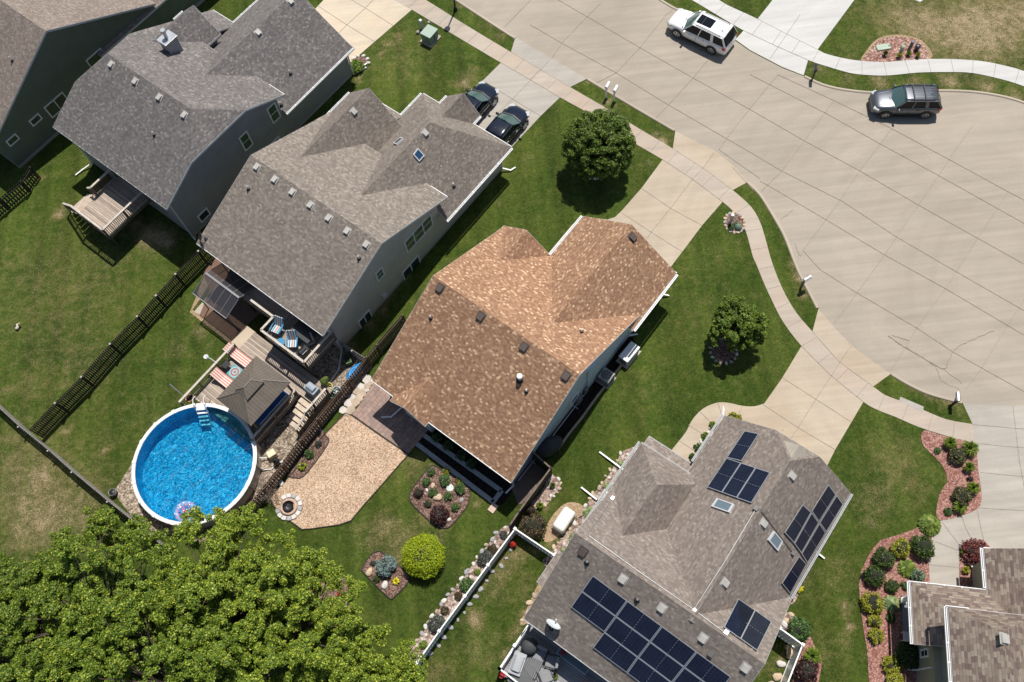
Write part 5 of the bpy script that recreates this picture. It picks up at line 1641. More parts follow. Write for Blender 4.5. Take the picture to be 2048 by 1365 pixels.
# water surface with real ripples
n_r, n_a = 46, 150
vs = [(0, 0, 1.12)]
rg = random.Random(5)
wv_ = [(rg.uniform(0, 6.28), rg.uniform(3.0, 9.5), rg.uniform(0, 6.28), rg.uniform(.4, 1)) for _ in range(16)]
def ripple(x, y):
    return 1.12 + .0042 * sum(a_ * math.sin(k_ * (x * math.cos(t_) + y * math.sin(t_)) + p0) for t_, k_, p0, a_ in wv_)
for i in range(1, n_r + 1):
    r_ = (PR - .128) * i / n_r
    for j in range(n_a):
        a = 2 * PI * j / n_a
        vs.append((r_ * math.cos(a), r_ * math.sin(a), ripple(r_ * math.cos(a), r_ * math.sin(a))))
fs = [(0, 1 + j, 1 + (j + 1) % n_a) for j in range(n_a)]
for i in range(n_r - 1):
    for j in range(n_a):
        a, b = 1 + i * n_a + j, 1 + i * n_a + (j + 1) % n_a
        fs.append((a, a + n_a, b + n_a, b))
MB().add(vs, fs).build('water', t.m, e, smooth=True)
lp = [W(*H3.uv(g(404, 812, 1.3)), 1.3), W(*H3.uv(g(404, 850, 1.1)), 1.1)]
d = (lp[1] - lp[0]); d.z = 0; d.normalize()
e = empty('pool_ladder', Vector((lp[0].x, lp[0].y, 0)), math.atan2(d.y, d.x), 'white pool ladder with steps going down into the blue water', 'ladder')
m = MB()
for y in (-.32, .32):
    m.tube([(-.55, y, .85), (-.5, y, 1.7), (-.2, y, 2.0), (.12, y, 1.9), (.35, y, 1.2), (.95, y, .2)], .025, 8)
m.build('handrail', WHITE, e)
for i, (x, z) in enumerate(((.1, 1.36), (.4, 1.16), (.58, .98), (.76, .78), (.95, .55))):
    MB().box((x, 0, z), (.4 if i == 0 else .13, .6, .05)).build('tread', WHITE, e, bevel=.01)
# inflatable float
c = g(371, 1024, 1.16)
e = empty('pool_float', c, .4, 'colourful clear and pink inflatable float on the water at the lower pool rim', 'float')
t = NT('clear_vinyl'); t.set(col=(.75, .65, .9), rough=.1, alpha=.3, spec=.6)
m = MB()
for i in range(16):
    pass
def torus(m, R_, r_, c=(0, 0, 0), n=24, k=10, sx=1, sy=1, mi=0):
    vs = []
    for i in range(n):
        a = 2 * PI * i / n
        for j in range(k):
            b = 2 * PI * j / k
            vs.append((c[0] + (R_ + r_ * math.cos(b)) * math.cos(a) * sx, c[1] + (R_ + r_ * math.cos(b)) * math.sin(a) * sy, c[2] + r_ * math.sin(b)))
    m.add(vs, [(i * k + j, ((i + 1) % n) * k + j, ((i + 1) % n) * k + (j + 1) % k, i * k + (j + 1) % k) for i in range(n) for j in range(k)], mi)
    return m
torus(m, .5, .14).build('ring', t.m, e, smooth=True)
m = MB()
rg = random.Random(4)
cols = [M('confetti_pink', (.75, .03, .22), .4, var=0), M('confetti_purple', (.22, .06, .5), .4, var=0), M('confetti_white', (.85, .8, .82), .4, var=0), M('confetti_red', (.8, .08, .06), .4, var=0)]
for i in range(60):
    a = rg.uniform(0, 6.28); rr = rg.uniform(.0, .6)
    m.box((rr * math.cos(a), rr * math.sin(a), .05 + rg.uniform(-.03, .1)), (rg.uniform(.04, .1), rg.uniform(.04, .09), .015), rg.uniform(0, 3), rg.randrange(4))
m.build('confetti', cols, e)
# pump and filter
e = empty('pool_pump', g(547, 912), .5, 'beige pool pump box with black filter and white hoses on the gravel by the pool', 'pump')
MB().box((0, 0, .28), (.5, .42, .56)).build('pump_housing', M('pump_beige', (.72, .62, .42), .5, var=.06), e, bevel=.03)
m = MB(); m.lathe([(.01, .62), (.12, .6), (.2, .5), (.21, .1), (.16, .0)], (0, -.55, 0), 16); m.cyl((0, -.55, .6), (0, -.55, .7), .08, .08, 10); m.build('filter', BLACK, e, smooth=True)
for q_ in ([(-.2, -.05, .3), (-.5, .1, .25), (-.9, .3, .5), (-1.2, .3, .9)], [(-.1, -.6, .15), (-.5, -.7, .08), (-.85, -.5, .15), (-1.05, -.25, .6)], [(.0, -.55, .35), (.25, -.75, .2), (.3, -.6, .1)]):
    MB().tube(q_, .033, 8).build('hose', WHITE, e)
# garden hose pile / barrel near fence
e = empty('watering_barrel', g(230, 988), 0, 'small black barrel beside the grey fence left of the pool', 'barrel')
MB().lathe([(.01, .4), (.2, .4), (.24, .2), (.2, 0)], (0, 0, 0), 14).build('barrel', BLACK, e, smooth=True)
MB().lathe([(.19, .41), (.22, .42), (.22, .36), (.245, .34)], (0, 0, 0), 14).build('rim', GREYP, e)


# ------------------------------------------------------------------ deck furniture
def stripes(name, a, b, c, w=.22, axis=1):
    t = NT(name)
    s_ = t.n("SeparateXYZ", {0: t.obj()}).outputs[axis]
    f = t.math('FRACT', t.math('DIVIDE', s_, w))
    x = t.mix(t.math('LESS_THAN', f, .45), a, b)
    if c: x = t.mix(t.math('LESS_THAN', t.math('ABSOLUTE', s_), w * .3), x, c)
    t.set(col=x, rough=.9)
    return t.m


STR_RED = stripes('red_striped_cloth', (.70, .62, .55), (.62, .20, .15), None, .15)
STR_BLUE = stripes('blue_striped_cloth', (.62, .66, .66), (.02, .23, .38), (.70, .30, .20), .15)
BLUEM = M('blue_plastic', (.02, .20, .36), .5, var=.1)


def lounger(px, py, rz, label):
    e = empty('sun_lounger', g(px, py, zl), rz, label, 'sun lounger', 'red striped loungers')
    m = MB()
    m.add([(-.95, -.31, .34), (.35, -.31, .34), (.95, -.31, .72), (.95, .31, .72), (.35, .31, .34), (-.95, .31, .34)], [(0, 1, 4, 5), (1, 2, 3, 4)])
    o = m.build('mattress', STR_RED, e)
    md = o.modifiers.new('t', 'SOLIDIFY'); md.thickness = .07
    m = MB()
    for y in (-.33, .33):
        m.tube([(-.95, y, .3), (.35, y, .3), (.95, y, .68)], .02, 6)
        for x in (-.8, .3): m.cyl((x, y, 0), (x, y, .3), .018, .018, 6)
    m.build('frame', DKMETAL, e)
    return e


dr_ = -R(43.4)
lounger(481, 717, dr_ + PI, 'red and white striped sun lounger nearer the house, right of the round blue mat')
lounger(456, 767, dr_ + PI, 'red and white striped sun lounger nearer the pool, left of the round blue mat')
e = empty('side_table', g(455, 734, zl), 0, 'dark low side table between the two red striped loungers', 'side table')
MB().box((0, 0, .4), (.45, .45, .04), TH).build('tabletop', DKMETAL, e, bevel=.01)
for sx in (-.18, .18):
    for sy in (-.18, .18): MB().cyl((sx, sy, 0), (sx, sy, .38), .018, .018, 6).build('leg', DKMETAL, e)
t = NT('mat_pattern'); r_ = t.n("VectorMath", {0: t.obj()}, operation='LENGTH').outputs["Value"]
f = t.math('FRACT', t.math('MULTIPLY', r_, 5.5))
t.set(col=t.mix(t.math('GREATER_THAN', r_, .36), t.mix(t.math('LESS_THAN', f, .5), (.35, .45, .45), (.30, .14, .14)), (.10, .34, .40)), rough=.9)
tag(MB().box((0, 0, .03), (.75, .85, .02)).build('outdoor_rug', t.m, loc=g(470, 745, zl), rz=TH), 'teal rug with a round grey medallion on the lower deck between the loungers', 'rug')
# planter + umbrella pole at the pool end of the railing
e = empty('planter', g(383, 800, zl), 0, 'terracotta planter at the pool end of the deck railing', 'planter')
MB().lathe([(.01, .32), (.2, .32), (.24, .36), (.26, .36), (.17, 0)], (0, 0, 0), 14).build('pot', M('terracotta', (.50, .28, .16), .8), e)
MB().lathe([(.01, .33), (.21, .33)], (0, 0, 0), 12).build('soil', BLMULCH, e)
tag(MB().bar((0, 0, 0), (-.75, .75, 1.2), .06, .06).build('lamp_pole', GALV, loc=g(378, 802, zl)), 'grey pole leaning out over the pool end of the deck railing', 'pole')
# garden ornament clamped to the railing
e = empty('hanging_planter', g(431, 726, 1.5), 0, 'pale flower basket hanging outside the lower deck railing', 'planter')
m = MB(); m.tube([(.15, -.1, .1), (-.2, .2, .18), (-.5, .4, .2)], .025, 6); m.build('bracket', TRIM, e)
MB().lathe([(.01, -.1), (.1, -.08), (.16, .06), (.15, .07), (.01, .04)], (-.55, .42, .1), 12).build('basket', TRIM, e)


def deck_chair(px, py, rz, label):
    e = empty('deck_chair', g(px, py, zu), rz, label, 'chair', 'blue striped deck chairs')
    m = MB(); m.add([(-.28, -.28, .42), (.25, -.28, .38), (.25, .28, .38), (-.28, .28, .42)], [(0, 1, 2, 3)])
    o = m.build('seat', BLUEM, e); o.modifiers.new('t', 'SOLIDIFY').thickness = .04
    m = MB(); m.add([(.23, -.29, .38), (.42, -.29, .78), (.55, -.29, 1.05), (.55, .29, 1.05), (.42, .29, .78), (.23, .29, .38)], [(0, 1, 4, 5), (1, 2, 3, 4)])
    o = m.build('backrest', STR_BLUE, e); o.modifiers.new('t', 'SOLIDIFY').thickness = .05
    m = MB(); m.add([(-.28, -.27, .445), (.22, -.27, .405), (.22, .27, .405), (-.28, .27, .445)], [(0, 1, 2, 3)])
    m.build('cushion', STR_BLUE, e)
    for y in (-.31, .31):
        m = MB(); m.bar((-.3, y, .62), (.35, y, .62), .07, .03); m.build('armrest', BLUEM, e)
        m = MB(); m.bar((-.28, y, 0), (-.28, y, .62), .04, .04, 0, Vector((1, 0, 0))); m.bar((.3, y, 0), (.42, y, .75), .04, .04, 0, Vector((1, 0, 0))); m.build('legs', BLUEM, e)
    return e


deck_chair(558, 664, R(60), 'blue striped deck chair in the left corner of the upper deck')
deck_chair(589, 692, R(85), 'blue striped deck chair on the upper deck, right of the round blue table')
e = empty('round_table', g(565, 690, zu), 0, 'small round blue table between the two striped deck chairs', 'table')
MB().lathe([(.01, .44), (.26, .44), (.28, .42), (.26, .4), (.01, .4)], (0, 0, 0), 18).build('tabletop', BLUEM, e)
MB().cyl((0, 0, 0), (0, 0, .4), .16, .05, 10).build('pedestal', BLUEM, e)
def covered_grill(px, py, z, rz, label, mat, sz=(.9, .55, .95)):
    e = empty('grill', g(px, py, z), rz, label, 'grill')
    m = MB(); m.prism([(-sz[0] / 2, -sz[1] / 2), (sz[0] / 2, -sz[1] / 2), (sz[0] / 2, sz[1] / 2), (-sz[0] / 2, sz[1] / 2)], .08, sz[2] * .78); m.build('cabinet', mat, e, bevel=.05)
    prof = [(-sz[1] * .42, 0), (-sz[1] * .36, .14), (-sz[1] * .1, .2), (sz[1] * .2, .17), (sz[1] * .42, 0)]
    w_ = sz[0] * .34
    V = [(-w_, y, sz[2] * .78 + z_) for y, z_ in prof] + [(w_, y, sz[2] * .78 + z_) for y, z_ in prof]
    n = len(prof)
    MB().add(V, [tuple(range(n - 1, -1, -1)), tuple(range(n, 2 * n))] + [(i, i + 1, n + i + 1, n + i) for i in range(n - 1)]).build('lid', mat, e, bevel=.02)
    m = MB(); m.bar((-w_ * .8, -sz[1] * .44, sz[2] * .86), (w_ * .8, -sz[1] * .44, sz[2] * .86), .025, .025); m.build('handle', STEEL, e)
    for x in (-sz[0] * .42, sz[0] * .42):
        m = MB(); m.cyl((x, -sz[1] * .3, .07), (x, sz[1] * .3, .07), .07, .07, 10); m.build('wheel', BLACK, e)
    return e


covered_grill(611, 711, zu, R(43), 'black grill in the right corner of the upper deck railing', DKMETAL, (.75, .5, .9))
e = empty('patio_chair', g(622, 688, zu), R(20), 'tan cushioned patio chair beside the black grill on the upper deck', 'chair')
MB().box((0, 0, .4), (.55, .55, .12)).build('seat', M('tan_cushion', (.35, .31, .26), .9), e, bevel=.04)
MB().box((.28, 0, .68), (.1, .55, .5)).build('backrest', MC['tan_cushion'], e, bevel=.04)
for sx in (-.24, .24):
    for sy in (-.24, .24): MB().cyl((sx, sy, 0), (sx, sy, .38), .02, .02, 6).build('leg', DKMETAL, e)
e = empty('patio_table', g(614, 672, zu), TH, 'dark patio table in the shade under the rear eave on the upper deck', 'table')
MB().box((0, 0, .7), (1.0, 1.5, .04)).build('tabletop', DKMETAL, e, bevel=.01)
for sx in (-.4, .4):
    for sy in (-.65, .65): MB().cyl((sx, sy, 0), (sx, sy, .68), .025, .025, 6).build('leg', DKMETAL, e)
covered_grill(628, 785, zl, TH + PI / 2, 'grey covered grill at the head of the pool deck stair', M('grey_blue_cover', (.30, .35, .40), .7), (.85, .55, .95))
# odds and ends by the fence
e = empty('garden_cart', g(697, 722), .3, 'small green and black garden cart on the shaded gravel beside the blue kayak', 'cart')
MB().box((0, 0, .32), (.4, .75, .28)).build('tray', M('cart_green', (.10, .18, .05), .6), e, bevel=.03)
MB().box((0, 0, .47), (.3, .6, .02)).build('load', M('cart_lining', (.02, .02, .02), .8), e)
for sx in (-.22, .22):
    for sy in (-.28, .28): MB().cyl((sx - .03, sy, .12), (sx + .03, sy, .12), .12, .12, 12).build('wheel', RUBBER, e)
m = MB(); m.tube([(-.15, .4, .3), (-.15, .75, .7), (.15, .75, .7), (.15, .4, .3)], .02, 6); m.build('handle', TRIM, e)
e = empty('kayak', g(709, 746, .25), TH + .05, 'bright blue plastic kayak lying along the brown wooden fence', 'kayak')
V = []; ns = 13
for i in range(ns):
    s_ = -1 + 2 * i / (ns - 1); w_ = .33 * (1 - abs(s_) ** 2.6) + .02; hh_ = .16 + .12 * s_ * s_
    for k in range(10):
        a = 2 * PI * k / 10
        V.append((s_ * .7, w_ * math.cos(a), hh_ * .5 + .17 * math.sin(a) * (1 if math.sin(a) < 0 else .7)))
MB().add(V, [(i * 10 + k, i * 10 + (k + 1) % 10, (i + 1) * 10 + (k + 1) % 10, (i + 1) * 10 + k) for i in range(ns - 1) for k in range(10)] + [tuple(range(9, -1, -1)), tuple(range((ns - 1) * 10, ns * 10))]).build('hull', M('kayak_blue', (.01, .22, .55), .35), e, smooth=True)
m = MB(); torus(m, .3, .02, (0, 0, .2), 20, 6, 1.1, .7); m.build('cockpit_rim', M('kayak_pale', (.35, .55, .75), .4), e)
for k, (x, y, lab, col) in enumerate(((660, 778, 'yellow plastic toy bin beside the pool deck stair landing', (.60, .55, .16)), (668, 793, 'green plastic bin on the ground beside the brown wooden fence', (.03, .22, .13)), (676, 785, 'pale grey bucket on the gravel by the brown wooden fence', (.50, .52, .55)))):
    e = empty('storage_bin', g(x, y, .0), .3 * k, lab, 'bin')
    MB().lathe([(.01, .02), (.2, .0), (.25, .42), (.27, .44), (.23, .44), (.2, .1), (.01, .08)], (0, 0, 0), 14).build('bin', M('bin_%d' % k if False else 'bin_colour_' + 'abc'[k], col, .5), e)
    m = MB(); m.tube([(-.25, 0, .42), (-.12, 0, .55), (.12, 0, .55), (.25, 0, .42)], .015, 6); m.build('handle', TRIM, e)
tag(MB().blob((0, 0, .25), (.3, .25, .28), 3).build('potted_plant', leafmat('pot_leaf', (.05, .09, .02), (.14, .2, .04)), loc=g(651, 765, .9)), 'small leafy plant tucked in the corner of the stair landing', 'plant')

# ------------------------------------------------------------------ satellite dishes
def dish(px, py, h_, label, rz, col, r=.33, up=.5):
    p, n = h_.hit(px, py)
    e = empty('satellite_dish', p, rz, label, 'satellite dish')
    m = MB(); m.tube([(0, 0, -.02), (0, 0, up * .6), (.08, 0, up)], .028, 8); m.build('mast', GALV, e)
    prof = [(r * i / 5, .09 * (i / 5) ** 2) for i in range(6)]
    m = MB().lathe([(max(a, .005), b) for a, b in prof], (0, 0, 0), 22)
    o = m.build('reflector', col, e, smooth=True)
    o.modifiers.new('t', 'SOLIDIFY').thickness = .015
    o.location = (.12, 0, up); o.rotation_euler = (0, R(62), 0)
    m = MB(); m.tube([(.12, 0, up - .28), (.45, 0, up - .1), (.5, 0, up + .08)], .018, 6); m.cyl((.48, 0, up + .1), (.42, 0, up + .1), .05, .04, 10); m.build('feed_arm', col, e)
    m = MB(); m.box((0, 0, .02), (.22, .22, .03)); m.build('foot', DKMETAL, e)
    return e


dish(412, 478, H3, 'black satellite dish on the left rear corner of the taupe grey roof', R(200), DKMETAL)
dish(1103, 1258, H5, 'white satellite dish at the rear eave of the solar roofed house', R(50), M('dish_white', (.62, .68, .70), .4), .42, .55)

# ------------------------------------------------------------------ service boxes beside the houses
e = empty('generator', g(1257, 714), TH - .05, 'white standby generator on a pad in the shade beside the tan roof house', 'generator')
MB().box((0, 0, .05), (1.5, .85, .1)).build('pad', CURBM, e)
MB().box((0, 0, .42), (1.25, .65, .62)).build('body', M('generator_body', (.50, .50, .48), .5), e, bevel=.04)
MB().box((0, 0, .77), (1.32, .7, .12)).build('lid', WHITE, e, bevel=.05)
m = MB()
for i in range(6): m.box((-.645, 0, .25 + .07 * i), (.02, .45, .03))
m.build('louvre', GREYP, e)


def ac_unit(px, py, rz, label, s_=.78, hgt=.82):
    e = empty('air_conditioner', Vector((g(px, py, .4).x, g(px, py, .4).y, 0)), rz, label, 'air conditioner')
    MB().box((0, 0, .04), (s_ + .16, s_ + .16, .08)).build('pad', CURBM, e)
    MB().box((0, 0, hgt / 2 + .05), (s_, s_, hgt - .1)).build('cabinet', M('ac_grey', (.36, .36, .34), .5, var=.08), e, bevel=.05)
    m = MB(); m.lathe([(s_ * .42, hgt + .01), (s_ * .40, hgt + .03), (.005, hgt + .035)], (0, 0, 0), 24); m.build('grille', M('ac_dark', (.06, .065, .075), .4, .3), e)
    m = MB()
    for k in range(12):
        a = k * PI / 6
        m.bar((.1 * math.cos(a), .1 * math.sin(a), hgt + .045), (s_ * .42 * math.cos(a), s_ * .42 * math.sin(a), hgt + .035), .012, .012)
    for r_ in (.12, .2, .28): torus(m, r_, .006, (0, 0, hgt + .045), 24, 4)
    m.build('fan_guard', GALV, e)
    MB().cyl((0, 0, hgt + .04), (0, 0, hgt + .065), .08, .07, 12).build('motor_cap', GREYP, e)
    m = MB()
    for i in range(9):
        z = .14 + i * (hgt - .24) / 8
        for a, b in (((-1, -1), (1, -1)), ((1, -1), (1, 1)), ((1, 1), (-1, 1)), ((-1, 1), (-1, -1))):
            q = s_ / 2 + .004
            m.bar((a[0] * q, a[1] * q, z), (b[0] * q, b[1] * q, z), .012, .02)
    m.build('louvre', GREYP, e)
    return e


ac_unit(1212, 755, TH, 'grey air conditioner in the dark mulch strip beside the tan roof house')
ac_unit(1212, 1000, TH + .03, 'dark air conditioner half under the left eave of the solar roofed house', .8, .9)
e = empty('grill', g(1096, 900), TH, 'rounded black covered grill in the shade beside the tan roof house', 'grill')
MB().blob((0, 0, .55), (1.0, .55, .5), 2, .05, 18, 10).build('cover', M('grill_cover', (.035, .037, .04), .7), e, smooth=True)
MB().box((0, 0, .15), (1.1, .6, .3)).build('base', DKMETAL, e, bevel=.03)
# propane tank
e = empty('utility_cabinet', g(1128, 1044), TH + .05, 'white rounded utility cabinet standing on bare soil between the rock bed and the bronze shrub', 'cabinet')
o = MB().box((0, 0, .46), (1.4, .78, .72)).build('shell', M('tank_white', (.76, .74, .68), .4, var=.05), e, bevel=.17)
o.modifiers['bevel'].segments = 5
for p_ in o.data.polygons: p_.use_smooth = True
MB().box((0, 0, .07), (1.46, .84, .14)).build('base', M('cabinet_base', (.26, .26, .25), .6), e, bevel=.04)
m = MB(); m.tube([(.3, -.3, .4), (.6, -.55, .1), (1.2, -.9, .05)], .015, 6); m.build('gas_line', DKMETAL, e)

# planter edging bands behind the tan roof house
m = MB()
STRIP = M('edging_blocks', (.33, .34, .36), .9, var=.15, scale=5, bump=.3)
for pts in ([(834, 889), (987, 1005.5)], [(849, 872), (1003, 983)], [(985, 1007), (1004, 982)]):
    a, b = g(*pts[0]), g(*pts[1])
    m.bar(a + Vector((0, 0, .07)), b + Vector((0, 0, .07)), .27, .12)
tag(m.build('block_edging', STRIP, bevel=.01), 'grey block edging framing the shaded planting bed behind the tan roof house', 'edging')
m = MB(); m.box((0, 0, .05), (.55, .4, .09)); tag(m.build('splash_block', M('splash', (.55, .42, .34), .9), loc=g(986, 1017), rz=TH, bevel=.02), 'small tan splash block at the rear right corner of the tan roof house', 'splash block')
m = MB()
pp = gp([(1271, 692), (1244, 730), (1216, 766), (1190, 800), (1162.6, 838), (1137, 870), (1116, 900)])
for a, b in zip(pp, pp[1:]): m.bar(a + Vector((0, 0, .06)), b + Vector((0, 0, .06)), .13, .13)
structure(m.build('kerb_edging', M('edge_tan', (.42, .33, .24), .9, var=.2, scale=4), bevel=.01))

# ------------------------------------------------------------------ rear patio of the solar house
e = empty('patio_deck', g(1040, 1330), T5, 'grey composite deck behind the solar roofed house', 'deck')
o_ = g(1040, 1330); o_.z = 0
Rm = Matrix.Rotation(-T5, 3, 'Z')
lp = [Rm @ (q - o_) for q in gp([(1000, 1345), (1062, 1248), (1110, 1200), (1320, 1380), (1260, 1470), (1150, 1470)])]
GDECK = planks('grey_boards', (.20, .20, .21), (.38, .38, .39), .14, 0)
MB().prism(lp, .02, .32).build('deck_floor', GDECK, e)
a, b, c = Rm @ (g(1001, 1340, .32) - o_), Rm @ (g(1060, 1250, .32) - o_), Rm @ (g(1120, 1432, .32) - o_)
for p, q in ((a, b), (a, c)):
    d = (q - p).normalized(); nn = Vector((-d.y, d.x, 0))
    m = MB(); m.bar(p + Vector((0, 0, .9)), q + Vector((0, 0, .9)), .08, .05); m.bar(p + Vector((0, 0, .1)), q + Vector((0, 0, .1)), .05, .05); r_ = m.build('railing', VINYL, e)
    m = MB(); L = (q - p).length
    for i in range(int(L / .12)): m.cyl(p + d * (i * .12 + .06) + Vector((0, 0, .1)), p + d * (i * .12 + .06) + Vector((0, 0, .9)), .012, .012, 6)
    m.build('balusters', DKMETAL, r_)
    for i in range(3):
        m = MB()
        c_ = p + (q - p) * (i / 2); m.box(c_ + Vector((0, 0, .5)), (.13, .13, 1.06)); m.box(c_ + Vector((0, 0, 1.05)), (.17, .17, .05))
        m.build('rail_post', VINYL, r_)
zd = .32
e = empty('kettle_grill', g(1060, 1295, zd), 0, 'round black covered kettle grill by the railing of the grey deck', 'grill')
MB().lathe([(.01, 1.08), (.1, 1.07), (.36, .95), (.44, .72), (.45, .3), (.48, .05)], (0, 0, 0), 20).build('cover', M('kettle_cover', (.055, .057, .06), .75), e, smooth=True)
MB().cyl((0, 0, 1.06), (0, 0, 1.12), .09, .07, 12).build('knob', DKMETAL, e)
covered_grill(1036, 1330, zd, R(63), 'big light grey covered grill in the corner of the grey deck', LTGREY, (1.2, .7, 1.1))
CUSH = M('grey_cushion', (.24, .24, .25), .95, var=.1)


def club_chair(px, py, rz, label):
    e = empty('club_chair', g(px, py, zd), rz, label, 'chair', 'grey cushioned club chairs')
    MB().box((0, 0, .36), (.62, .62, .16)).build('seat', CUSH, e, bevel=.05)
    o = MB().box((.33, 0, .66), (.16, .62, .55)).build('backrest', CUSH, e, bevel=.06)
    for y in (-.36, .36):
        m = MB(); m.tube([(-.3, y, 0), (-.3, y, .55), (.38, y, .58), (.42, y, 0)], .022, 6); m.build('arm', DKMETAL, e)
    return e


club_chair(1080, 1311, R(60), 'grey club chair behind the round black kettle grill')
club_chair(1103, 1325, R(-20), 'grey club chair nearest the rear eave, half in shadow')
club_chair(1091, 1352, R(-75), 'grey club chair in full sun right of the small slatted table')
e = empty('slatted_table', g(1064, 1336, zd), T5 + .15, 'small grey slatted table between the covered grill and the club chairs', 'table')
m = MB()
for i in range(8): m.box((0, -.38 + i * .108, .42), (.95, .07, .03))
m.build('tabletop', GREYP, e)
for sx in (-.42, .42):
    for sy in (-.34, .34): MB().cyl((sx, sy, 0), (sx, sy, .41), .02, .02, 6).build('leg', DKMETAL, e)
e = empty('planter_box', g(1146, 1322, zd), T5 - PI / 2, 'long dark planter box with pale rim and a red ball under the rear eave', 'planter')
MB().box((0, 0, .2), (1.9, .5, .4)).build('box', M('planter_rim', (.36, .44, .48), .6), e, bevel=.02)
MB().box((0, 0, .402), (1.8, .4, .01)).build('lining', M('planter_lining', (.12, .17, .20), .6), e)
MB().blob((-.65, 0, .5), (.14, .14, .12), 1).build('red_ball', M('red_glaze', (.35, .02, .03), .3), e, smooth=True)
e = empty('flower_pot', g(1005, 1352, .0), 0, 'red flower pot at the outer corner of the grey deck railing', 'pot')
MB().lathe([(.01, .3), (.14, .3), (.17, .34), (.18, .34), (.12, 0)], (0, 0, .3), 14).build('pot', M('red_pot', (.45, .02, .025), .4), e, smooth=True)
MB().lathe([(.01, .3), (.2, .3), (.22, 0)], (0, 0, 0), 12).build('stand', DKMETAL, e)
e = empty('storage_bench', g(1050, 1372, zd), T5 - .2, 'dark storage bench at the bottom edge of the grey deck', 'bench')
MB().box((0, 0, .3), (1.0, 1.6, .6)).build('chest', M('bench_dark', (.055, .057, .06), .6), e, bevel=.03)
MB().box((0, 0, .63), (1.06, 1.66, .05)).build('lid', M('bench_lid', (.075, .078, .08), .6), e, bevel=.02)
e = empty('flower_pot', g(1172, 1374, zd), 0, 'round pink pot on the sunlit boards of the grey deck at the bottom edge', 'pot')
MB().lathe([(.01, .42), (.16, .42), (.26, .28), (.28, .16), (.2, .0)], (0, 0, 0), 16).build('pot', M('pink_pot', (.62, .40, .36), .7), e, smooth=True)
MB().lathe([(.15, .42), (.19, .46), (.2, .42)], (0, 0, 0), 16).build('rim', MC['pink_pot'], e)
# ------------------------------------------------------------------ street furniture
def mailbox(px, py, rz, label, boxm, postm, h_=1.05, lean=0.0, curved=False):
    e = empty('mailbox', g(px, py), rz, label, 'mailbox')
    m = MB()
    if curved:
        m.tube([(0, 0, 0), (0, 0, h_ * .75), (.12, 0, h_)], .055, 8)
    else:
        m.box((0, 0, h_ / 2), (.11, .11, h_)); m.bar((-.12, 0, h_ - .1), (.42, 0, h_ - .1), .09, .09); m.bar((0, 0, h_ - .5), (.3, 0, h_ - .12), .06, .06)
    m.build('post', postm, e, bevel=.01)
    L, w_ = .52, .11
    prof = [(-w_, 0), (w_, 0), (w_, .12)] + [(w_ * math.cos(a), .12 + w_ * math.sin(a)) for a in [PI * k / 8 for k in range(1, 8)]] + [(-w_, .12)]
    n = len(prof)
    V = [(-.08, y, h_ + z) for y, z in prof] + [(-.08 + L, y, h_ + z) for y, z in prof]
    MB().add(V, [tuple(range(n - 1, -1, -1)), tuple(range(n, 2 * n))] + [(i, (i + 1) % n, n + (i + 1) % n, n + i) for i in range(n)]).build('box', boxm, e)
    m = MB(); m.box((-.08 + L + .008, 0, h_ + .11), (.015, .2, .2)); m.build('door', boxm, e, bevel=.005)
    m = MB(); m.box((.25, w_ + .01, h_ + .2), (.03, .012, .14)); m.build('flag', M('flag_red', (.5, .03, .03), .5), e)
    return e


up_ = R(58)
mailbox(1211.5, 196, up_, 'white mailbox on a white post, left of the twin pair by the tan driveway', WHITE, WHITE)
mailbox(1227.5, 203, up_, 'white mailbox on a white post, right of the twin pair by the tan driveway', WHITE, WHITE)
mailbox(1623, 162, R(75), 'black mailbox on a black post at the kerb beside the new white driveway', M('mail_black', (.03, .035, .045), .3, .3), BLACK)
mailbox(1601, 577, R(25), 'pale mailbox on a leaning dark timber post at the curve of the kerb', M('mail_pale', (.66, .68, .70), .35, .3), BALU, 1.05)
mailbox(1902, 812, R(75), 'silver grey mailbox on a timber post beside the wide grey driveway', M('mail_silver', (.42, .43, .44), .3, .6), FENCEB, .95)
# street lamp above the left sidewalk
e = empty('street_lamp', g(911, 21), 0, 'dark street lamp post on the grass strip beside the left sidewalk', 'street lamp')
MB().cyl((0, 0, 0), (0, 0, 4.1), .075, .05, 12).build('pole', DKMETAL, e)
MB().cyl((0, 0, 0), (0, 0, .35), .16, .12, 12).build('base', DKMETAL, e)
MB().lathe([(.05, 4.05), (.2, 4.2), (.24, 4.5), (.2, 4.62), (.05, 4.8), (.01, 4.85)], (0, 0, 0), 14).build('lantern', DKMETAL, e)
# lamp post with stone ring by tan drive
e = empty('garden_lamp', g(1460, 447), 0, 'short pale garden lamp post in a small stone ringed bed beside the curved sidewalk', 'lamp')
MB().box((0, 0, .45), (.16, .16, .9)).build('post', TRIM, e, bevel=.02)
MB().box((0, 0, .98), (.2, .2, .2)).build('lantern', WHITE, e, bevel=.04)
e = empty('well_cover', g(1476, 457), 0, 'dark green dome cover in the small stone ringed bed', 'dome')
MB().lathe([(.01, .4), (.15, .36), (.24, .2), (.26, 0)], (0, 0, 0), 16).build('dome', BOXGREEN, e, smooth=True)
MB().lathe([(.26, .05), (.32, .04), (.32, 0)], (0, 0, 0), 16).build('base_ring', BOXGREEN, e)
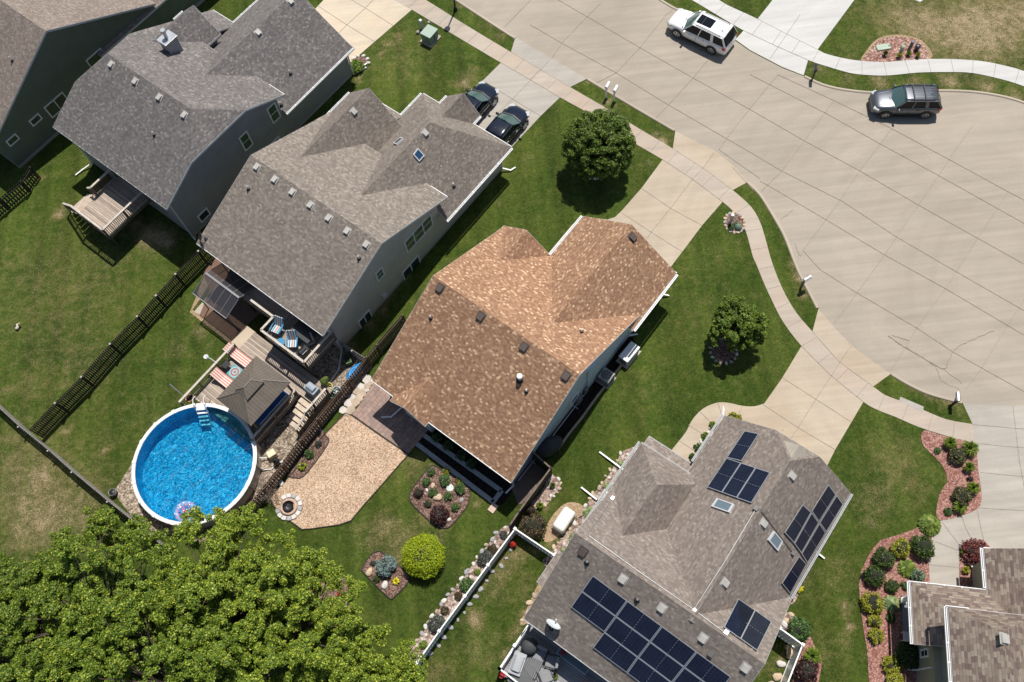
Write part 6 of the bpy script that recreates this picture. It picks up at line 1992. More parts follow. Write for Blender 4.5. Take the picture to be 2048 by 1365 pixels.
# transformer on the cream driveway lawn
e = empty('transformer_box', g(861, 80), R(50), 'large pale green transformer cabinet on a concrete pad on the front lawn', 'transformer')
MB().box((0, 0, .06), (1.25, 1.1, .12)).build('pad', WALKM, e, bevel=.02)
MB().prism([(-.48, -.42), (.48, -.42), (.48, .42), (-.48, .42)], .12, .85).build('cabinet', M('transformer_green', (.20, .27, .21), .5, var=.06), e, bevel=.02)
MB().box((0, 0, .88), (1.04, .92, .06)).build('lid', M('transformer_lid', (.30, .38, .31), .5, var=.06), e, bevel=.02)
m = MB(); m.box((0, -.43, .45), (.02, .02, .6)); m.box((.06, -.435, .5), (.05, .04, .12)); m.build('door_seam', DKMETAL, e)


def pedestal(px, py, h_, r_, mat, label, square=False):
    e = empty('utility_pedestal', g(px, py), R(40), label, 'pedestal')
    if square:
        MB().box((0, 0, h_ / 2), (r_ * 2, r_ * 2, h_)).build('post', mat, e, bevel=.02)
        MB().box((0, 0, h_ + .03), (r_ * 2.2, r_ * 2.2, .07)).build('cap', mat, e, bevel=.02)
    else:
        MB().cyl((0, 0, 0), (0, 0, h_), r_, r_, 16).build('post', mat, e)
        MB().lathe([(r_ + .02, h_ - .12), (r_ + .02, h_), (r_ * .6, h_ + .06), (.01, h_ + .08)], (0, 0, 0), 16).build('cap', mat, e)
    return e


pedestal(844, 58, .85, .1, TRIM, 'slim grey utility pedestal behind the green transformer cabinet', True)
pedestal(836, 67, .18, .1, VENTG, 'low grey utility stub left of the green transformer cabinet')
pedestal(858, 47, .14, .09, VENTG, 'tiny pale utility cap in the grass above the green transformer cabinet')
pedestal(1800, 107, .72, .13, BOXPALE, 'pale green utility pedestal in the red gravel bed')
pedestal(1817.5, 101, .85, .1, M('pedestal_grey', (.13, .14, .16), .5), 'slim dark grey utility pedestal in the red gravel bed', True)
pedestal(1832, 101, .45, .17, M('pedestal_dark', (.03, .045, .055), .4), 'short wide blue black utility pedestal in the red gravel bed')
e = empty('vault_lid', g(1766, 96), R(3), 'flat pale green utility vault lid in the red gravel bed', 'vault lid')
MB().box((0, 0, .06), (1.0, .5, .12)).build('lid', BOXPALE, e, bevel=.03)
MB().box((.4, 0, .125), (.08, .12, .01)).build('handle', DKMETAL, e)

# ------------------------------------------------------------------ stones
RG = random.Random(21)
STONE_ME = {}


def stone_mesh(k, mat):
    key = (k, mat.name)
    if key not in STONE_ME:
        o = MB().blob((0, 0, .28), (1, .78, .55), k, .22, 9, 6).build('stone', mat, smooth=True)
        STONE_ME[key] = o.data
        bpy.data.objects.remove(o)
    return STONE_ME[key]


def stone(px, py, r_, label, group=None, mat=None, name='boulder', z=0.0, cat='boulder'):
    o = bpy.data.objects.new(name, stone_mesh(RG.randrange(5), mat or RG.choice((ROCKM, ROCKW, ROCKT, ROCKM))))
    COL.objects.link(o)
    o.location = g(px, py, z); o.rotation_euler.z = RG.uniform(0, 6.28)
    o.scale = (r_, r_, r_)
    return tag(o, label, cat, group)


def stone_row(pts, step, r_, label, group, mats=None, jit=.55, z=0.0):
    P = dens(smooth_poly(gp(pts), 4)) if len(pts) > 2 else dens(gp(pts))
    d = 0
    for a, b in zip(P, P[1:]):
        d += (b - a).length
        if d >= step:
            d = 0
            o = bpy.data.objects.new('border_stone', stone_mesh(RG.randrange(5), RG.choice(mats or (ROCKM, ROCKW, ROCKT))))
            COL.objects.link(o)
            o.location = (b.x + RG.uniform(-1, 1) * jit * r_, b.y + RG.uniform(-1, 1) * jit * r_, z)
            s_ = r_ * RG.uniform(.6, 1.3); o.scale = (s_, s_, s_ * RG.uniform(.7, 1)); o.rotation_euler.z = RG.uniform(0, 6.28)
            tag(o, label, 'stone', group)


stone_row([(1246, 895), (1240, 908), (1215, 951), (1180, 997), (1166, 1022), (1135, 1064), (1100, 1104)], .34, .14, 'rounded border stone of the rock bed left of the solar roofed house', 'border stones left of the solar roofed house')
stone_row([(1002, 1058), (977, 1087), (952, 1118), (926, 1155), (883, 1208), (845, 1265), (820, 1303)], .32, .14, 'rounded border stone along the lawn edge of the rock bed beside the long white fence', 'border stones beside the long white fence', (ROCKW, ROCKM, ROCKG))
stone_row([(1106, 956), (1119, 960), (1121, 972), (1107, 992), (1092, 1011)], .26, .13, 'pinkish border stone around the small rock bed by the dark screen fence', 'border stones by the dark screen fence')
stone_row([(1037, 1082), (1000, 1130), (990, 1141), (946, 1199), (898, 1263), (855, 1322)], .5, .16, 'dark border stone in the shade of the long white fence', 'shaded stones inside the long white fence', (ROCKG,))
stone_row([(1563, 1287), (1577, 1297), (1583, 1303), (1574, 1318), (1567, 1333), (1560, 1346), (1553, 1360), (1545, 1375)], .5, .27, 'pale boulder in the row inside the short white fence corner', 'boulders inside the short white fence corner', (ROCKT, ROCKM, ROCKW))
stone_row([(1604, 1168), (1598, 1182), (1588, 1195), (1580, 1205)], .42, .2, 'pale stone against the right wall of the solar roofed house', 'stones along the right wall of the solar roofed house', (ROCKT, ROCKW))
stone_row([(1577, 1232), (1572, 1243), (1568, 1254), (1580, 1232)], .35, .2, 'pale stone beside the round green shrub at the white fence corner', 'stones beside the white fence corner', (ROCKT, ROCKW))
stone_row([(1432, 840), (1425, 852), (1415, 868), (1405, 884), (1396, 900), (1388, 915)], .45, .17, 'pale stone in the narrow bed between the curved walk and the garage wall', 'stones along the curved walk', (ROCKW, ROCKT))
stone_row([(1078, 1183), (1060, 1208), (1045, 1238)], .35, .2, 'tan stone along the left rear wall of the solar roofed house', 'stones along the left rear wall', (ROCKT, ROCKM))
# stone rings
c = g(1447, 703)
for k in range(16):
    a = 2 * PI * k / 16
    o = bpy.data.objects.new('ring_stone', stone_mesh(k % 5, (ROCKW, ROCKG, ROCKM)[k % 3])); COL.objects.link(o)
    o.location = (c.x + .82 * math.cos(a), c.y + .82 * math.sin(a), 0); o.scale = (.13, .12, .1); o.rotation_euler.z = a
    tag(o, 'stone of the ring around the foot of the small street tree', 'stone', 'ring stones around the small street tree')
tag(MB().sheet([(c.x + .72 * math.cos(2 * PI * k / 20), c.y + .72 * math.sin(2 * PI * k / 20)) for k in range(20)], .05).build('mulch_bed', BRMULCH), None, None, None, 'stuff')
c = g(1190, 338)
for k in range(18):
    a = 2 * PI * k / 18
    o = bpy.data.objects.new('ring_stone', stone_mesh(k % 5, ROCKW)); COL.objects.link(o)
    o.location = (c.x + .8 * math.cos(a), c.y + .8 * math.sin(a), 0); o.scale = (.15, .15, .13); o.rotation_euler.z = a
    tag(o, 'pale stone of the ring around the foot of the big round street tree', 'stone', 'ring stones around the big street tree')
c = g(1469, 446)
for k in range(17):
    a = 2 * PI * k / 17
    o = bpy.data.objects.new('ring_stone', stone_mesh(k % 5, (ROCKM, ROCKT, ROCKG)[k % 3])); COL.objects.link(o)
    o.location = (c.x + .64 * math.cos(a), c.y + .76 * math.sin(a), 0); o.scale = (.13, .14, .1); o.rotation_euler.z = a
    tag(o, 'brownish stone of the ring around the garden lamp bed', 'stone', 'ring stones around the garden lamp')
tag(MB().sheet([(c.x + .65 * math.cos(2 * PI * k / 20), c.y + .78 * math.sin(2 * PI * k / 20)) for k in range(20)], .045).build('mulch_bed', BRMULCH), None, None, None, 'stuff')
# fire pit: paved ring and metal bowl
c = g(578.5, 1015)
e = empty('fire_pit', c, 0, 'round fire pit of pale stones with a dark metal bowl on the wood chips', 'fire pit')
m = MB()
torus(m, .42, .09, (0, 0, .1), 24, 8); m.build('inner_ring', M('pit_brick', (.50, .36, .28), .9, var=.25, scale=5), e)
for k in range(14):
    a0, a1 = 2 * PI * k / 14 + .02, 2 * PI * (k + 1) / 14 - .02
    if k in (5, 6): continue
    m = MB()
    poly = [(r_ * math.cos(a), r_ * math.sin(a)) for r_, a in ((.56, a0), (.8, a0), (.82, (a0 + a1) / 2), (.8, a1), (.56, a1), (.57, (a0 + a1) / 2))]
    m.prism(poly, 0, .12 + RG.uniform(0, .05)); m.build('pit_stone', RG.choice((ROCKW, ROCKW, ROCKG)), e, bevel=.025)
MB().lathe([(.33, .3), (.30, .18), (.18, .1), (.01, .08)], (0, 0, 0), 18).build('bowl', DKMETAL, e)
m = MB(); m.cyl((0, 0, .12), (-.9, .7, .75), .015, .012, 6); m.build('poker', DKMETAL, e)
# rocks in the beds
for px, py, r_, mat, lab in ((876, 996, .28, ROCKT, 'large tan boulder in the middle of the diamond shaped planting bed'), (866, 972, .18, ROCKT, 'small tan rock at the upper side of the diamond shaped planting bed'), (898, 1040, .15, ROCKW, 'pale rock right of the dark red shrub in the diamond bed'), (923, 1001, .17, ROCKG, 'grey speckled rock at the right side of the diamond bed'), (854, 981, .12, ROCKW, 'small pale rock beside the wine red seedling in the diamond bed'), (850, 988, .1, ROCKM, 'tiny brown rock at the left side of the diamond bed'),
                            (739, 1145, .26, ROCKT, 'long tan boulder at the left corner of the blue spruce bed'), (770, 1170.5, .26, ROCKW, 'round white boulder below the blue spruce'), (793, 1128, .08, ROCKT, 'small orange rock at the right edge of the blue spruce bed'),
                            (681, 1157, .1, ROCKW, 'small white rock in the mulch bed under the tree edge'), (690, 1207, .17, ROCKG, 'grey rock at the lower end of the mulch bed under the tree edge'),
                            (1806, 1203, .18, ROCKT, 'tan stone by the porch post of the sage house'), (563, 967, .2, ROCKW, 'white rock by the brown fence above the fire pit'), (641, 861, .12, ROCKG, 'small grey stone at the foot of the brown fence')):
    stone(px, py, r_, lab, None, mat)
o = stone(900, 977, .2, 'white round stepping stone in the diamond shaped bed', None, ROCKW); o.scale = (.22, .22, .1)
e = empty('stepping_disc', g(900, 976.5), 0, 'white patterned round stepping disc in the diamond shaped bed', 'stepping stone')
MB().lathe([(.01, .07), (.2, .07), (.22, .05), (.22, 0)], (0, 0, 0), 20).build('disc', M('disc_white', (.60, .64, .60), .7, var=.3, scale=9), e)
m = MB(); torus(m, .13, .012, (0, 0, .07), 20, 6); m.build('disc_ring', M('disc_teal', (.30, .42, .38), .6), e)
bpy.data.objects.remove(o)
# small lawn oddments
e = empty('lawn_ornament', g(37, 656), .6, 'small black and white lawn ornament alone on the left back lawn', 'ornament')
MB().blob((0, 0, .16), (.22, .14, .13), 3, .1, 10, 8).build('body', M('orn_pale', (.60, .55, .45), .7), e, smooth=True)
MB().blob((.2, 0, .28), (.09, .08, .08), 1, .05, 8, 6).build('head', M('orn_tan', (.45, .32, .2), .7), e, smooth=True)
m = MB()
for sx in (-.12, .12):
    for sy in (-.08, .08): m.cyl((sx, sy, 0), (sx * .8, sy * .8, .14), .025, .03, 6)
m.build('legs', BLACK, e)
m = MB(); m.box((-.05, .02, .28), (.16, .12, .03), .4); m.build('patch', BLACK, e)
# porch and bench of the sage house
a0 = [q6(*p, 0) for p in ((1801, 1193), (1828, 1193), (1835, 1286), (1806, 1284))]
m = MB().prism([(W(u, v, 0, H6.ax).x, W(u, v, 0, H6.ax).y) for u, v in a0 + []], 0, .25)
o = m.build('porch_slab', M('porch_floor', (.22, .23, .25), .8, var=.1), bevel=.02)
tag(o, 'grey porch slab with rounded corner under the left gutter of the sage house', 'porch')
e = empty('porch_column', g(1806, 1202, .25), T6, 'square white porch column at the upper corner of the grey porch slab', 'column')
MB().box((0, 0, 1.15), (.2, .2, 2.3)).build('shaft', WHITE, e)
MB().box((0, 0, .1), (.3, .3, .2)).build('base', WHITE, e, bevel=.02)
e = empty('porch_bench', g(1818, 1276, .25), T6, 'pale slatted bench at the lower end of the grey porch slab', 'bench')
MB().box((0, 0, .42), (.5, .9, .05)).build('seat', TRIM, e, bevel=.01)
MB().box((-.25, 0, .65), (.05, .9, .45)).build('backrest', TRIM, e, bevel=.01)
for sx in (-.2, .2):
    for sy in (-.4, .4): MB().box((sx, sy, .2), (.05, .05, .4)).build('leg', TRIM, e)
tag(MB().blob((0, 0, .12), (.14, .14, .12), 2).build('flower_pot', ROCKT, loc=g(1823, 1204, .25)), 'tan pot beside the porch column of the sage house', 'pot')
tag(MB().box((0, 0, .06), (1.1, .12, .12)).build('edging_board', TRIM, loc=g(720, 143), rz=R(24), bevel=.01), 'pale edging board of the small corner bed at the slate house garage', 'edging')
for k, (x, y) in enumerate(((706, 118), (716, 113), (727, 113), (735, 119), (737, 127))):
    stone(x, y, .16, 'pale block edging the small corner bed at the slate house garage', 'pale blocks at the slate house bed', ROCKW, 'border_stone', 0, 'stone')

# ------------------------------------------------------------------ foliage
def leaf_mesh(name, pos, nrm, size, mat, parent=None, aspect=.55, core=None):
    n = len(pos)
    pos = np.asarray(pos, dtype=np.float64); nrm = np.asarray(nrm, dtype=np.float64)
    nrm /= np.linalg.norm(nrm, axis=1)[:, None] + 1e-9
    r = RNG.normal(size=(n, 3))
    a = np.cross(nrm, r); a /= np.linalg.norm(a, axis=1)[:, None] + 1e-9
    b = np.cross(nrm, a)
    s = np.asarray(size).reshape(-1, 1)
    v = np.empty((n, 4, 3))
    v[:, 0] = pos - a * s * .5
    v[:, 1] = pos + b * s * .5 * aspect + nrm * s * .06
    v[:, 2] = pos + a * s * .5 - nrm * s * .08
    v[:, 3] = pos - b * s * .5 * aspect + nrm * s * .06
    me = bpy.data.meshes.new(name)
    me.vertices.add(n * 4); me.loops.add(n * 4); me.polygons.add(n)
    me.vertices.foreach_set('co', v.reshape(-1).astype(np.float32))
    me.loops.foreach_set('vertex_index', np.arange(n * 4, dtype=np.int32))
    me.polygons.foreach_set('loop_start', np.arange(0, n * 4, 4, dtype=np.int32))
    me.polygons.foreach_set('loop_total', np.full(n, 4, dtype=np.int32))
    me.materials.append(mat)
    me.update(); me.validate()
    o = bpy.data.objects.new(name, me)
    COL.objects.link(o)
    if parent: o.parent = parent
    return o


def cloud(centres, radii, n, shell=.75, up=.55, squash=.8):
    """leaf positions and normals spread through a set of puffs"""
    centres = np.asarray(centres, float); radii = np.asarray(radii, float)
    w = radii ** 2; w = w / w.sum()
    idx = RNG.choice(len(centres), n, p=w)
    d = RNG.normal(size=(n, 3)); d /= np.linalg.norm(d, axis=1)[:, None]
    rr = (shell + (1 - shell) * RNG.random(n)) * np.where(RNG.random(n) < .2, RNG.random(n), 1)
    p = centres[idx] + d * (radii[idx] * rr)[:, None] * np.array([1, 1, squash])
    nn = d * .7 + RNG.normal(size=(n, 3)) * .55 + np.array([0, 0, up])
    return p, nn


LM = dict(
    tree=leafmat('leaf_maple', (0.043, 0.097, 0.009), (0.186, 0.266, 0.024), (0.48, 0.519, 0.066), .2),
    tree_b=leafmat('leaf_maple_light', (0.058, 0.118, 0.01), (0.234, 0.313, 0.029), (0.552, 0.578, 0.066), .2),
    tree_c=leafmat('leaf_maple_dark', (0.043, 0.092, 0.009), (0.162, 0.236, 0.024), (0.408, 0.448, 0.055), .2),
    street=leafmat('leaf_street', (.026, .058, .007), (.115, .185, .022), (.30, .38, .06), .25),
    street2=leafmat('leaf_street_light', (.034, .072, .007), (.14, .215, .024), (.32, .40, .05), .25),
    yew=leafmat('leaf_yew', (.016, .034, .007), (.06, .105, .016), (.13, .19, .035), .18),
    gold=leafmat('leaf_gold', (.14, .155, .015), (.36, .37, .03), (.52, .50, .06), .25),
    lime=leafmat('leaf_lime', (.18, .25, .008), (.38, .47, .014), (.54, .58, .03), .28),
    hosta=leafmat('leaf_hosta', (.06, .10, .015), (.17, .24, .035), (.33, .36, .10), .2),
    hostapale=leafmat('leaf_hosta_pale', (.10, .15, .05), (.27, .34, .14), (.42, .45, .25), .2),
    lily=leafmat('leaf_lily', (.06, .11, .012), (.18, .27, .03), (.30, .38, .06), .22),
    green=leafmat('leaf_green', (.022, .065, .014), (.085, .17, .04), (.18, .26, .08), .18),
    mint=leafmat('leaf_mint', (.07, .12, .06), (.17, .25, .14), (.30, .36, .24), .15),
    barberry=leafmat('leaf_barberry', (.05, .012, .014), (.19, .045, .045), (.32, .11, .09), .15),
    wine=leafmat('leaf_wine', (.018, .006, .007), (.055, .02, .018), (.10, .04, .03), .1),
    bronze=leafmat('leaf_bronze', (.03, .022, .012), (.085, .065, .03), (.18, .13, .06), .12),
    olive=leafmat('leaf_olive', (.032, .036, .014), (.095, .096, .04), (.2, .18, .06), .15),
    spruce=leafmat('needle_blue', (.075, .12, .11), (.20, .285, .27), (.36, .45, .43), .1),
    grey=leafmat('leaf_greyed', (.03, .035, .03), (.09, .10, .085), (.2, .21, .18), .12),
    red=leafmat('leaf_red', (.20, .012, .012), (.42, .03, .02), (.55, .10, .03), .15),
    yellow=leafmat('leaf_yellow', (.45, .40, .01), (.70, .62, .02), (.8, .75, .1), .15),
)


CORE = M('twig_core', (.020, .022, .012), .95, var=.3, scale=8)


def shrub(px, py, r_, kind, label, hgt=None, n=None, leaf=None, group=None, name='shrub', lumps=9, cat='shrub'):
    """rounded bush: twiggy core and leaves in many small puffs; px,py is the middle of its crown"""
    hgt = hgt or r_ * 1.5
    c = g(px, py, hgt * .5)
    e = empty(name, (c.x, c.y, 0), 0, label, cat, group)
    leaf = leaf or .13
    n = n or int(2600 * r_ * r_ * (.13 / leaf) ** 2 * 2.2) + 120
    cs, rs = [], []
    k = max(6, int(lumps * (r_ / .8 + .6)))
    for i in range(k * 3):
        d = RNG.normal(size=3); d /= np.linalg.norm(d); d[2] = abs(d[2]) * 1.0 - .25
        q = .68 + .14 * RNG.random()
        cs.append((d[0] * r_ * q, d[1] * r_ * q, max(.12, hgt * .45 + d[2] * hgt * .5 * q))); rs.append(r_ * RNG.uniform(.24, .36))
    cs.append((0, 0, hgt * .45)); rs.append(r_ * .7)
    p, nn = cloud(cs, rs, n)
    p[:, 2] = np.maximum(p[:, 2], .03)
    leaf_mesh('foliage', p, nn, RNG.uniform(.7, 1.3, n) * leaf, LM[kind], e)
    m = MB().blob((0, 0, hgt * .42), (r_ * .72, r_ * .72, hgt * .42), int(px), .1, 10, 7)
    m.build('branches', CORE, e)
    return e


def tuft(px, py, r_, kind, label, hgt=.55, n=90, group=None, w_=.035, name='grass_clump', cat='plant'):
    """clump of arching blades"""
    c = g(px, py, hgt * .4)
    e = empty(name, (c.x, c.y, 0), 0, label, cat, group)
    m = MB()
    rg = random.Random(int(px * 7 + py))
    for i in range(n):
        a = rg.uniform(0, 6.28); L = r_ * rg.uniform(.55, 1.08); h1 = hgt * rg.uniform(.7, 1.15)
        d = Vector((math.cos(a), math.sin(a), 0)); s_ = Vector((-d.y, d.x, 0)) * w_ * rg.uniform(.7, 1.4)
        pts = [d * .04, d * L * .35 + Vector((0, 0, h1 * .75)), d * L * .7 + Vector((0, 0, h1)), d * L + Vector((0, 0, h1 * .72))]
        ws = [.7, 1, .8, .05]
        V = []
        for p, q in zip(pts, ws): V += [p - s_ * q, p + s_ * q]
        m.add(V, [(0, 1, 3, 2), (2, 3, 5, 4), (4, 5, 7, 6)])
    m.build('blades', LM[kind], e)
    MB().blob((0, 0, hgt * .2), (r_ * .35, r_ * .35, hgt * .25), int(px), .1, 8, 5).build('crown', CORE, e)
    return e


def hosta(px, py, r_, kind, label, hgt=.5, group=None, n=None, leaf=.24):
    """mound of broad overlapping leaves in whorls"""
    c = g(px, py, hgt * .5)
    e = empty('hosta', (c.x, c.y, 0), 0, label, 'plant', group)
    P, N, S = [], [], []
    rings = 5
    for k in range(rings):
        f = (k + .5) / rings
        cnt = max(4, int(2 * PI * r_ * f / (leaf * .5)))
        for j in range(cnt):
            a = 2 * PI * (j + .5 * (k % 2) + RNG.uniform(-.2, .2)) / cnt
            P.append((math.cos(a) * r_ * f, math.sin(a) * r_ * f, hgt * (1 - f ** 2 * .75) + RNG.uniform(-.03, .03)))
            N.append((math.cos(a) * (.2 + f * .9), math.sin(a) * (.2 + f * .9), 1 - .3 * f)); S.append(leaf * RNG.uniform(.8, 1.2))
    P, N = np.array(P), np.array(N)
    # long axis points outwards
    n = len(P)
    a = P * np.array([1, 1, 0]) + 1e-4; a /= np.linalg.norm(a, axis=1)[:, None]; a[:, 2] = -.45
    a /= np.linalg.norm(a, axis=1)[:, None]
    m = MB()
    for i in range(n):
        A = Vector(a[i]); Nn = Vector(N[i]).normalized(); B = A.cross(Nn).normalized(); s_ = S[i]; p = Vector(P[i])
        m.add([p - A * s_ * .5, p - A * .1 * s_ + B * s_ * .36 - Vector((0, 0, .02)), p + A * s_ * .25 + B * s_ * .26 - Vector((0, 0, .02)), p + A * s_ * .6, p + A * s_ * .25 - B * s_ * .26 - Vector((0, 0, .02)), p - A * .1 * s_ - B * s_ * .36 - Vector((0, 0, .02)), p + A * .1 * s_], [(0, 6, 1), (1, 6, 2), (2, 6, 3), (3, 6, 4), (4, 6, 5), (5, 6, 0)])
    m.build('leaves', LM[kind], e)
    MB().blob((0, 0, hgt * .25), (r_ * .6, r_ * .6, hgt * .4), int(px), .1, 9, 6).build('crown', CORE, e)
    return e


# diamond bed
for px, py, r_, lab in ((889, 961, .36, 'upper green mound by the house edge of the diamond bed'), (853, 965, .27, 'small green mound at the upper left of the diamond bed'), (866, 986, .27, 'small green mound beside the tan boulder in the diamond bed'), (897, 993, .27, 'small green mound in the middle right of the diamond bed'), (920, 978, .35, 'green mound at the right corner of the diamond bed'), (910, 1015, .27, 'small green mound at the lower right of the diamond bed'), (862, 944, .24, 'pale green seedling at the top of the diamond bed')):
    shrub(px, py, r_, 'green', 'rounded ' + lab if False else lab, r_ * 1.3, leaf=.09, group='green mounds in the diamond bed')
shrub(878.5, 1030, .58, 'wine', 'dark wine red round shrub at the lower corner of the diamond bed', .85, leaf=.1)
shrub(836.5, 986, .34, 'wine', 'wine red spindly shrub at the left corner of the diamond bed', .5, n=260, leaf=.09)
shrub(856, 1008, .3, 'olive', 'yellowish thin plant at the lower left side of the diamond bed', .3, n=140, leaf=.09)
shrub(893, 944, .32, 'gold', 'yellow green ground plant at the top right of the diamond bed', .2, n=300, leaf=.08)
shrub(916, 962, .25, 'gold', 'small yellow ground plant behind the right green mound in the diamond bed', .2, n=180, leaf=.08)
# spruce bed, lime ball
shrub(771.5, 1133, .62, 'spruce', 'blue grey dwarf spruce in the small bed beside the lime green ball', .95, leaf=.085, n=5200)
shrub(752.5, 1158, .2, 'yew', 'small dark green plant left of the white boulder in the spruce bed', .35, leaf=.08)
shrub(746, 1127, .2, 'grey', 'sparse grey green plant above the tan boulder in the spruce bed', .25, n=110, leaf=.08)
tuft(792, 1163, .22, 'yellow', 'bright yellow flower clump at the right of the spruce bed', .2, 70, None, .05, 'flower_clump', 'flower')
shrub(846, 1112, 1.22, 'lime', 'large lime green clipped round shrub on the back lawn', 2.0, leaf=.085, n=26000, lumps=22)
# bed below the brown fence
shrub(618, 908, .3, 'green', 'bright green shrub in the narrow fence bed beside the wood chips', .45, leaf=.1)
shrub(604, 932, .26, 'lime', 'small yellow green ball in the narrow fence bed beside the wood chips', .42, leaf=.07)
shrub(636, 888, .26, 'grey', 'thin pale shrub at the top of the narrow fence bed', .35, n=160, leaf=.09)
# bed under the tree edge
tuft(648, 1155, .2, 'red', 'red leaved plant at the top of the mulch bed under the tree edge', .35, 60, None, .05)
shrub(682, 1190, .2, 'red', 'red and orange flowering plant in the mulch bed under the tree edge', .4, leaf=.1, name='flower_clump', cat='flower')
# shaded plants behind tan house
for px, py, lab in ((873, 875, 'leafy plant first from the paved terrace in the shaded bed behind the tan roof house'), (897, 892, 'leafy plant second from the paved terrace in the shaded bed behind the tan roof house'), (921, 911, 'leafy plant third from the paved terrace in the shaded bed behind the tan roof house'), (943, 928, 'leafy plant fourth from the paved terrace in the shaded bed behind the tan roof house')):
    shrub(px, py, .33, 'green', lab, .5, n=260, leaf=.13, group='plants in the shaded bed')
# along the long white fence
for px, py, r_, kd, lab in ((985, 1100, .34, 'bronze', 'bronze shrub at the top of the rock bed beside the long white fence'), (970, 1116, .48, 'grey', 'grey dark shrub second from the top beside the long white fence'), (1007, 1070, .25, 'grey', 'small grey plant at the corner of the long white fence'), (933, 1170, .42, 'green', 'green shrub midway along the long white fence'), (955, 1146, .2, 'lily', 'small bright plant between the grey and green shrubs by the long white fence'), (916, 1192, .24, 'bronze', 'small brown plant below the green shrub by the long white fence'), (890, 1222, .24, 'bronze', 'lower small brown plant by the long white fence'), (873, 1248, .5, 'grey', 'big dark grey shrub low along the long white fence'), (847, 1290, .24, 'lily', 'small green shrub at the bottom of the long white fence')):
    shrub(px, py, r_, kd, lab, r_ * 1.2, leaf=.1)
shrub(1067, 1052, .78, 'bronze', 'large bronze brown shrub between the dark screen fence and the utility cabinet', 1.4, leaf=.12, n=3600)
shrub(1063, 1022, .3, 'wine', 'small reddish shrub above the large bronze shrub', .9, n=300, leaf=.11)
tuft(1080, 1012, .25, 'lily', 'bright green plant in the small rock bed by the dark screen fence', .3, 50, None, .05)
tuft(1105, 972, .2, 'green', 'small dark plant at the top of the rock bed by the dark screen fence', .3, 40, None, .04)
tag(MB().blob((0, 0, .25), (.2, .2, .22), 4).build('red_flower', LM['red'], loc=g(1026, 1091)), 'red flower clump in the shade at the bend of the white fence', 'flower')
# left of solar house
for px, py, r_, lab in ((1243, 930, .24, 'small pale hosta at the top of the rock bed left of the solar roofed house'), (1217, 975, .28, 'pale hosta behind the air conditioner of the solar roofed house'), (1183, 1028, .42, 'large variegated hosta in the rock bed left of the solar roofed house'), (1150, 1078, .3, 'cream variegated hosta near the lower end of the rock bed'), (1131, 1103, .22, 'yellow green hosta at the corner of the small lean to roof')):
    hosta(px, py, r_, 'hostapale', lab, .35, None, None, .2)
for px, py, r_, kd, lab in ((1427, 851, .26, 'lily', 'spiky green plant nearest the garage front in the narrow walk bed'), (1411, 873, .26, 'lily', 'spiky green plant second in the narrow walk bed'), (1397, 895, .26, 'green', 'dark green plant third in the narrow walk bed'), (1386, 914, .24, 'green', 'dark green plant at the porch end of the narrow walk bed'), (1466, 832, .24, 'gold', 'yellow plant at the left front corner of the solar house garage'), (1478, 836, .22, 'gold', 'second yellow plant at the left front corner of the solar house garage')):
    shrub(px, py, r_, kd, lab, .4, leaf=.1)
tuft(1597, 1177, .28, 'yellow', 'yellow plant beside the right wall of the solar roofed house', .3, 50, None, .04)
shrub(1599, 1256, .62, 'green', 'round green shrub outside the short white fence corner', 1.0, leaf=.12)
tuft(1623, 1314, .55, 'lily', 'bright green grass clump outside the short white fence', .6, 150)
shrub(1613, 1342, .7, 'wine', 'dark purple brown shrub outside the short white fence', 1.1, leaf=.11, n=2400)
# red mulch bed by the wide driveway
tuft(1898, 888, .42, 'lily', 'bright daylily clump at the top of the red mulch bed near the sidewalk', .55, 150)
shrub(1875.5, 901, .2, 'green', 'small dark green tuft left of the daylily at the top of the red mulch bed', .3, leaf=.08)
tuft(1937, 899, .55, 'hosta', 'wide yellow flecked clump at the driveway corner of the red mulch bed', .6, 170)
shrub(1916, 911, .52, 'olive', 'olive brown shrub among the daylilies at the top of the red mulch bed', .8, leaf=.1)
tuft(1936, 936, .36, 'lily', 'daylily clump along the driveway, above the small purple plant', .5, 120)
shrub(1941, 958, .2, 'wine', 'small purple plant along the driveway edge of the red mulch bed', .25, n=140, leaf=.09)
tuft(1944, 978, .42, 'lily', 'daylily clump along the driveway, below the small purple plant', .55, 140)
shrub(1924, 993, .55, 'olive', 'olive brown shrub at the lower end of the upper red mulch bed', .85, leaf=.1)
tuft(1919, 1016, .42, 'lily', 'daylily clump at the rounded lower end of the upper red mulch bed', .5, 140)
shrub(1896, 1023, .24, 'green', 'small green tuft at the lower left of the upper red mulch bed', .35, leaf=.09)
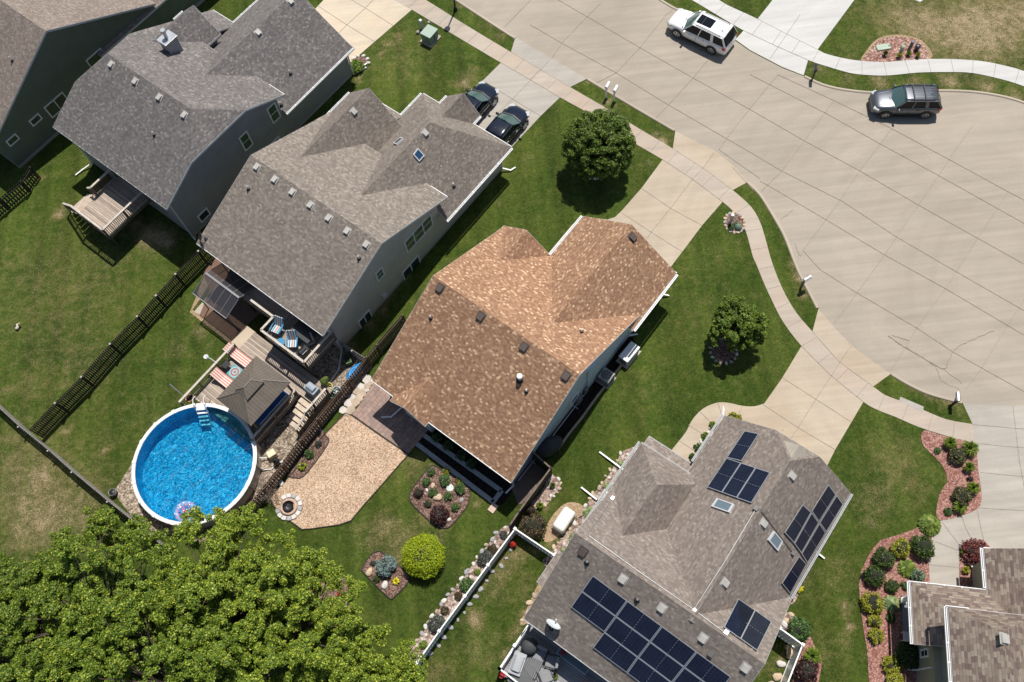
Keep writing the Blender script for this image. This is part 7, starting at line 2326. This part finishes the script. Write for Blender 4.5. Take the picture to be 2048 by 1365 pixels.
# long red bed
hosta(1861, 1049, .58, 'hosta', 'big yellow green hosta at the head of the walk beside the red mulch bed', .55, 'hostas in the red mulch beds')
for px, py, r_, kd, lab, hg in ((1846, 1094, .68, 'yew', 'dark green round shrub nearest the front walk', 1.15), (1770, 1117, .6, 'yew', 'dark green round shrub in the long red bed, upper of the touching pair', 1.0), (1749, 1152, .6, 'yew', 'dark green round shrub in the long red bed, lower of the touching pair', 1.0), (1785, 1172, .38, 'yew', 'small dark green clipped ball in the middle of the long red bed', .65)):
    shrub(px, py, r_, kd, lab, hg, leaf=.095, n=int(6500 * r_ * r_ + 900))
for px, py, r_, kd, lab, hg in ((1803, 1097, .56, 'gold', 'golden round shrub between the two upper dark green shrubs', .85), (1746, 1206, .62, 'gold', 'large golden round shrub at the left of the long red bed', .9), (1750, 1243, .38, 'gold', 'smaller golden shrub, upper of two touching ones low in the red bed', .55), (1753, 1272, .45, 'gold', 'oval golden shrub, lower of two touching ones low in the red bed', .6), (1783, 1330, .5, 'gold', 'golden shrub pair half shaded by the porch of the sage house', .7), (1790, 1362, .5, 'gold', 'golden shrub at the bottom edge of the long red bed', .7)):
    shrub(px, py, r_, kd, lab, hg, leaf=.095, n=int(5000 * r_ * r_ + 600))
hosta(1815.5, 1137, .47, 'hosta', 'bright green hosta beside the front walk in the long red bed', .45, 'hostas in the red mulch beds')
shrub(1836, 1152, .4, 'mint', 'pale mint coloured shrub at the upper gutter corner of the sage house', .6, leaf=.1)
shrub(1812, 1171, .26, 'green', 'small dark plant tucked under the gutter corner of the sage house', .4, leaf=.1)
hosta(1784, 1207, .4, 'hostapale', 'pale green hosta beside the porch column in the long red bed', .4, 'hostas in the red mulch beds')
tuft(1796, 1207, .16, 'red', 'small orange flower at the porch edge beside the pale hosta', .2, 30, None, .03, 'flower_clump', 'flower')
for px, py, r_, lab in ((1815, 1312, .7, 'dark shrub in the shade below the porch of the sage house'), (1833, 1322, .42, 'green shrub in the shade by the wall of the sage house'), (1782, 1236, .25, 'small plant in the shade left of the porch slab')):
    shrub(px, py, r_, 'yew', lab, r_ * 1.3, leaf=.11)
shrub(1953, 1103, .75, 'barberry', 'red barberry shrub at the garage corner of the sage house', 1.0, leaf=.12, n=3200)
tuft(1929, 1104, .3, 'lily', 'small green clump left of the red barberry', .35, 60, None, .05)
tuft(1931, 1141, .25, 'gold', 'orange and yellow plant in the narrow bed below the red barberry', .3, 50, None, .05)
# utility bed plants, drive corner plants
for px, py, kd, lab in ((1770, 109, 'yew', 'dark green tuft below the flat utility vault lid'), (1798, 113, 'gold', 'small yellow flower clump at the foot of the pale green pedestal'), (1817, 109, 'lily', 'small green plant at the foot of the slim dark pedestal'), (1835, 112, 'gold', 'small yellow flower clump at the foot of the wide dark pedestal')):
    tuft(px, py, .22, kd, lab, .35, 45, None, .04)
shrub(712, 133, .6, 'lily', 'bright green shrub in the small corner bed at the slate house garage', .6, leaf=.13)
for px, py, kd, lab in ((1462, 455, 'green', 'small green plant at the left of the garden lamp bed'), (1472, 448, 'mint', 'pale plant beside the dark dome in the garden lamp bed')):
    shrub(px, py, .2, kd, lab, .3, leaf=.08)
# sun-lit herb by railing and plant on grey deck
shrub(1110, 1354, .2, 'lily', 'small bright potted plant on the sunlit boards of the grey deck', .7, leaf=.12)

# ------------------------------------------------------------------ trees
def tree(px, py, zc, r_, hz, kind, label, nleaf, leaf, base=None, puffs=60, seed=1, trunk_r=.14, name='tree', group=None, puff=.26, gap=0.0, ragged=0, up=.7, shell=(.55, .92)):
    """tapered trunk, limbs to every puff of the crown, leaf clumps"""
    c = g(px, py, zc)
    b = g(*base) if base else Vector((c.x, c.y, 0))
    e = empty(name, (b.x, b.y, 0), 0, label, 'tree', group)
    off = Vector((c.x - b.x, c.y - b.y, zc))
    rg = np.random.default_rng(seed)
    cs, rs = [], []
    i = 0
    if ragged:
        for k in range(ragged):   # a limb carrying one leafy spray made of small tufts
            d = rg.normal(size=3); d /= np.linalg.norm(d)
            if d[2] < -.3: d[2] *= -.5
            L = rg.uniform(.62, 1.08)
            cx = np.array((off.x + d[0] * r_ * L, off.y + d[1] * r_ * L, off.z + d[2] * hz * L))
            s_ = rg.uniform(.38, .85)
            for j in range(11):
                q = rg.normal(size=3); q /= np.linalg.norm(q)
                q = q + d * .35; q[2] = abs(q[2]) * .75 - .12
                w_ = rg.uniform(.35, 1.15)
                cs.append(tuple(cx + q * s_ * w_)); rs.append(rg.uniform(.15, .30))
        puffs = 0
    while len(cs) < puffs:
        i += 1
        d = rg.normal(size=3); d /= np.linalg.norm(d)
        if d[2] < -.55: continue
        q = rg.uniform(*shell) if rg.random() < .85 else rg.uniform(.1, .55)
        q *= 1 + gap * math.sin(3 * math.atan2(d[1], d[0]) + seed) * .5
        cs.append((off.x + d[0] * r_ * q, off.y + d[1] * r_ * q, off.z + d[2] * hz * q)); rs.append(r_ * puff * rg.uniform(.7, 1.3))
    p, nn = cloud(cs, rs, nleaf, .55, up, .75)
    leaf_mesh('crown', p, nn, RNG.uniform(.6, 1.35, nleaf) * leaf, LM[kind], e, .62)
    m = MB()
    top = off + Vector((0, 0, hz * .1))
    m.cyl((0, 0, 0), off * .5 + Vector((0, 0, 0)), trunk_r * 1.25, trunk_r * .85, 10); m.cyl(off * .5, top, trunk_r * .85, trunk_r * .4, 8)
    for k, q in enumerate(cs[::11] if ragged else cs):
        f = .35 + .5 * ((k * 37) % 100) / 100
        s_ = Vector(top) * f
        qv = Vector(q); mid = s_.lerp(qv, .55) + Vector((0, 0, .1 * r_))
        m.cyl(s_, mid, trunk_r * .3, trunk_r * .18, 5, 0, False); m.cyl(mid, qv, trunk_r * .18, trunk_r * .05, 5, 0, False)
    m.build('trunk', BARK, e)
    return e


tree(1197, 291, 2.7, 2.42, 2.25, 'street', 'big dense round street tree on the lawn beside the tan driveway', 75000, .115, (1190, 338), 520, 3, .12, 'street_tree', puff=.105, shell=(.72, .95))
tree(1474, 650, 2.1, 1.75, 1.65, 'street2', 'smaller open crowned street tree in a stone ring on the right lawn', 36000, .11, (1449, 702), 230, 9, .08, 'street_tree', puff=.125, gap=.25, shell=(.6, .95))
# the wood at the lower left
for k, (px, py, zc, r_, hz, nl, lab, base) in enumerate((
        (205, 1218, 5.2, 4.4, 3.2, 60000, 'broad leafy tree below the pool, nearest the grey back fence', (330, 1330)),
        (455, 1205, 5.0, 4.1, 3.2, 56000, 'broad leafy tree overhanging the lower rim of the pool', (520, 1290)),
        (55, 1275, 4.8, 3.8, 3.0, 42000, 'leafy tree at the left edge of the lower left tree group', (200, 1390)),
        (330, 1345, 5.6, 4.6, 3.2, 56000, 'leafy tree at the bottom edge in the middle of the tree group', (420, 1450)),
        (597, 1262, 4.6, 3.5, 2.8, 40000, 'leafy tree over the mulch bed at the right of the tree group', (640, 1350)),
        (120, 1400, 5.0, 4.0, 3.0, 36000, 'leafy tree in the lower left corner of the view', (250, 1500)),
        (690, 1345, 3.6, 2.7, 2.3, 22000, 'loose yellow green tree at the right end of the tree group', (730, 1400)),
        (795, 1352, 2.6, 1.35, 1.4, 5200, 'small pale tree beside the lower end of the long white fence', (815, 1385)))):
    tree(px, py, zc, r_, hz, ('tree', 'tree_b', 'tree_c')[(0, 1, 2, 0, 1, 0, 1, 1)[k]], lab, int(nl * 2.9), .105, base, 0, 20 + k, .2, 'leafy_tree', 'trees in the lower left group', puff=.155, ragged=int(84 * (r_ / 4) ** 2) + 8, up=.6)
# bare twiggy shrub by the fire pit
e = empty('twiggy_shrub', g(545, 985), 0, 'bare twiggy shrub over the lower end of the brown fence by the fire pit', 'shrub')
rg = random.Random(8); m = MB()
def twig(p, d, L, r_, k):
    q = p + d * L
    m.cyl(p, q, r_, r_ * .6, 4, 0, False)
    if k:
        for _ in range(4):
            twig(p.lerp(q, rg.uniform(.4, 1)), (d + Vector((rg.uniform(-.8, .8), rg.uniform(-.8, .8), rg.uniform(-.3, .5)))).normalized(), L * .7, r_ * .55, k - 1)
for _ in range(6): twig(Vector((0, 0, 0)), Vector((rg.uniform(-.6, .6), rg.uniform(-.6, .6), 1)).normalized(), .75, .02, 3)
m.build('twigs', M('twig_grey', (.28, .22, .18), .9, var=.2), e)
MB().blob((0, 0, .05), (.15, .15, .1), 1).build('root_crown', BARK, e)
# ------------------------------------------------------------------ vehicles
def carpaint(name, col, metal=.0, rough=.25):
    t = NT(name); t.set(col=col, rough=rough, metal=metal, coat=.6, spec=.5)
    return t.m


CARGLASS = glass('car_glass', (.006, .009, .012), .08)
CARGLASS.node_tree.nodes['Principled BSDF'].inputs['Coat Weight'].default_value = 0
CARGLASS.node_tree.nodes['Principled BSDF'].inputs['Specular IOR Level'].default_value = .25
SCREENG = glass('windscreen_glass', (.06, .11, .11), .05)
HEADL = M('headlight_glass', (.55, .57, .58), .15, .2, var=0)
TAILL = M('tail_light', (.45, .02, .02), .2, var=0)


def car(name, label, loc, rz, L, w, H, paint, suv=True, extras=(), wb=2.75, wr_=.36, screen=SCREENG):
    e = empty(name, loc, rz, label, 'car')
    h = L / 2
    zb = .98 if suv else .86
    if suv:
        st = [(h, .60, .62), (h - .05, .76, .78), (h - .22, .88, .93), (h - .7, .96, 1.02), (h - 1.3, .985, 1.07), (h - 1.55, 1, 1.08), (0, 1, zb + .07), (-h + 1.0, 1, zb + .1), (-h + .3, .97, zb + .1), (-h + .08, .9, zb + .02), (-h, .8, .62)]
        xb0, xr0, xr1, xb1 = h - 1.42, h - 2.05, -h + .5, -h + .13
    else:
        st = [(h, .58, .52), (h - .06, .76, .64), (h - .28, .9, .76), (h - .8, .97, .86), (h - 1.3, .99, .92), (0, 1, .93), (-h + 1.2, 1, .96), (-h + .4, .95, .98), (-h + .08, .86, .9), (-h, .75, .6)]
        xb0, xr0, xr1, xb1 = h - 1.32, h - 2.1, -h + 1.45, -h + .65
    V = []
    for x, f, zt in st:
        wd = w * f
        half = [(-wd * .93, .24), (-wd, .46), (-wd * .995, zt - .16), (-wd * .93, zt - .03), (-wd * .6, zt + .02)]
        ring = half + [(0, zt + .035)] + [(-y, z) for y, z in half[::-1]]
        V += [(x, y, z) for y, z in ring]
    k = 11
    F = []
    for i in range(len(st) - 1):
        for j in range(k):
            F.append((i * k + j, i * k + (j + 1) % k, (i + 1) * k + (j + 1) % k, (i + 1) * k + j))
    F += [tuple(range(k - 1, -1, -1)), tuple(range((len(st) - 1) * k, len(st) * k))]
    MB().add(V, F).build('body', paint, e, smooth=True, sub=1)
    # glasshouse
    zr = H - .07
    wbl, wrf = w * .93, w * .74
    zbb = zb + .04
    def P(x, y, z): return Vector((x, y, z))
    FbL, FbR, FbC = P(xb0, -wbl, zbb), P(xb0, wbl, zbb), P(xb0 + .2, 0, zbb + .06)
    FrL, FrR, FrC = P(xr0, -wrf, zr - .03), P(xr0, wrf, zr - .03), P(xr0 + .1, 0, zr)
    RbL, RbR, RbC = P(xb1, -wbl * .95, zbb + .05), P(xb1, wbl * .95, zbb + .05), P(xb1 - .08, 0, zbb + .05)
    RrL, RrR, RrC = P(xr1, -wrf, zr - .04), P(xr1, wrf, zr - .04), P(xr1 - .06, 0, zr - .02)
    m = MB().add([FbL, FbC, FbR, FrR, FrC, FrL], [(0, 1, 4, 5), (1, 2, 3, 4)]); m.build('windscreen', screen, e, smooth=True)
    m = MB().add([RbL, RbC, RbR, RrR, RrC, RrL], [(5, 4, 1, 0), (4, 3, 2, 1)]); m.build('rear_window', CARGLASS, e, smooth=True)
    for (a, b, c, d), s_ in (((FbL, RbL, RrL, FrL), -1), ((FbR, RbR, RrR, FrR), 1)):
        m = MB().add([a, b, c, d], [(0, 1, 2, 3)] if s_ < 0 else [(3, 2, 1, 0)]); m.build('side_window', CARGLASS, e)
        m = MB()
        o_ = Vector((0, s_ * .012, .004))
        for t0, t1, ww in ((0, 0, .09), (.36, .3, .07), (.68, .66, .09 if not suv else .22), (1, 1, .12)):
            p, q = a.lerp(b, t0) + o_, d.lerp(c, t1) + o_
            m.bar(p, q, ww, .03, 0, Vector((0, s_, .4)))
        m.bar(a + o_, b + o_, .05, .04); m.bar(d + o_, c + o_, .06, .05)
        m.build('pillars', paint, e)
    V = []
    xs = [xr0 + .1, xr0 - .1, xr0 - .5, (xr0 + xr1) / 2, xr1 + .4, xr1, xr1 - .06]
    for i, x in enumerate(xs):
        cr = (.0, .035, .055, .06, .05, .02, -.01)[i]
        f = (.9, 1, 1, 1, 1, .98, .9)[i]
        V += [(x, y * f, zr - .035 + cr * (1 - (y / wrf) ** 2 * .6)) for y in (-wrf - .03, -wrf * .6, 0, wrf * .6, wrf + .03)]
    n = len(xs)
    o = MB().add(V, [(i * 5 + j, i * 5 + j + 1, (i + 1) * 5 + j + 1, (i + 1) * 5 + j) for i in range(n - 1) for j in range(4)]).build('roof', paint, e, smooth=True)
    o.modifiers.new('t', 'SOLIDIFY').thickness = .03
    # wheels
    for sx in (wb / 2 + .02, -wb / 2):
        for sy in (-1, 1):
            y = sy * (w - .1)
            we = empty('wheel', (0, 0, 0)); we.parent = e; we.location = (sx, y, wr_)
            MB().cyl((0, -.13 * sy, 0), (0, .125 * sy, 0), wr_, wr_, 26).build('tyre', RUBBER, we)
            m = MB(); m.cyl((0, .12 * sy, 0), (0, .128 * sy, 0), wr_ * .66, wr_ * .66, 24, 1)
            for q in range(5):
                a = 2 * PI * q / 5 + .3
                d = Vector((math.cos(a), 0, math.sin(a)))
                m.bar(d * wr_ * .08 + Vector((0, .135 * sy, 0)), d * wr_ * .64 + Vector((0, .135 * sy, 0)), .075, .025, 0, Vector((0, 1, 0)))
            vs = []
            for q in range(24):
                a = 2 * PI * q / 24
                for r_ in (wr_ * .6, wr_ * .7): vs.append((r_ * math.cos(a), .14 * sy, r_ * math.sin(a)))
            m.add(vs, [(q * 2, q * 2 + 1, ((q + 1) % 24) * 2 + 1, ((q + 1) % 24) * 2) for q in range(24)])
            m.build('rim', [STEEL, BLACK], we)
            m = MB(); vs = []
            for q in range(19):
                a = PI * (q - 1) / 16
                for r_ in (wr_ * .98, wr_ * 1.2): vs.append((r_ * math.cos(a), .115 * sy, r_ * math.sin(a)))
            m.add(vs, [(q * 2, q * 2 + 1, q * 2 + 3, q * 2 + 2) for q in range(18)])
            m.build('wheel_arch', BLACK, we)
    for sy in (-1, 1):
        m = MB(); m.box((h - .27, sy * w * .73, .80 if suv else .66), (.42, .30, .15), -sy * .55); m.build('headlight', HEADL, e, bevel=.04)
        m = MB(); m.box((-h + .2, sy * w * .84, zb - .04), (.26, .2, .26), sy * .25); m.build('tail_light', TAILL, e, bevel=.03)
        m = MB(); m.box((xb0 - .22, sy * (w + .11), zb + .08), (.15, .24, .16)); m.build('wing_mirror', paint, e, bevel=.04)
        m = MB()
        for x in (.35, -.75): m.bar((x, sy * (w + .005), zb - .1), (x + .2, sy * (w + .005), zb - .1), .03, .035)
        m.build('door_handle', HEADL if 'chrome' in extras else paint, e)
        m = MB()
        for x in (xb0 - .15, -.05, -1.1): m.box((x, sy * (w * .999), .62), (.012, .012, .55))
        m.build('door_seam', BLACK, e)
        m = MB(); m.bar((-h + .9, sy * w * .985, .3), (h - .9, sy * w * .985, .3), .06, .12); m.build('sill', BLACK, e)
    m = MB(); m.box((h + .005, 0, .45), (.04, w * 1.1, .2)); m.build('grille', BLACK, e, bevel=.02)
    m = MB(); m.bar((xb0 + .1, -wbl * .9, zbb + .03), (xb0 + .26, 0, zbb + .06), .08, .02); m.bar((xb0 + .26, 0, zbb + .06), (xb0 + .1, wbl * .9, zbb + .03), .08, .02); m.build('wiper_cowl', BLACK, e)
    m = MB()
    for sy in (-1, 1): m.bar((h - .45, sy * w * .5, (1.0 if suv else .80)), (xb0 + .2, sy * w * .62, (1.1 if suv else .945)), .02, .012)
    m.build('bonnet_crease', paint, e)
    if 'rails' in extras:
        for sy in (-1, 1):
            m = MB(); m.tube([(xr0 - .2, sy * wrf * .95, zr), (xr0 - .35, sy * wrf * .95, zr + .07), (xr1 + .35, sy * wrf * .95, zr + .07), (xr1 + .2, sy * wrf * .95, zr)], .022, 6); m.build('roof_rail', DKMETAL, e)
    if 'bars' in extras:
        for x in (xr0 - .5, xr0 - 1.25):
            m = MB(); m.bar((x, -wrf * .98, zr + .08), (x, wrf * .98, zr + .08), .07, .035); m.build('roof_bar', DKMETAL, e)
        m = MB()
        for y in (-.4, -.2, 0, .2, .4): m.bar((xr0 - .55, y, zr + .022), (xr1 + .2, y, zr + .022), .035, .012)
        m.build('roof_rib', paint, e)
    if 'sunroof' in extras:
        m = MB(); m.box((xr0 - .65, 0, zr + .028), (1.15, wrf * 1.15, .012)); m.build('sunroof', CARGLASS, e, bevel=.004)
        m = MB(); m.box((xr0 - .5, 0, zr + .0365), (.02, wrf * 1.1, .004)); m.build('sunroof_bar', DKMETAL, e)
        m = MB(); m.box((xb0 - .1, -.25, zbb + .17), (.02, .34, .3), 0, 0, Matrix.Rotation(R(-50), 3, 'Y')); m.build('sun_card', M('sun_card', (.55, .65, .45), .8), e)
    m = MB(); m.box((xr1 + .35, .15, zr + .03), (.16, .05, .05)); m.build('antenna', BLACK, e, bevel=.015)
    return e


def place(front, rear, near_left, track, wb):
    a, b = g(*front), g(*rear)
    d = (a - b).normalized()
    left = Vector((-d.y, d.x, 0))
    c = (a + b) / 2 + (left * -1 if near_left else left) * track
    return c, math.atan2(d.y, d.x)


c, rz = place((1354.3, 75.5), (1420.2, 107.6), True, .92, 2.8)
car('parked_suv', 'white sport utility vehicle with dark sunroof parked at the upper kerb', c, rz, 4.95, .98, 1.78, carpaint('paint_white', (.80, .80, .79)), True, ('rails', 'sunroof'), 2.82, .38)
c, rz = place((1768.8, 237.3), (1844.8, 237.3), True, .88, 2.65)
car('parked_suv', 'dark grey sport utility vehicle with roof bars parked at the right kerb', c, rz, 4.62, .92, 1.70, carpaint('paint_grey', (.105, .115, .13), .6, .3), True, ('rails', 'bars'), 2.66, .36)
NAVY = carpaint('paint_black_blue', (.006, .010, .022), .0, .15)
fw_ = W(1, 0); rt_ = W(0, 1)
a = g(988, 212.7)
car('parked_car', 'black blue car on the grey driveway nearer the front lawn with the transformer', a - fw_ * 1.36 - rt_ * .84, TH + .04, 4.7, .9, 1.5, NAVY, False, (), 2.72, .34)
a = g(1048.8, 258.4)
car('parked_car', 'black blue car on the grey driveway nearer the big round street tree', a - fw_ * 1.36 - rt_ * .84, TH + .04, 4.7, .9, 1.5, NAVY, False, ('chrome',), 2.72, .34)
